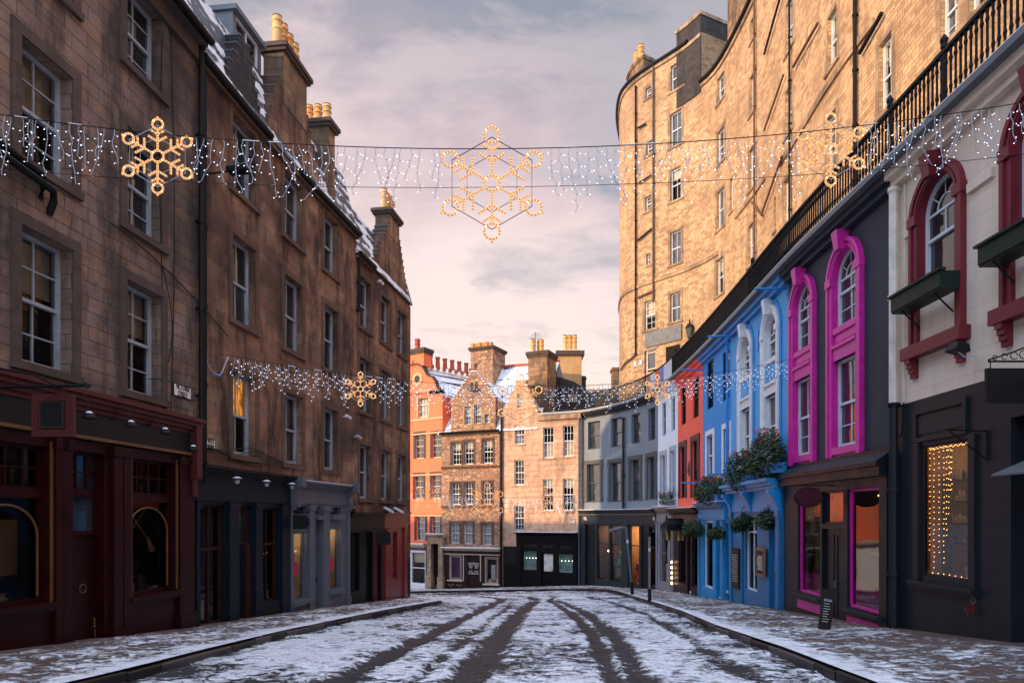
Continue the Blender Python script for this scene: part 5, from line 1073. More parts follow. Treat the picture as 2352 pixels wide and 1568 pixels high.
# -- charcoal house with magenta arches
cM2, cM1 = f.s_of(CX + F * 7.64 / 15.6), f.s_of(CX + F * 7.67 / 17.95); rM = .58
ops = [(c - rM, c + rM, 6.0, zs_ + rM, True, .13) for c in (cM1, cM2)] + [(c - rM, c + rM, 3.2, 5.24) for c in (cM1, cM2)]
mg = row_house('charcoal painted house with tall magenta arched window surrounds', B['cream1'], B['mag1'], 'charcoal_render', ops, .13, zlo=2.45, cmat='charcoal_render')
for c in (cM1, cM2): arch_bay(mg, c, rM, zs_, 6.0, 5.22, 3.2, 'magenta_paint', 'magenta_paint', 'sash_white', .23, .08, 2.98, reveal=.13)
dS = .15; A = lambda x0, x1, y0, y1: WQ(f, 'R7', x0, x1, y0, y1, d=dS)
o1, o2, o3 = A(140, 275, 400, 1010), A(285, 415, 600, 1180), A(440, 632, 392, 1090)
o1[2:], o2[2:], o3[2:] = [-.36, 2.2], [-1.8, 1.3], [-.40, 2.2]; o4 = [o2[0], o2[1], 1.42, 2.2]
sh = MB().mat('charcoal_shop'); s0, s1 = B['cream1'] + .12, B['mag1'] - .05; wall(sh, f, s0, s1, -2, 2.42, [o1, o2, o3, o4], d=dS, reveal=.1)
for a in (s0, s1): sh.face([f.P3(a, -2, 0), f.P3(a, -2, dS), f.P3(a, 2.5, dS), f.P3(a, 2.5, 0)])
fbox(sh, f, s0, s1, 2.42, 2.62, 0, .30); fbox(sh, f, s0, s1, 2.62, 2.70, 0, .36); sh.mat('lead_grey')
for k in range(9):
    a, b = s0 + (s1 - s0) * k / 9, s0 + (s1 - s0) * (k + 1) / 9; sh.mat('slate_shop'); sh.face([f.P3(a, 2.70, .37), f.P3(b, 2.70, .37), f.P3(b, 2.92, .06), f.P3(a, 2.92, .06)]); 
sh.mat('charcoal_shop'); sh.face([f.P3(s0, 2.70, .37), f.P3(s0, 2.92, .06), f.P3(s0, 2.70, 0)]); sh.face([f.P3(s1, 2.70, .37), f.P3(s1, 2.92, .06), f.P3(s1, 2.70, 0)]); fbox(sh, f, s0, s1, 2.90, 2.98, 0, .08)
sh.mat('slate_shop')
for o in (o1, o3): cornice(sh, f, o[0] - .12, o[1] + .14, o[2] - .14, .1, dS, .12, 2)
sh.mat('magenta_paint')
for o in (o1, o3): fbox(sh, f, o[0] - .02, o[1] + .0, o[2] - .42, o[2] - .2, dS, dS + .02)
sho = sh.build('shopfront', mg)
for o in (o1, o3):
    w_ = shopwin(f, sho, *o, dS - .1, 'magenta_paint', 1, 1, 'shop_glass', .055); interior(f, w_, *o, dS - .1, 'interior_dark', depth=1.1)
    gb = MB().mat('magenta_paint'); fquad(gb, f, o[0] + .04, o[1] - .04, o[2] + .04, o[2] + .50, dS - .104)
    n = 9
    for k in range(n): a, b = o[0] + .04 + (o[1] - o[0] - .08) * k / n, o[0] + .04 + (o[1] - o[0] - .08) * (k + 1) / n; gb.face([f.P3(a, o[2] + .50, dS - .104), f.P3(b, o[2] + .50, dS - .104), f.P3((a + b) / 2, o[2] + .55, dS - .104)])
    gb.mat('banner_red'); fbox(gb, f, o[0] + .2, o[1] - .2, 1.1, 1.8, dS - .9, dS - .86); gb.mat('interior_pale'); fbox(gb, f, o[0] + .1, o[1] - .1, .75, .8, dS - .8, dS - .4)
    gb.build('window_film', w_)
    for k in range(3): MB().mat('bulb_amber').octa(f.P3(o[0] + (o[1] - o[0]) * (.3 + .2 * k), 2.05, dS - .5), .03).build('bulb', w_)
shopwin(f, sho, *o4, dS - .1, 'charcoal_shop', 1, 1, 'glass', .05); door(f, sho, o2[0], o2[1], -1.05, 1.3, dS - .09, 'charcoal_shop', leaves=2, panels=((.05, .95),), handle='steel_grey')
bs = MB().mat('charcoal_shop'); fbox(bs, f, o2[0], o2[1], -2, -1.05, dS - .09, dS + .02); bs.build('doorstep', sho)
# -- blue pub
cP1, cP2 = f.s_of(1714), f.s_of(1771.5); rP = .55
ops = [(c - rP, c + rP, 6.34, zs_ + rP, True, .15) for c in (cP1, cP2)] + [(c - rP, c + rP, 3.4, 5.26) for c in (cP1, cP2)]
pb_ = row_house('bright blue pub with white arched window surrounds and flower troughs', B['mag1'], B['pub1'], 'pale_blue_render', ops, .15, zlo=2.0, cmat='blue_trim')
for c in (cP1, cP2): arch_bay(pb_, c, rP, zs_, 6.34, 5.24, 3.4, 'white_paint', 'pale_blue_render', 'white_paint', .25, .06, 3.0, reveal=.15)
bt = MB().mat('bright_blue_shop')
for c in (cP1, cP2):
    for e in (c - rP - .40, c + rP + .26): fbox(bt, f, e, e + .14, 3.0, zs_, 0, .04)
    ring(bt, f, c, zs_, rP + .26, rP + .40, 0, .04)
bt.mat('blue_trim'); mid = (cP1 + cP2) / 2; fbox(bt, f, mid - .1, mid + .12, 6.9, 7.5, 0, .03); bt.build('blue_lining', pb_)
dS = .2; A = lambda x0, x1, y0, y1: WQ(f, 'R5', x0, x1, y0, y1, d=dS); s0, s1 = B['mag1'] + .02, f.s_of(q('R5', 552), dS)
o1, o2 = A(628, 690, 990, 1378), A(752, 822, 1020, 1500); o1[2:] = [-.78, 1.62]; o2[2:] = [-3, 1.5]; t_ = [o1[0] - .5, o1[0] - .1, 1.0, 1.5]
sh = shopblk(f, pb_, s0, s1, dS, 1.75, 2.38, 2.68, 'blue_shop', 'bright_blue_shop', 'bright_blue_shop', [o1, o2], -3, .42, pil=[(s0 + .03, s0 + .3), (s1 - .3, s1 - .03), (o1[1] + .18, o1[1] + .4)], snow=False, dent=None)
w_ = shopwin(f, sh, *o1, dS - .12, 'white_paint', 2, 1, 'shop_glass', .05, transom=1.1); interior(f, w_, *o1, dS - .12, 'interior_dark'); door(f, sh, o2[0], o2[1], -1.2, 1.5, dS - .11, 'blue_shop')
for a in (s0 + .04, s1 - .28, mid - .1):
    cs = MB().mat('bright_blue_shop')
    for k in range(6): fbox(cs, f, a, a + .22, 1.75 + .1 * k, 1.86 + .1 * k, dS, dS + .08 + .26 * ((k / 5) ** 1.6))
    cs.build('console_bracket', sh)
for (x0, x1, y0, y1, mm, lab, nm) in ((558, 596, 1160, 1365, 'sign_black', 'tall black menu board fixed beside the blue pub window', 'menu_board'), (688, 728, 1160, 1305, 'orange_wood', 'small wooden framed notice case on the blue pub wall', 'notice_case')):
    zq = WQ(f, 'R5', x0, x1, y0, y1, d=dS + .1); t = thing(nm, f.P3(zq[0], zq[2], dS), lab, 'menu board' if mm == 'sign_black' else 'notice case'); mb = MB().mat('wood_brown' if mm == 'sign_black' else mm); fbox(mb, f, *zq, dS + .06, dS + .12); mb.build('frame', t)
    mb = MB().mat('sign_black'); fbox(mb, f, zq[0] + .06, zq[1] - .06, zq[2] + .08, zq[3] - .08, dS + .12, dS + .126); pn_ = mb.build('panel', t)
    mb = MB().mat('interior_pale')
    for k in range(12): z = zq[3] - .25 - (zq[3] - zq[2] - .4) * k / 12; fbox(mb, f, zq[0] + .1, zq[1] - .1 - random.uniform(0, .12), z, z + .018, dS + .126, dS + .129)
    mb.build('writing', pn_)
# -- sky blue house
A = lambda *a: WQ(f, 'R5', *a); ws = [A(430, 462, 200, 445), A(511, 546, 150, 400), A(430, 462, 580, 790), A(517, 548, 545, 780)]
bu = row_house('narrow sky blue house with white framed lower windows, beside the coral house', B['pub1'], B['blue1'], 'sky_blue_render', ws, .1, zlo=1.8, cmat='blue_trim')
for i, w_ in enumerate(ws): window(f, bu, *w_, reveal=.1, cols=1 if i < 2 else 2, rows=5 if i < 2 else 1, rows2=1, fmat='sash_white' if i > 1 else 'shop_black', surround=('white_paint', .2, .04) if i > 1 else None, fw=.05)
dS = .2; A = lambda x0, x1, y0, y1: WQ(f, 'R5', x0, x1, y0, y1, d=dS); s0, s1 = B['pub1'] + .05, f.s_of(q('R5', 386), dS)
o1, o2, o3 = A(410, 458, 1015, 1372), A(474, 498, 1015, 1430), A(505, 540, 1015, 1405); o1[2:], o2[2:], o3[2:] = [-1.3, 1.42], [-3.2, 1.42], [-1.2, 1.42]
sh = shopblk(f, bu, s0, s1, dS, 1.5, 1.95, 2.15, 'bright_blue_shop', 'bright_blue_shop', 'blue_shop', [o1, o2, o3], -3.2, .3, dent='blue_shop', pil=[(s0 + .02, s0 + .2), (s1 - .25, s1 - .03)])
for o in (o1, o3): w_ = shopwin(f, sh, *o, dS - .12, 'white_paint', 1, 1, 'shop_glass', .07); interior(f, w_, *o, dS - .12, 'interior_dark')
door(f, sh, *o2[:2], -1.5, 1.42, dS - .11, 'blue_shop')
pipe(f, bu, B['pub1'] + .03, 2.3, TZ - .5, .1, .05, 'sky_blue_render')
# -- coral house number 40
A = lambda *a: WQ(f, 'C4', *a); ws = [A(1353, 1408, 290, 720), A(1488, 1555, 205, 645), [*A(1345, 1402, 965, 1545)], [*A(1482, 1550, 900, 1540)]]
co = row_house('coral red house numbered 40 with plum painted window frames', B['blue1'], B['or1'], 'coral_render', ws, .12, zlo=1.5)
for i, w_ in enumerate(ws): window(f, co, *w_, reveal=.12, cols=1, rows=2 if i < 2 else 1, fmat='plum_shop', surround=('plum_paint', .24, .05, True) if i > 1 else None, fw=.05)
a_ = f.s_of(q('C4', 1447)); z_ = f.z_of(a_, q('C4', y=1225)); text_mesh('40', 1.0, f.frame(a_, z_, .012), 'plum_shop', co, sx=.68)
dS = .2; s0, s1 = B['blue1'] + .02, f.s_of(1541, dS); A = lambda x0, x1, y0, y1: WQ(f, 'R5', x0, x1, y0, y1, d=dS)
o1, o2, o3 = A(280, 318, 1010, 1330), A(325, 345, 1010, 1400), A(350, 382, 1000, 1370); o1[2:], o2[2:], o3[2:] = [-1.6, .95], [-3.5, .95], [-1.5, .95]
sh = shopblk(f, co, s0, s1, dS, 1.2, 1.75, 1.98, 'plum_shop', 'plum_paint', 'plum_shop', [o1, o2, o3], -3.5, .3, dent='plum_shop')
for o in (o1, o3): w_ = shopwin(f, sh, *o, dS - .12, 'plum_shop', 1, 1, 'shop_glass', .07); interior(f, w_, *o, dS - .12, 'interior_dark'); gb = MB().mat('interior_pale'); fbox(gb, f, o[0] + .15, o[1] - .15, o[2] + .2, o[2] + 1.0, dS - .7, dS - .6); gb.build('display_goods', w_)
door(f, sh, *o2[:2], -1.8, .95, dS - .11, 'shop_black')
# -- white house
A = lambda *a: WQ(f, 'C4', *a); ws = [A(1135, 1180, 470, 845), A(1240, 1283, 400, 790), A(1130, 1175, 1060, 1538), A(1240, 1280, 1010, 1520)]
wh = row_house('narrow white house with pale blue window surrounds beside the coral house', B['or1'], B['wh1'], 'white_render', ws, .12, zlo=1.6)
for i, w_ in enumerate(ws): window(f, wh, *w_, reveal=.12, cols=1, rows=1, fmat='pale_surround', surround=('pale_surround', .24, .05, True) if i > 1 else None, fw=.07, gl='glass_far')
dS = .2; s0, s1 = B['or1'] + .02, f.s_of(1508, dS); A = lambda x0, x1, y0, y1: WQ(f, 'C3', x0, x1, y0, y1, d=dS)
o1, o2 = A(1535, 1612, 590, 1215), A(1655, 1700, 600, 1275); o1[2] = -1.9; o2[2] = -2.1; o1[3] = o2[3] = 1.2
sh = shopblk(f, wh, s0, s1, dS, 1.3, 1.85, 2.1, 'lilac_shop', 'lilac_shop', 'lilac_shop', [o1, o2], -4, .3, dent='grey_shop', pil=[(s0 + .02, s0 + .25), (s1 - .25, s1 - .03)])
for o in (o1, o2): w_ = shopwin(f, sh, *o, dS - .12, 'lilac_shop', 1, 2, 'shop_glass', .06); interior(f, w_, *o, dS - .12, 'interior_pale', depth=.5)
for k, y in enumerate((990, 1050, 1112, 1168, 1230)): a = f.s_of(q('C3', 1692), dS); MB().mat('lamp_warm').lathe(f.P3(a, f.z_of(a, q('C3', y=y), dS), dS + .07), [(.01, -.06), (.06, -.03), (.07, .02), (.03, .06)], 8).build('globe_bulb', sh)
# -- grey curved house numbered 46 and 44
A = lambda *a: WQ(f, 'C4', *a)
up = [A(290, 430, 680, 990), A(555, 677, 640, 965), A(785, 888, 595, 930), A(978, 1058, 530, 893)]
lo = [A(282, 430, 1160, 1590), A(550, 672, 1145, 1585), A(778, 885, 1112, 1575), A(972, 1055, 1080, 1560)]
gr = row_house('grey blue curved house numbered 46 and 44 with charcoal window surrounds at the street bend', B['wh1'], B['grey1'], 'grey_render', up + lo, .24, zlo=1.45, cmat='charcoal_shop')
for i, w_ in enumerate(up + lo): window(f, gr, *w_, reveal=.24, cols=1, rows=1, fmat='grey_surround', surround=('grey_surround', .24, .05, True) if i > 3 else None, fw=.06, gl='glass_far')
pipe(f, gr, f.s_of(q('C4', 715)), -3, TZ - .9, .14, .08, 'slate_shop'); pipe(f, gr, f.s_of(1331), -3, TZ - .5, .12, .08, 'slate_shop')
dS = .25; A = lambda x0, x1, y0, y1: WQ(f, 'C3', x0, x1, y0, y1, d=dS); s0, s1 = f.s_of(1506.5, dS), f.s_of(1331, dS)
o1, o2, o3, o4, o5, o6 = A(690, 800, 600, 1250), A(820, 955, 575, 1170), A(970, 1095, 580, 1190), A(1188, 1300, 585, 1165), A(1320, 1400, 640, 1290), A(1408, 1487, 600, 1210)
zt_ = 1.05
for o in (o1, o2, o3, o4, o5, o6): o[3] = zt_
for o in (o2, o3, o4, o6): o[2] = -2.45
o1[2] = o5[2] = -4.5
sh = shopblk(f, gr, s0, s1, dS, 1.15, 1.75, 2.0, 'slate_shop', 'slate_shop', 'charcoal_shop', [o1, o2, o3, o4, o5, o6], -4.5, .3, dent='steel_grey', pil=[(s1 - .5, s1 - .1), (f.s_of(q('C3', 1165), dS) - .15, f.s_of(q('C3', 1165), dS) + .15)])
for o, bk in ((o2, 'interior_brown'), (o3, 'interior_brown'), (o4, 'interior_warm'), (o6, 'interior_brown')):
    w_ = shopwin(f, sh, *o, dS - .12, 'slate_shop', 1, 1, 'clear_glass', .05, transom=o[2] + (o[3] - o[2]) * .66); interior(f, w_, *o, dS - .12, bk, 'interior_warm', depth=1.6)
    lampbulbs(f, w_, [((o[0] + o[1]) / 2, -.55, .35)], dS - .12, .06, top=.95)
dd = door(f, sh, *o1[:2], -3.1, zt_, dS - .1, 'sign_black', panels=()); door(f, sh, *o5[:2], -3.0, zt_ - .3, dS - .1, 'sign_black', panels=((.5, .9),)); wb = MB().mat('slate_shop'); fquad(wb, f, o5[0], o5[1], zt_ - .3, zt_, dS - .1); fquad(wb, f, o1[0], o1[1], -4.5, -3.1, dS - .09); fquad(wb, f, o5[0], o5[1], -4.5, -3.0, dS - .09); wb.build('door_surround', sh)
ld = bpy.data.lights.new('shop_lamp', 'POINT'); ld.energy = 30; ld.color = (1, .6, .32); ld.shadow_soft_size = .05
for o in (o4, o3, o2):
    l_ = bpy.data.objects.new('shop_lamp', ld); C.objects.link(l_); l_.location = f.P3((o[0] + o[1]) / 2, .6, dS - .9)
for o, cols_ in ((o4, ['xmas_red', 'xmas_green', 'curtain']), (o3, ['xmas_green', 'wood_brown', 'xmas_red']), (o2, ['wood_brown', 'curtain', 'wood_brown'])):
    mb = MB(); c_ = f.P3((o[0] + o[1]) / 2, o[2], dS - .45)
    if o is o2:
        mb.mat('wood_brown'); fbox(mb, f, o[0] + .3, o[1] - .5, o[2] + .01, o[2] + .7, dS - .9, dS - .5)
    else:
        mb.mat(cols_[0]); mb.lathe(c_, [(.12, .02), (.1, .1), (.3, .4), (.22, .85), (.26, 1.15), (.2, 1.35), (.07, 1.45), (.1, 1.55), (.09, 1.7), (.02, 1.75)], 12)
        for k in range(26): mb.mat(cols_[k % 3]); a_ = random.uniform(0, 6.3); z = random.uniform(.2, 1.35); mb.octa(Vector(c_) + Vector((.27 * math.cos(a_), .27 * math.sin(a_), z)), .12, (math.cos(a_), math.sin(a_), .4), .5)
    t = mb.build('dress_dummy' if o is not o2 else 'wicker_hamper'); t['label'] = {id(o4): 'dress dummy wrapped in red and green cloth in the brightly lit number 44 window', id(o3): 'dress dummy with green shoulders in the number 46 window', id(o2): 'brown wicker hamper on the floor of the number 46 window'}[id(o)]; t['category'] = 'mannequin' if o is not o2 else 'hamper'
for tx, u, v in (('46.', 1344, 1187), ('44.', 1502.5, 1188)):
    a_ = f.s_of(u, dS + .04); text_mesh(tx, .36 if tx[1] == '6' else .36, f.frame(a_, 1.46, dS + .05), 'sign_white', sh, sx=.85 if tx == '46.' else 1.1)
# ------------------------------------------------------------------ terrace deck, railing, upper tenement
mb = MB().mat('lead_grey'); st_ = np.linspace(1.0, f.len, 90)
SD = .42
for a, b in zip(st_[:-1], st_[1:]):
    Pa, Pb = np.array(f.xy(a)), np.array(f.xy(b)); na, nb = np.array(f.n_of(a))[:2], np.array(f.n_of(b))[:2]
    e0, e1 = Pa + na * SD, Pb + nb * SD; i0, i1 = Pa - na * 6.0, Pb - nb * 6.0
    if b > f.S[-1] - 9: i0, i1 = Pa - na * 4.5, Pb - nb * 4.5
    mb.face([(*e0, TZ), (*e1, TZ), (*i1, TZ), (*i0, TZ)]); mb.face([(*e0, TZ - .12), (*e1, TZ - .12), (*i1, TZ - .12), (*i0, TZ - .12)]); mb.face([(*e0, TZ - .12), (*e1, TZ - .12), (*e1, TZ), (*e0, TZ)])
mb.mat('snow_cap'); fbox(mb, f, 1.0, f.len, TZ + .003, TZ + .035, SD - .3, SD - .02)
mb.mat('stone_margin'); fbox(mb, f, f.s_of(1560), f.len, TZ + .036, TZ + .22, SD - .62, SD - .34); mb.build('terrace_deck', kind='structure')
rl = thing('terrace_railing', f.P3(20, TZ, .1), 'black iron balustrade running along the terrace above the painted shops', 'railing')
RD = .16; rail0 = 3.0; rail1 = f.len - .1
fbox(MB().mat('iron'), f, rail0, rail1, TZ + 1.06, TZ + 1.12, RD - .045, RD + .045).build('handrail', rl); fbox(MB().mat('iron'), f, rail0, rail1, TZ + .10, TZ + .13, RD - .02, RD + .02).build('bottom_rail', rl)
bal0 = f.s_of(2352); n1 = 100; sp = .128
def baluster(mb, a, fancy=True):
    c = Vector(f.P3(a, TZ + .035, RD))
    if fancy: mb.lathe(c, [(.034, 0), (.034, .04), (.022, .08), (.022, .30), (.034, .36), (.022, .42), (.022, .78), (.035, .84), (.022, .90), (.028, .98), (.028, 1.02)], 6)
    else: mb.tube([c, c + Vector((0, 0, .5)), c + Vector((0, 0, 1.02))], .021, 4)
a = bal0 - .6; k = 0
while a < rail1 and k < 100:
    b = MB().mat('iron'); baluster(b, a); b.build('baluster', rl); a += sp; k += 1
mb = MB().mat('iron')
while a < rail1 - .05: baluster(mb, a, False); a += sp
mb.build('baluster', rl, kind='stuff')
for u in (2190, 2063, 1740, 1560): a = f.s_of(u); b = MB().mat('iron'); b.lathe(f.P3(a, TZ + .03, RD), [(.06, 0), (.05, .1), (.035, .15), (.035, 1.1), (.06, 1.14), (.05, 1.2), (.07, 1.27), (.02, 1.36)], 8); b.build('newel_post', rl)
# upper tenement
f = TW; sC = f.s_of(1611)   # step between the taller left part and the lower right part
tm = thing('tenement_block', (12, 25, TZ), 'tall golden sandstone tenement curving above the terrace, with a rounded corner', 'tenement')
A = lambda *a: WQ(f, 'R4', *a)
wl = [('s', A(205, 230, 400, 446)), ('s', A(208, 238, 640, 700)), ('s', A(203, 230, 885, 950)), ('s', A(208, 226, 1140, 1190)), ('p', A(200, 248, 1352, 1482)),
      ('b', A(318, 368, 300, 415)), ('b', A(315, 365, 515, 665)), ('b', A(315, 362, 765, 908)), ('b', A(315, 362, 1045, 1190)), ('b', A(315, 360, 1318, 1447)),
      ('b', A(527, 557, 360, 470)), ('b', A(525, 557, 600, 745)), ('b', A(525, 557, 865, 1035)), ('b', A(522, 553, 1170, 1330)),
      ('b', A(676, 697, 100, 192)), ('b', A(672, 696, 355, 522)), ('b', A(668, 690, 680, 860)), ('b', A(664, 687, 1020, 1195)),
      ('n', A(581, 594, 810, 955)), ('n', A(779, 788, 890, 1040)),
      ('b', A(833, 865, 30, 252)), ('b', A(830, 860, 420, 622)), ('b', A(823, 853, 820, 1030)),
      ('b', A(1020, 1062, 90, 327)), ('b', A(1012, 1058, 545, 800)),
      ('w', A(1250, 1308, 210, 525)), ('w', A(1525, 1605, -60, 222))]
# the same rows carried on to the part beyond the frame edge, and above
ops = [w_[1] for w_ in wl]
dr_ = A(200, 258, 1612, 1900); dr_ = W(f, 1480, 1507, 800, 925); dr_[2] = TZ; dr_[3] = TZ + 3.3
ops.append(dr_)
g7 = f.s_of(2040); 
for ds in (4.0, 7.5, 11.0):
    for (a0, a1, z0, z1) in (wl[25][1],): ops.append([a0 - ds, a1 - ds, z0, z1]); wl.append(('w', [a0 - ds, a1 - ds, z0, z1]))
zR = 26.1; zL = 29.0
sEnd = f.len
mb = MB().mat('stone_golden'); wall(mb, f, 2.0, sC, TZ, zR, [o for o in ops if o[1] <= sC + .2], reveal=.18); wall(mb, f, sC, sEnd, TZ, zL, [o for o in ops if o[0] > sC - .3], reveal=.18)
mb.face([f.P3(sC, zR, 0), f.P3(sC, zR, -7), f.P3(sC, zL, -7), f.P3(sC, zL, 0)]); 
for a, b in zip(np.linspace(2, sEnd, 14)[:-1], np.linspace(2, sEnd, 14)[1:]): z = zR if a < sC else zL; dd = 7.5; mb.face([f.P3(a, TZ, -dd), f.P3(b, TZ, -dd), f.P3(b, z, -dd), f.P3(a, z, -dd)])
mb.face([f.P3(2, TZ, 0), f.P3(2, TZ, -7.5), f.P3(2, zR, -7.5), f.P3(2, zR, 0)]); mb.build('wall', tm)
for kd, w_ in wl:
    window(f, tm, *w_, reveal=.18, cols=2 if kd in 'bpw' else 1, rows=1 if kd == 'b' else 2, fw=.055, surround=('stone_margin_gold', .18, .015) if kd != 'n' else None, sill='stone_margin_gold', gl='glass_far', blind=((.55, 'curtain') if kd == 'p' else (.3, 'interior_pale') if random.random() < .2 else None))
mb = MB().mat('stone_margin_gold')
for a0, a1, z in ((sC, sEnd, TZ + 6.9),): pass
zb1 = f.z_of(f.s_of(1900), q('R4', y=395)); 
# band courses: one high on the near part, one lower on the far part
fbox(mb, f, f.s_of(2010), f.s_of(1790), zb1 - .12, zb1 + .12, 0, .08).build('band_course', tm)
zb2 = f.z_of(f.s_of(1500), q('R4', y=1260)); fbox(MB().mat('stone_margin_gold'), f, f.s_of(1650), sEnd, zb2 - .1, zb2 + .1, 0, .08).build('band_course', tm); zb3 = f.z_of(f.s_of(1720), q('R4', y=900)); fbox(MB().mat('stone_margin_gold'), f, f.s_of(1760), f.s_of(1690), zb3 - .1, zb3 + .1, 0, .08).build('band_course', tm)
mb = MB().mat('iron'); gutter(mb, f, 2.0, sC, zR + .03, .16, .1); gutter(mb, f, sC + 1.0, sEnd, zL + .03, .16, .1); mb.mat('stone_margin_gold'); fbox(mb, f, 2, sC, zR - .25, zR - .06, 0, .1); fbox(mb, f, sC, sEnd, zL - .25, zL - .06, 0, .1); mb.build('gutter', tm)
mb = MB().mat('slate_dark')
for s_a, s_b, z in ((2.0, sC, zR), (sC, sEnd, zL)):
    S_ = np.linspace(s_a, s_b, 12)
    for a, b in zip(S_[:-1], S_[1:]): mb.face([f.P3(a, z, 0), f.P3(b, z, 0), f.P3(b, z + 1.4, -3.5), f.P3(a, z + 1.4, -3.5)], [(a, 0), (b, 0), (b, 4), (a, 4)]); mb.face([f.P3(a, z + 1.4, -3.5), f.P3(b, z + 1.4, -3.5), f.P3(b, z, -7.5), f.P3(a, z, -7.5)])
mb.build('roof', tm)
sk0, sk1 = f.s_of(1684), f.s_of(1609); zk = f.z_of(f.s_of(1612), 33)
mb = MB().mat('stone_sooty'); fbox(mb, f, sC, sC + 1.9, zR - .5, zk, -2.6, .06); mb.mat('stone_margin_gold'); fbox(mb, f, sC - .05, sC + 1.95, zk, zk + .2, -2.7, .12); mb.build('chimney_wall', tm)
stonechimney(tm, f, f.s_of(1700), f.s_of(1667), -1.6, -.1, zR + .1, zR + 4.4, 'stone_chimney', 'stone_margin_gold'); zz = f.z_of(f.s_of(1460), q('R4', y=262), -.3)
stonechimney(tm, f, f.s_of(1478, -.5), f.s_of(1443, -.5), -2.2, -.5, zL - .2, zz, 'stone_chimney', 'stone_margin_gold'); pots(tm, [f.P3(f.s_of(1453 + 9.5 * k, -.9), zz + .2, -.9) for k in range(3)], .2, 1.15)
for u, z0, z1, m_, r__ in ((1463, TZ + 3.2, zL - .6, 'iron', .055), (1503, TZ + 6.2, zL - .1, 'iron_rust', .055), (1738, TZ + 2, zR - .2, 'iron_rust', .05), (1820, TZ + .2, zR - .1, 'iron', .045), (1972, TZ + .2, zR - .1, 'iron', .065)): pipe(f, tm, f.s_of(u), z0, z1, .12, r__, m_)
mb = MB()
for (x0, y0, x1, y1, m_, r__) in ((735, 245, 815, -40, 'iron', .05), (735, 585, 822, 335, 'iron_rust', .045), (725, 955, 815, 700, 'iron_rust', .05), (865, 300, 975, 105, 'iron_rust', .055), (1162, 240, 1262, 60, 'iron', .065), (165, 1080, 232, 1025, 'iron', .06), (165, 1335, 235, 1305, 'iron_rust', .06), (168, 575, 205, 555, 'iron', .06), (168, 825, 230, 785, 'iron', .05), (680, 905, 725, 965, 'iron_rust', .05)):
    mb = MB().mat(m_); a, b = f.s_of(q('R4', x0), .14), f.s_of(q('R4', x1), .14); mb.tube([f.P3(a, f.z_of(a, q('R4', y=y0), .14), .14), f.P3(b, f.z_of(b, q('R4', y=y1), .14), .14)], r__, 7).build('waste_pipe', tm)
mb = MB().mat('iron_rust'); a = f.s_of(1440); mb.tube([f.P3(f.s_of(1463), TZ + 3.2, .12), f.P3(f.s_of(1455), TZ + 3.05, .12), f.P3(a, TZ + 2.9, .12), f.P3(a + .8, TZ + 2.6, .12)], .06, 7); mb.build('waste_pipe', tm)
mb = MB().mat('interior_dark'); fquad(mb, f, *dr_, -.3); mb.build('doorway', tm); door(f, tm, dr_[0] + .1, dr_[1] - .05, TZ, TZ + 2.0, -.2, 'ochre_render', panels=((.1, .45), (.55, .9))); shopwin(f, tm, dr_[0] + .1, dr_[1] - .05, TZ + 2.1, TZ + 3.2, -.22, 'cream_trim', 1, 1, 'glass_far', .08)
sg = thing('fascia_board', f.P3(f.s_of(1525), TZ + 3.9, .05), 'plain slate grey signboard on the golden tenement above the terrace doorway', 'signboard'); mb = MB().mat('lead_grey'); fbox(mb, f, f.s_of(1567), f.s_of(1484), TZ + 3.45, TZ + 4.35, .02, .1); mb.build('board', sg); mb = MB().mat('interior_dark'); fbox(mb, f, f.s_of(1562), f.s_of(1530), TZ + .3, TZ + 3.2, 0, .03); mb.build('dark_opening', tm)
# dark building behind the far end of the terrace, with distant chimneys
bk = thing('stone_building', (4, 50, 8), 'soot blackened stone building with a swept parapet behind the terrace railing', 'building')
def bp(u, v, Y): return ((u - CX) / F * Y, Y, EYE + (HY - v) / F * Y)
prof = [(1231, 872), (1262, 880), (1268, 874), (1278, 866), (1290, 867), (1318, 876), (1331, 884), (1340, 900), (1352, 930), (1375, 972)]
mb = MB().mat('stone_sooty'); Yb = 50.0
for (u0, v0), (u1, v1) in zip(prof[:-1], prof[1:]):
    a, b = bp(u0, v0, Yb), bp(u1, v1, Yb + .0); mb.face([(a[0], a[1], 5), (b[0], b[1], 5), b, a]); mb.face([a, b, (b[0] + 1.5, b[1] + 6, b[2] + .3), (a[0] + 1.5, a[1] + 6, a[2] + .3)])
mb.mat('stone_chimney'); x0, x1 = bp(1228, 0, 47.6)[0], bp(1241, 0, 47.6)[0]; mb.box(x0, x1, 47.5, 50, 5, bp(0, 874, 47.6)[2]); mb.build('wall', bk)
mb = MB().mat('curtain')
for u in (1296, 1310, 1316, 1322): a = bp(u, 915, 49.9); mb.box(a[0] - .08, a[0] + .08, 49.9, 49.96, a[2] - .25, a[2] + .3)
mb.build('skylight', bk)
ch = MB().mat('ochre_render'); x0, x1 = bp(1283, 0, 52)[0], bp(1336, 0, 52)[0]; zt_ = bp(0, 816, 52)[2]; ch.box(x0, x1 - .0, 52, 53.4, 5, zt_); ch.mat('stone_margin'); ch.box(x0 - .2, x1 + .2, 51.8, 53.6, zt_, zt_ + .35); ch.mat('snow_cap'); ch.box(x0 - .15, x1 + .15, 51.85, 53.5, zt_ + .352, zt_ + .4)
cho = ch.build('chimney', bk); pots(bk, [(bp(u, 0, 52.5)[0], 52.5, zt_ + .35) for u in (1298, 1309, 1320)], .17, 1.35)
d1 = thing('stone_building', (10, 58, 6), 'pale gabled building with a slated roof seen through the far terrace railing', 'building')
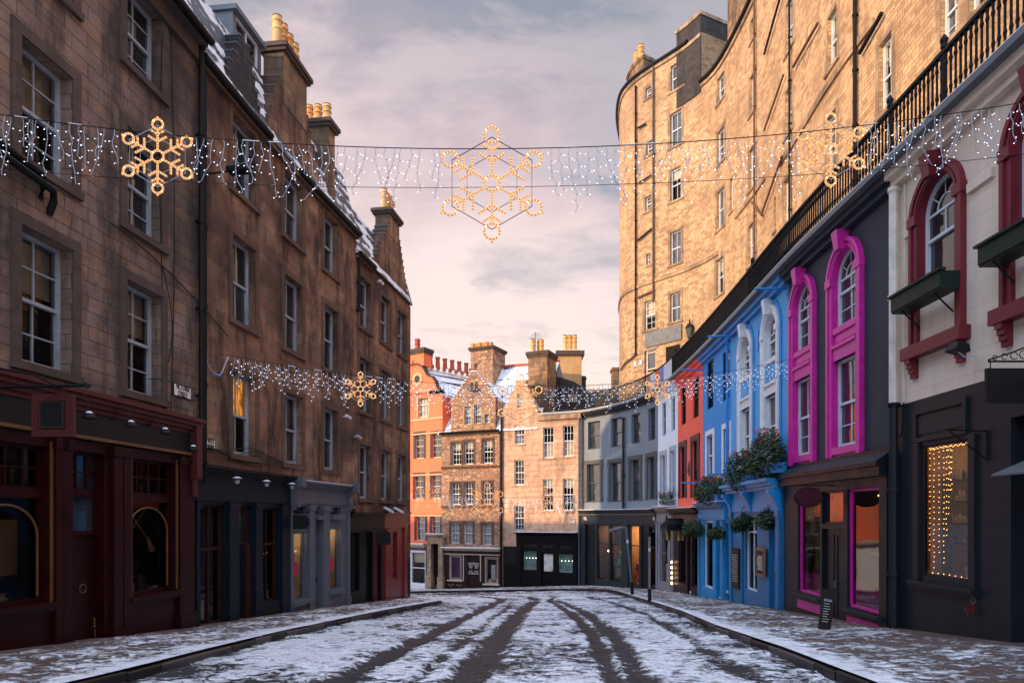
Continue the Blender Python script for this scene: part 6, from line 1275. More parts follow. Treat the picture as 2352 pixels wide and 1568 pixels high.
mb = MB().mat('stone_margin_gold'); a = bp(1345, 912, 58); mb.box(a[0], a[0] + 2.2, 58, 60, 4, bp(0, 893, 58)[2]); mb.mat('stone_golden'); mb.box(bp(1330, 0, 58)[0], bp(1440, 0, 58)[0], 58.5, 66, 3, bp(0, 962, 58)[2]); mb.mat('slate_dark')
x0, x1 = bp(1352, 0, 58)[0], bp(1450, 0, 58)[0]; z0, z1 = bp(0, 960, 58)[2], bp(0, 898, 58)[2]; mb.face([(x0 + 2, 58.4, z0), (x1, 58.4, z0), (x1, 62, z1), (x0 + 1.2, 62, z1)]); mb.build('wall', d1)
mb = MB().mat('stone_chimney'); x0, x1 = bp(1408, 0, 60)[0], bp(1424, 0, 60)[0]; z1 = bp(0, 850, 60)[2]; mb.box(x0, x1, 60, 61.2, 6, z1); mb.box(x0 - .1, x1 + .1, 59.9, 61.3, z1, z1 + .25); mb.build('chimney', d1)
mb = MB().mat('stone_sooty'); x0, x1 = bp(1335, 0, 54)[0], bp(1347, 0, 54)[0]; z1 = bp(0, 905, 54)[2]; mb.box(x0, x1, 54, 55, 5, z1); mb.lathe(((x0 + x1) / 2, 54.4, z1), [(.25, 0), (.2, .5), (.22, 1.2), (.28, 1.3), (.2, 1.5)], 8); mb.build('chimney', bk)

# unseen block added left of view to shade the foot of the far row
bo = thing('stone_building', (-31, 30, -2), 'plain stone house across the side street, outside the picture to the left', 'building'); OF = Fac([(-22.5, 25.5), (-41, 36.0)], +1); mb = MB().mat('stone_brown'); wall(mb, OF, 0, OF.len, -5, 8.6, []); backwalls(mb, OF, 0, OF.len, -5, 8.6, 6); mb.build('wall', bo); box_roof(bo, OF, 0, OF.len, 8.6, .5, 2, 6)
# ------------------------------------------------------------------ ground, road, pavements
def vnoise(x, y, seed):
    xi, yi = np.floor(x).astype(np.int64), np.floor(y).astype(np.int64); fx, fy = x - xi, y - yi; fx, fy = fx * fx * (3 - 2 * fx), fy * fy * (3 - 2 * fy)
    def h(a, b): v = np.sin(a * 127.1 + b * 311.7 + seed * 74.7) * 43758.5453; return v - np.floor(v)
    return (h(xi, yi) * (1 - fx) + h(xi + 1, yi) * fx) * (1 - fy) + (h(xi, yi + 1) * (1 - fx) + h(xi + 1, yi + 1) * fx) * fy
def fbm(x, y, o=4, seed=0):
    s, a, t = 0, 1.0, 0
    for k in range(o): s = s + a * vnoise(x * 2 ** k, y * 2 ** k, seed + k); t += a; a *= .55
    return s / t
def grid_mesh(name, X, Y, Z, cover, matname, kind='structure', parent=None):
    ny, nx = X.shape; v = np.stack([X, Y, Z], -1).reshape(-1, 3).astype(np.float32); idx = np.arange(nx * ny).reshape(ny, nx)
    fc = np.stack([idx[:-1, :-1], idx[:-1, 1:], idx[1:, 1:], idx[1:, :-1]], -1).reshape(-1, 4); me = bpy.data.meshes.new(name)
    me.vertices.add(len(v)); me.vertices.foreach_set('co', v.ravel()); me.loops.add(fc.size); me.loops.foreach_set('vertex_index', fc.ravel().astype(np.int32)); me.polygons.add(len(fc)); me.polygons.foreach_set('loop_start', np.arange(0, fc.size, 4, dtype=np.int32))
    try: me.polygons.foreach_set('loop_total', np.full(len(fc), 4, dtype=np.int32))
    except Exception: pass
    me.polygons.foreach_set('use_smooth', np.ones(len(fc), dtype=bool)); me.update(calc_edges=True); me.validate()
    if cover is not None:
        at = me.attributes.new('cover', 'FLOAT', 'POINT'); at.data.foreach_set('value', cover.ravel().astype(np.float32))
    me.materials.append(M[matname]); o = bpy.data.objects.new(name, me); C.objects.link(o); o['kind'] = kind; return o
def snowmat(name, dirt1, dirt2, wet=.35, cob=(.2, .11), angle=0.0, snowc=(.86, .89, .95), slush=(.12, .105, .105)):
    m, nt, b = newmat(name); o = objn(nt); at = N(nt, 'ShaderNodeAttribute', attribute_name='cover')
    n1 = noise(nt, mapping(nt, o, (1.0, 1.25, 1)), 5.5, 7, .66, .6); n2 = noise(nt, o, 24, 5, .7); n3 = noise(nt, mapping(nt, o, (1, 1, 1), (5, 3, 0)), 1.3, 4, .6)
    v = mathn(nt, 'ADD', mathn(nt, 'ADD', at.outputs['Fac'], mathn(nt, 'MULTIPLY', mathn(nt, 'SUBTRACT', n1, .5), 1.9)), mathn(nt, 'MULTIPLY', mathn(nt, 'SUBTRACT', n2, .5), .7))
    v = mathn(nt, 'ADD', v, mathn(nt, 'MULTIPLY', mathn(nt, 'SUBTRACT', n3, .5), .7))
    b.inputs['Specular IOR Level'].default_value = .12
    mask = ramp(nt, v, [(.47, 0.0), (.56, 1.0)])
    t = nt.nodes.new('ShaderNodeTexBrick'); t.inputs['Scale'].default_value = 1; t.inputs['Brick Width'].default_value = cob[0]; t.inputs['Row Height'].default_value = cob[1]; t.inputs['Mortar Size'].default_value = .012; t.inputs['Mortar Smooth'].default_value = .7
    t.inputs['Color1'].default_value = (*dirt1, 1); t.inputs['Color2'].default_value = (*dirt2, 1); t.inputs['Mortar'].default_value = (.014, .012, .012, 1)
    wob = N(nt, 'ShaderNodeVectorMath', operation='MULTIPLY_ADD'); wn = nt.nodes.new('ShaderNodeTexNoise'); wn.inputs['Scale'].default_value = 3; L(nt, o, wn.inputs['Vector']); L(nt, wn.outputs['Color'], wob.inputs[0]); wob.inputs[1].default_value = (.05, .05, 0); L(nt, o, wob.inputs[2]); L(nt, wob.outputs[0], t.inputs['Vector'])
    ground = mixc(nt, ramp(nt, n2, [(.42, 0.0), (.62, .75)]), t.outputs['Color'], slush)
    ground = mixc(nt, ramp(nt, v, [(.12, 0.0), (.46, .75)]), ground, slush)
    sc = mixc(nt, ramp(nt, n1, [(.38, .55), (.62, 0.0)]), snowc, (.52, .53, .58)); sc = mixc(nt, ramp(nt, n3, [(.45, 0.0), (.7, .35)]), sc, (.45, .42, .43))
    L(nt, mixc(nt, mask, ground, sc), b.inputs['Base Color']); L(nt, ramp(nt, mask, [(0, wet), (1, .75)]), b.inputs['Roughness'])
    h = mathn(nt, 'ADD', mathn(nt, 'MULTIPLY', ramp(nt, v, [(.40, 0.0), (.66, 1.0)]), 1.0), mathn(nt, 'ADD', mathn(nt, 'MULTIPLY', n2, .40), mathn(nt, 'MULTIPLY', t.outputs['Fac'], -.3)))
    bump(nt, b, h, 1.0, .035); return m
snowmat('road_snow', (.022, .020, .021), (.042, .038, .038), .6, slush=(.070, .068, .076))
snowmat('pavement_snow', (.060, .036, .028), (.11, .07, .055), .55, (.9, .6), slush=(.20, .15, .14))
snowmat('far_snow', (.08, .055, .05), (.12, .09, .08), .5, slush=(.42, .36, .36))
# kerb lines in plan
KL = [ground_at(150, 1605), ground_at(290, 1568), ground_at(500, 1508), ground_at(700, 1455), ground_at(870, 1416), ground_at(960, 1398), ground_at(1008, 1388.5)]
KL = [(KL[0][0] - .16 * (KL[0][1] - y_), y_) for y_ in (-6, -3, 0, 3, 5.5)] + KL; e = KL[-1]; KL += [(e[0] - .05, e[1] + .8), (e[0] - .55, e[1] + 1.7), (e[0] - 1.7, e[1] + 2.5), (-5.6, e[1] + 3.6), (-12, e[1] + 6.5)]
KR = [ground_at(1930, 1568), ground_at(1745, 1490), ground_at(1560, 1413), ground_at(1480, 1384), (5.3, 33.0), (5.35, 36.0), (4.9, 38.6), (3.8, 40.6), (2.0, 41.9), (-1.0, 43.2), (-5.0, 45.2), (-12, 49.5)]
kd_ = (KR[1][0] - KR[0][0]) / (KR[1][1] - KR[0][1]); KR = [(KR[0][0] - kd_ * (KR[0][1] - y_), y_) for y_ in (-6, -3, 0, 3, 6)] + KR
def spl(P, n=14):
    P = [np.array(p, float) for p in P]; Q = []
    for i in range(len(P) - 1):
        p0, p1, p2, p3 = P[max(i - 1, 0)], P[i], P[i + 1], P[min(i + 2, len(P) - 1)]
        for k in range(n): t = k / n; Q.append(.5 * ((2 * p1) + (-p0 + p2) * t + (2 * p0 - 5 * p1 + 4 * p2 - p3) * t * t + (-p0 + 3 * p1 - 3 * p2 + p3) * t ** 3))
    Q.append(P[-1]); return np.array(Q)
def resample(P, n):
    d = np.concatenate([[0], np.cumsum(np.linalg.norm(np.diff(P, axis=0), axis=1))]); t = np.linspace(0, d[-1], n); return np.stack([np.interp(t, d, P[:, 0]), np.interp(t, d, P[:, 1])], 1)
kl, kr = spl(KL), spl(KR)
# wheel tracks, as lines in plan with a half width and a strength
TR = [([(780, 1568), (850, 1530), (930, 1490), (1010, 1450), (1080, 1415), (1125, 1392), (1150, 1381), (1140, 1374), (1080, 1368), (960, 1364)], .17, 1.0), ([(985, 1545), (1060, 1480), (1120, 1430), (1160, 1402), (1175, 1384)], .09, .5), ([(1065, 1568), (1110, 1515), (1150, 1462), (1190, 1415), (1218, 1390), (1230, 1379), (1215, 1372), (1130, 1366), (1000, 1363)], .21, 1.0),
      ([(1408, 1568), (1385, 1510), (1355, 1455), (1318, 1415), (1280, 1390), (1262, 1379), (1280, 1371)], .11, 1.0), ([(1468, 1560), (1440, 1510), (1400, 1455), (1350, 1412), (1300, 1388), (1275, 1379)], .14, .9), ([(1740, 1568), (1660, 1525), (1570, 1462), (1480, 1412), (1400, 1383), (1350, 1372)], .13, .55), ([(640, 1545), (800, 1480), (960, 1420), (1050, 1393)], .1, .15)]
TRP = []
for pts, hw, stg in TR:
    P = [ground_at(u, v) for u, v in pts]; d = (P[0][0] - P[1][0], P[0][1] - P[1][1]); P = [(P[0][0] + d[0] * 6 / abs(d[1]) * .8, P[0][1] - 4.8)] + P; TRP.append((resample(spl(P), 260), hw, stg))
def track_depth(X, Y):
    out = np.zeros_like(X)
    for P, hw, stg in TRP:
        best = np.full(X.shape, 9.0)
        for i in range(0, len(P)):
            px, py = P[i]; m = np.abs(Y - py) < 1.2
            if m.any(): best[m] = np.minimum(best[m], np.hypot(X[m] - px, (Y[m] - py)))
        hw_ = hw * (1 + .25 * (fbm(X * 1.3, Y * 1.3, 3, 4) - .5)); out = np.maximum(out, stg * np.clip(1.45 - best / hw_ * .95, 0, 1) * (1 - .45 * np.clip(fbm(X * 2.2, Y * 1.1, 3, 31) * 3 - 1.5, 0, 1)))
    return out
def dist_to(P, X, Y):
    best = np.full(X.shape, 99.0)
    for px, py in resample(P, 360): best = np.minimum(best, np.hypot(X - px, Y - py))
    return best
# coarse ground sheet far beyond the street
xs = np.concatenate([np.linspace(-400, -30, 10), np.linspace(-25, 25, 26), np.linspace(30, 400, 10)]); ys = np.concatenate([np.linspace(-200, -12, 8), np.linspace(-8, 60, 30), np.linspace(70, 700, 12)])
X, Y = np.meshgrid(xs, ys); grid_mesh('ground', X, Y, G(X, np.minimum(Y, 80)) - .35, np.full(X.shape, .7), 'far_snow')
# road: fine near the camera
ys = [3.0]
while ys[-1] < 50: ys.append(ys[-1] + max(.045, ys[-1] * .0050))
ys = np.array(ys); xs = np.arange(-9, 7.2, .06); X, Y = np.meshgrid(xs, ys)
base = fbm(X * 1.1, Y * 1.1, 4, 1); tr = track_depth(X, Y); kd = np.minimum(dist_to(kl, X, Y), dist_to(kr, X, Y))
far = np.clip((Y - 29) / 9, 0, 1); cover = .655 + (base - .5) * .75 - tr * .62 - np.clip(.45 - kd, 0, .45) * .5 - far * (.12 + .10 * (X < -1))
fine = fbm(X * 5, Y * 5, 4, 9); snowh = np.clip((cover + (fine - .5) * .9 - .38) * 3.2, 0, 1)
Z = G(X, Y) + .035 * snowh + .008 * fbm(X * 9, Y * 9, 2, 12) - .012 * tr + .09 * tr * np.clip(1 - tr, 0, 1) * fbm(X * 7, Y * 7, 3, 41)
grid_mesh('road', X, Y, Z, cover, 'road_snow')
def pavement(name, inner, outer, n, m, cov, edge_snow=True):
    a, b = resample(inner, n), resample(outer, n); t = np.linspace(0, 1, m)[None, :]
    X = a[:, :1] * (1 - t) + b[:, :1] * t; Y = a[:, 1:] * (1 - t) + b[:, 1:] * t; d = t * np.linalg.norm(b - a, axis=1)[:, None]
    wd = (1 - t) * np.linalg.norm(b - a, axis=1)[:, None]
    cover = cov + (fbm(X * 1.6, Y * 1.6, 4, 21) - .5) * .5 + .42 * np.exp(-(d / .38) ** 2) - .50 * np.exp(-(wd / .55) ** 2); fine = fbm(X * 6, Y * 6, 4, 23); sn = np.clip((cover + (fine - .5) * .9 - .38) * 3.2, 0, 1)
    grid_mesh(name, X, Y, G(X, Y) + .13 + .03 * sn, cover, 'pavement_snow')
def wall_pts(fc, a, b, n=80, d=.0): return np.array([fc.xy(x, d) for x in np.linspace(a, b, n)])
kl_m = kl[kl[:, 1] > -5]; ixl = np.argmin(np.abs(kl[:, 1] - KL[-5][1]) + np.abs(kl[:, 0] - KL[-5][0]))
wl_ = np.vstack([wall_pts(LW, LW.s_of(-900) if LW.s_of(-900) else 8, LW.len, 90, -.2)])
pavement('pavement_left', kl[44: ixl + 18], np.vstack([wall_pts(LW, 14.5, LW.len, 90, -.2)]), 420, 46, .50)
ins = wall_pts(RW, 13.0, RW.len, 120, -.2)
endr = np.vstack([ins, wall_pts(FW, 0.2, FW.len, 60, -.2)])
pavement('pavement_right', kr[44:], endr, 560, 46, .48)
def kerb(name, P, n, side):
    d = np.concatenate([[0], np.cumsum(np.linalg.norm(np.diff(P, axis=0), axis=1))]); T_ = lambda t: np.array([np.interp(t, d, P[:, 0]), np.interp(t, d, P[:, 1])]); mb = MB(); t = 0; rk = random.Random(3)
    while t < d[-1] - .3:
        L_ = rk.uniform(.55, 1.05); a, b = T_(t + .012), T_(min(t + L_ - .012, d[-1])); t += L_; tg = (b - a) / max(1e-6, np.linalg.norm(b - a)); nn = np.array([tg[1], -tg[0]]) * side; dz, dn = rk.uniform(-.012, .012), rk.uniform(-.012, .012)
        mb.mat(rk.choice(['wet_cobble', 'kerb_grey', 'wet_cobble'])); za, zb = float(G(*a)), float(G(*b)); o0, o1, i0, i1 = a + nn * (.03 + dn), b + nn * (.03 + dn), a - nn * .17, b - nn * .17
        B0 = [(*o0, za - .1), (*o1, zb - .1), (*i1, zb - .1), (*i0, za - .1)]; B1 = [(*(o0 - nn * .015), za + .128 + dz), (*(o1 - nn * .015), zb + .128 + dz), (*i1, zb + .13 + dz), (*i0, za + .13 + dz)]; Bm = [(*o0, za + .11 + dz), (*o1, zb + .11 + dz)]
        mb.face([B0[0], B0[1], Bm[1], Bm[0]]); mb.face([Bm[0], Bm[1], B1[1], B1[0]]); mb.face(B1); mb.face([B0[0], Bm[0], B1[0], B1[3], B0[3]]); mb.face([B0[1], Bm[1], B1[1], B1[2], B0[2]])
    mb.build(name, kind='structure')
paint('kerb_grey', (.045, .042, .042), .5, .4)
kerb('kerb_left', kl, 160, 1); kerb('kerb_right', kr, 220, -1)
# ------------------------------------------------------------------ Christmas lights
def rope_flake(name, c, ax, R_, big, label, bead=.042):
    """rope-light snowflake on a wire frame; ax = horizontal direction of its plane"""
    t = thing(name, c, label, 'snowflake light'); c = Vector(c); ax = Vector(ax).normalized(); up = Vector((0, 0, 1)); P = lambda x, y: c + ax * (x * R_) + up * (y * R_)
    segs = []; circ = []
    cen_r = .15 if not big else .13
    circ.append((0, 0, cen_r))
    for k in range(6):
        a = math.pi / 2 + k * math.pi / 3; d = (math.cos(a), math.sin(a)); s60 = lambda L_, r0, sg: [(d[0] * r0, d[1] * r0), (d[0] * r0 + L_ * math.cos(a + sg * 1.03), d[1] * r0 + L_ * math.sin(a + sg * 1.03))]
        segs.append([(d[0] * cen_r, d[1] * cen_r), (d[0] * .70, d[1] * .70)]); tip_r = .135
        for sg in (-1, 1):
            segs.append(s60(.27, .38, sg)); segs.append(s60(.19, .57, sg))
        circ.append((d[0] * (.70 + tip_r), d[1] * (.70 + tip_r), tip_r)); segs.append([(d[0] * .97, d[1] * .97), (d[0] * 1.03, d[1] * 1.03)])
    fr = MB().mat('iron' if big else 'wire_white')
    hx = [P(.80 * math.cos(math.pi / 2 + k * math.pi / 3), .80 * math.sin(math.pi / 2 + k * math.pi / 3)) for k in range(6)]; fr.tube(hx, .006, 5, closed=True); fr.tube([P(.5 * math.cos(math.pi / 2 + k * math.pi / 3), .5 * math.sin(math.pi / 2 + k * math.pi / 3)) for k in range(6)], .005, 4, closed=True)
    fr.build('frame', t); rp = MB().mat('rope_warm'); rr = .0145 * (R_ / .55) ** .35; bd = MB().mat('bead_warm')
    def line(pts, closed=False):
        Q = [P(*p) for p in pts]; rp.tube(Q, rr, 6, closed=closed)
        for A_, B_ in zip(Q, Q[1:] + ([Q[0]] if closed else [])):
            n = max(1, int((B_ - A_).length / bead))
            for i in range(n): bd.octa(A_.lerp(B_, (i + .5) / n), rr * 1.22, B_ - A_, 1.1)
    for s_ in segs: line(s_)
    for x, y, r in circ: line([(x + r * math.cos(2 * math.pi * k / 14), y + r * math.sin(2 * math.pi * k / 14)) for k in range(14)], True)
    ro = rp.build('rope_light', t); bd.build('bulb_chain', ro, kind='stuff'); return t
def light_string(label, A_, B_, sag, hang, dens, skip, second=True, lenr=(.25, .85), seed=1, r=.0042, br=.0056, wiremat='wire_white', start=0.0, stop=1.0):
    rd = random.Random(seed); A_, B_ = Vector(A_), Vector(B_); Lh = (B_ - A_).length; t = thing('icicle_light_string', A_, label, 'light string')
    cp = lambda u: A_.lerp(B_, u) + Vector((0, 0, -4 * sag * u * (1 - u))); cb = MB().mat('iron'); cb.tube([cp(i / 40) for i in range(41)], .0065, 5); cb.mat('snow_cap')
    for k in range(10): u = rd.uniform(.02, .95); cb.tube([cp(u) + Vector((0, 0, .008)), cp(u + .012) + Vector((0, 0, .006))], .008, 5)
    cb.build('support_cable', t)
    if second:
        c2 = MB().mat('iron'); c2.tube([cp(i / 40) + Vector((0, 0, -hang * (1 - .3 * math.sin(i / 40 * math.pi)))) for i in range(41)], .0042, 4); c2.build('stay_cable', t)
    dr = (B_ - A_).normalized(); n = int(Lh * dens)
    for k in range(n):
        u = start + (stop - start) * (k + rd.uniform(.2, .8)) / n
        if any(a < u < b for a, b in skip): continue
        ln = lenr[0] + (lenr[1] - lenr[0]) * [.35, .75, .5, 1.0, .3, .65][k % 6] * rd.uniform(.8, 1.15); p = cp(u); pts = [p.copy()]; drift = rd.uniform(-.1, .1); seg = .078; m = int(ln / seg); nrm = Vector((-dr.y, dr.x, 0))
        for i in range(m): p = p + Vector((0, 0, -seg)) + dr * (drift * seg + rd.uniform(-.026, .026)) + nrm * rd.uniform(-.012, .012); drift += rd.uniform(-.2, .2); pts.append(p.copy())
        if len(pts) < 3: continue
        w_ = MB().mat(wiremat).tube(pts, r, 4); b_ = MB()
        for i in range(1, len(pts)):
            sd_ = 1 if (i + k) % 2 else -1; d = (dr * sd_ * rd.uniform(.6, 1) + Vector((0, 0, rd.uniform(-.8, .2)))).normalized(); e = pts[i] + d * .045
            w_.tube([pts[i], e], r * .8, 3)
            b_.mat('bulb_white'); b_.octa(e, br, d, 1.5)
        wo = w_.build('light_strand', t); b_.build('bulb_chain', wo, kind='stuff')
    return t, cp
Y1 = 9.0; at1 = lambda u, v, Y=Y1: Vector(((u - CX) / F * Y, Y, EYE + (HY - v) / F * Y))
Lp, Rp = Vector(LW.P3(LW.s_of(70), 6.93, .02)), Vector(RW.P3(RW.s_of(2420), 7.13, .02)); Lp = Vector((-7.03, 9.0, 6.93)); Rp = Vector((7.58, 9.0, 7.2))
uu = lambda u: ((u - CX) / F * Y1 - Lp.x) / (Rp.x - Lp.x)
s1_, cp1 = light_string('icicle light string nearest the camera, spanning the whole width above the street', Lp, Rp, .62, .72, 8.2, [(uu(285), uu(445)), (uu(1010), uu(1250)), (uu(1830), uu(1975))], seed=3)
rope_flake('snowflake_light', at1(1130, 421), (1, 0, 0), .76, True, 'largest glowing snowflake, at the middle of the nearest light string against the sky', .036)
rope_flake('snowflake_light', at1(362, 359), (1, .1, 0), .505, False, 'bright gold snowflake on the nearest string in front of the left tenement', .034)
rope_flake('snowflake_light', at1(1908, 344), (1, -.1, 0), .49, False, 'gold snowflake on the nearest string in front of the golden tenement and balustrade', .034)
A2 = Vector(LW.P3(LW.s_of(498), 5.16, .03)); B2 = Vector(RW.P3(RW.s_of(1813), 5.95, .03)); dir2 = (B2 - A2).normalized()
def on2(u): 
    k = (u - CX) / F; t = (k * A2.y - A2.x) / ((B2 - A2).x - k * (B2 - A2).y); return t
def pt2(u, v): t = on2(u); y = A2.y + (B2 - A2).y * t; return Vector(((u - CX) / F * y, y, EYE + (HY - v) / F * y))
zz_ = [pt2(1195, 887).z, A2.lerp(B2, on2(1195)).z]; sag2 = (zz_[1] - zz_[0]) / (4 * on2(1195) * (1 - on2(1195)))
s2_, cp2 = light_string('second icicle light string, running from beside the upper left windows to the blue pub', A2, B2, sag2, .42, 9.5, [(on2(798), on2(858)), (on2(1140), on2(1248)), (on2(1483), on2(1537))], lenr=(.22, .72), seed=8, r=.005, br=.0072, start=.02)
rope_flake('snowflake_light', pt2(1195, 921), dir2, .66, True, 'large glowing snowflake in front of the crowstepped gables, middle of the second string', .05)
rope_flake('snowflake_light', pt2(828, 893), dir2, .40, False, 'gold snowflake of the second string hanging against the brown left tenement', .042)
rope_flake('snowflake_light', pt2(1510, 895), dir2, .40, False, 'gold snowflake of the second string beside the white and coral houses', .042)
A3 = Vector((-6.9, 40.0, 3.05)); B3 = Vector(RW.P3(RW.s_of(1336), 3.0, .05)); 
def on3(u): k = (u - CX) / F; return (k * A3.y - A3.x) / ((B3 - A3).x - k * (B3 - A3).y)
def pt3(u, v): t = on3(u); y = A3.y + (B3 - A3).y * t; return Vector(((u - CX) / F * y, y, EYE + (HY - v) / F * y))
A3 = Vector((A3.x, A3.y, EYE + (HY - 1122) / F * 40)); s3_, cp3 = light_string('farthest icicle light string, low in front of the houses at the street end', A3, B3, .32, .7, 4.2, [(on3(968), on3(998)), (on3(1100), on3(1140)), (on3(1240), on3(1267))], lenr=(.3, 1.2), seed=12, r=.0028, br=.0130)
d3 = (B3 - A3).normalized()
rope_flake('snowflake_light', pt3(983, 1137), d3, .80, False, 'small distant snowflake in front of the orange house', .09)
rope_flake('snowflake_light', pt3(1119, 1152), d3, 1.22, True, 'distant snowflake in front of the rubble stone house, the largest on the farthest string', .09)
rope_flake('snowflake_light', pt3(1253, 1144), d3, .80, False, 'small distant snowflake in front of the tan ashlar house', .09)
# wall fixing and blue connector of the second string
t = thing('cable_connector', LW.P3(LW.s_of(492), 4.6, .06), 'blue plug connector and white flex looping on the brown tenement beside the second light string', 'connector'); mb = MB().mat('wire_white')
P0 = lambda x, y: Vector(LW.P3(LW.s_of(q('L5', x)), LW.z_of(LW.s_of(q('L5', x)), q('L5', y=y)), .06)); mb.tube([P0(5, 245), P0(30, 340), P0(70, 440), P0(130, 512)], .012, 5); mb.tube([P0(172, 535), P0(205, 490), P0(235, 410), P0(270, 330)], .012, 5); mb.build('flex', t); MB().mat('banner_blue').tube([P0(118, 512), P0(172, 532)], .035, 8).build('plug', t)
# ------------------------------------------------------------------ signs and lamps
def plate_sign(name, fc, u0, u1, v0, v1, text, label, size, sx=1.0, chamf=True):
    a, b = sorted((fc.s_of(u0), fc.s_of(u1))); r_ = a if fc is LW else b; z0, z1 = fc.z_of(fc.s_of(u0), v1), fc.z_of(fc.s_of(u0), v0); t = thing(name, fc.P3((a + b) / 2, z0, .02), label, 'street sign')
    mb = MB().mat('sign_black'); fbox(mb, fc, a, b, z0, z1, .0, .022); mb.mat('sign_white'); fbox(mb, fc, a + .02, b - .02, z0 + .02, z1 - .02, .02, .03); mb.build('plate', t)
    text_mesh(text, size, fc.frame((a + b) / 2, (z0 + z1) / 2, .034), 'sign_black', t, sx=sx); return t
plate_sign('street_sign', LW, q('L3', 1352), q('L3', 1489), q('L3', y=55), q('L3', y=158), 'VICTORIA\nSTREET', 'white street sign reading VICTORIA STREET beside the pinkish tenement window', .155, .66)
plate_sign('street_sign', LW, q('L3', 1606), q('L3', 1677), q('L3', y=490), q('L3', y=575), 'WEST\nBOW', 'white street sign reading WEST BOW above the navy shop on the brown tenement', .13, .80)
plate_sign('street_sign', FW, q('C2', 1938), q('C2', 2002), q('C2', y=645), q('C2', y=700), 'WEST\nBOW', 'distant white street sign reading WEST BOW on the tan ashlar house', .19, .72)
plate_sign('street_sign', TW, 1456.8, 1475, 830, 842, 'VICTORIA\nTERRACE', 'pale street sign reading VICTORIA TERRACE on the golden tenement', .15, .52)
# hanging sign of the red shop
hs = thing('hanging_sign', LW.P3(LW.s_of(90), 2.9, .6), 'blank black hanging sign in a red frame on an iron bracket, above the red shopfront', 'hanging sign')
yb = 8.15; P_ = lambda u, v: Vector(((u - CX) / F * yb, yb, EYE + (HY - v) / F * yb)); x0, x1 = P_(72, 0).x, P_(167, 0).x; z0, z1 = P_(0, 1002).z, P_(0, 905).z
mb = MB().mat('red_trim'); mb.box(x0, x1, yb, yb + .06, z0, z1); mb.build('sign_frame', hs); mb = MB().mat('sign_black'); mb.box(x0 + .09, x1 - .09, yb - .012, yb - .002, z0 + .09, z1 - .08); pn_ = mb.build('sign_panel', hs)
mb = MB().mat('gold_paint'); zz0, zz1, xx0, xx1 = z0 + .11, z1 - .10, x0 + .11, x1 - .11; mb.tube([(xx0, yb - .014, zz0), (xx1, yb - .014, zz0), (xx1, yb - .014, zz1), (xx0, yb - .014, zz1)], .004, 4, closed=True); mb.build('gold_line', pn_)
mb = MB().mat('iron'); wa = Vector((LW.P3(LW.s_of(20), 0, 0)[0] + .0, yb + .03, 0)); a0 = Vector((-7.12, yb + .03, P_(0, 893).z)); a1 = Vector((P_(185, 0).x, yb + .03, P_(0, 884).z)); mb.tube([a0, a1], .02, 6); mb.tube([Vector((-7.12, yb + .03, P_(0, 815).z)), Vector((P_(70, 0).x, yb + .03, P_(0, 858).z)), Vector((P_(130, 0).x, yb + .03, P_(0, 886).z))], .013, 5)
mb.octa(a1 + Vector((.05, 0, 0)), .045, (1, 0, 0), 1.6)
for k in range(3): cc_ = a0 + Vector((.15 + .12 * k, 0, .07)); mb.tube([cc_ + Vector((.06 * math.cos(t), 0, .06 * math.sin(t))) for t in np.linspace(0, 5.2, 12)], .008, 4)
for x in (x0 + .12, x1 - .12): mb.tube([(x, yb + .03, z1), (x, yb + .03, a0.z)], .008, 5)
mb.build('bracket', hs)
def gooseneck(fc, s_, z, mat, label, out=.55, up=.22, head=.09, grp=None, glassb=False):
    t = thing('shop_lamp', fc.P3(s_, z, 0), label, 'lamp', grp); mb = MB().mat('sign_black'); pts = [fc.P3(s_, z, .02), fc.P3(s_, z + .02, out * .4), fc.P3(s_, z + up, out * .7), fc.P3(s_, z + up * .8, out * .95), fc.P3(s_, z + .02, out)]; mb.tube(pts, .011, 5); mb.build('arm', t)
    mb = MB().mat('sign_black'); c_ = fc.P3(s_, z - head * 1.1, out); mb.lathe(c_, [(head * 1.0, 0), (head * 1.05, head * .2), (head * .8, head * .75), (head * .3, head * 1.15), (.01, head * 1.2)], 12) if not glassb else mb.lathe(c_, [(head * 1.5, head * .55), (head * 1.2, head * .75), (head * .3, head * .95), (.01, head * 1.1)], 12); hd = mb.build('lamp_head', t)
    MB().mat('snow_cap').lathe((c_[0], c_[1], c_[2] + head * (.95 if not glassb else .80)), [(head * (.55 if not glassb else 1.1), 0), (head * .4, head * .25), (.01, head * .33)], 10).build('snow', t)
    if glassb: MB().mat('lamp_glass').lathe((c_[0], c_[1], c_[2] - .03), [(.02, -.02), (.05, 0), (.06, .05), (.05, .1)], 10).build('glass_globe', t)
for x, lab in ((700, 'black gooseneck lamp above the red shop, nearest the hanging sign'), (1028, 'black gooseneck lamp over the middle of the red shop fascia'), (1295, 'black gooseneck lamp over the right of the red shop fascia'), (1515, 'black gooseneck lamp at the far corner of the red shopfront')):
    gooseneck(LW, LW.s_of(q('L3', x), .55), 3.17 if x < 1500 else 2.95, 'sign_black', lab)
for x, lab in ((585, 'snow topped shade lamp over the left of the navy shop'), (862, 'snow topped shade lamp over the middle of the navy shop'), (1100, 'snow topped shade lamp between the navy and pale grey shops')): gooseneck(LW, LW.s_of(q('L6', x), .5), 2.46, 'sign_black', lab, .5, .18, .10, glassb=True)
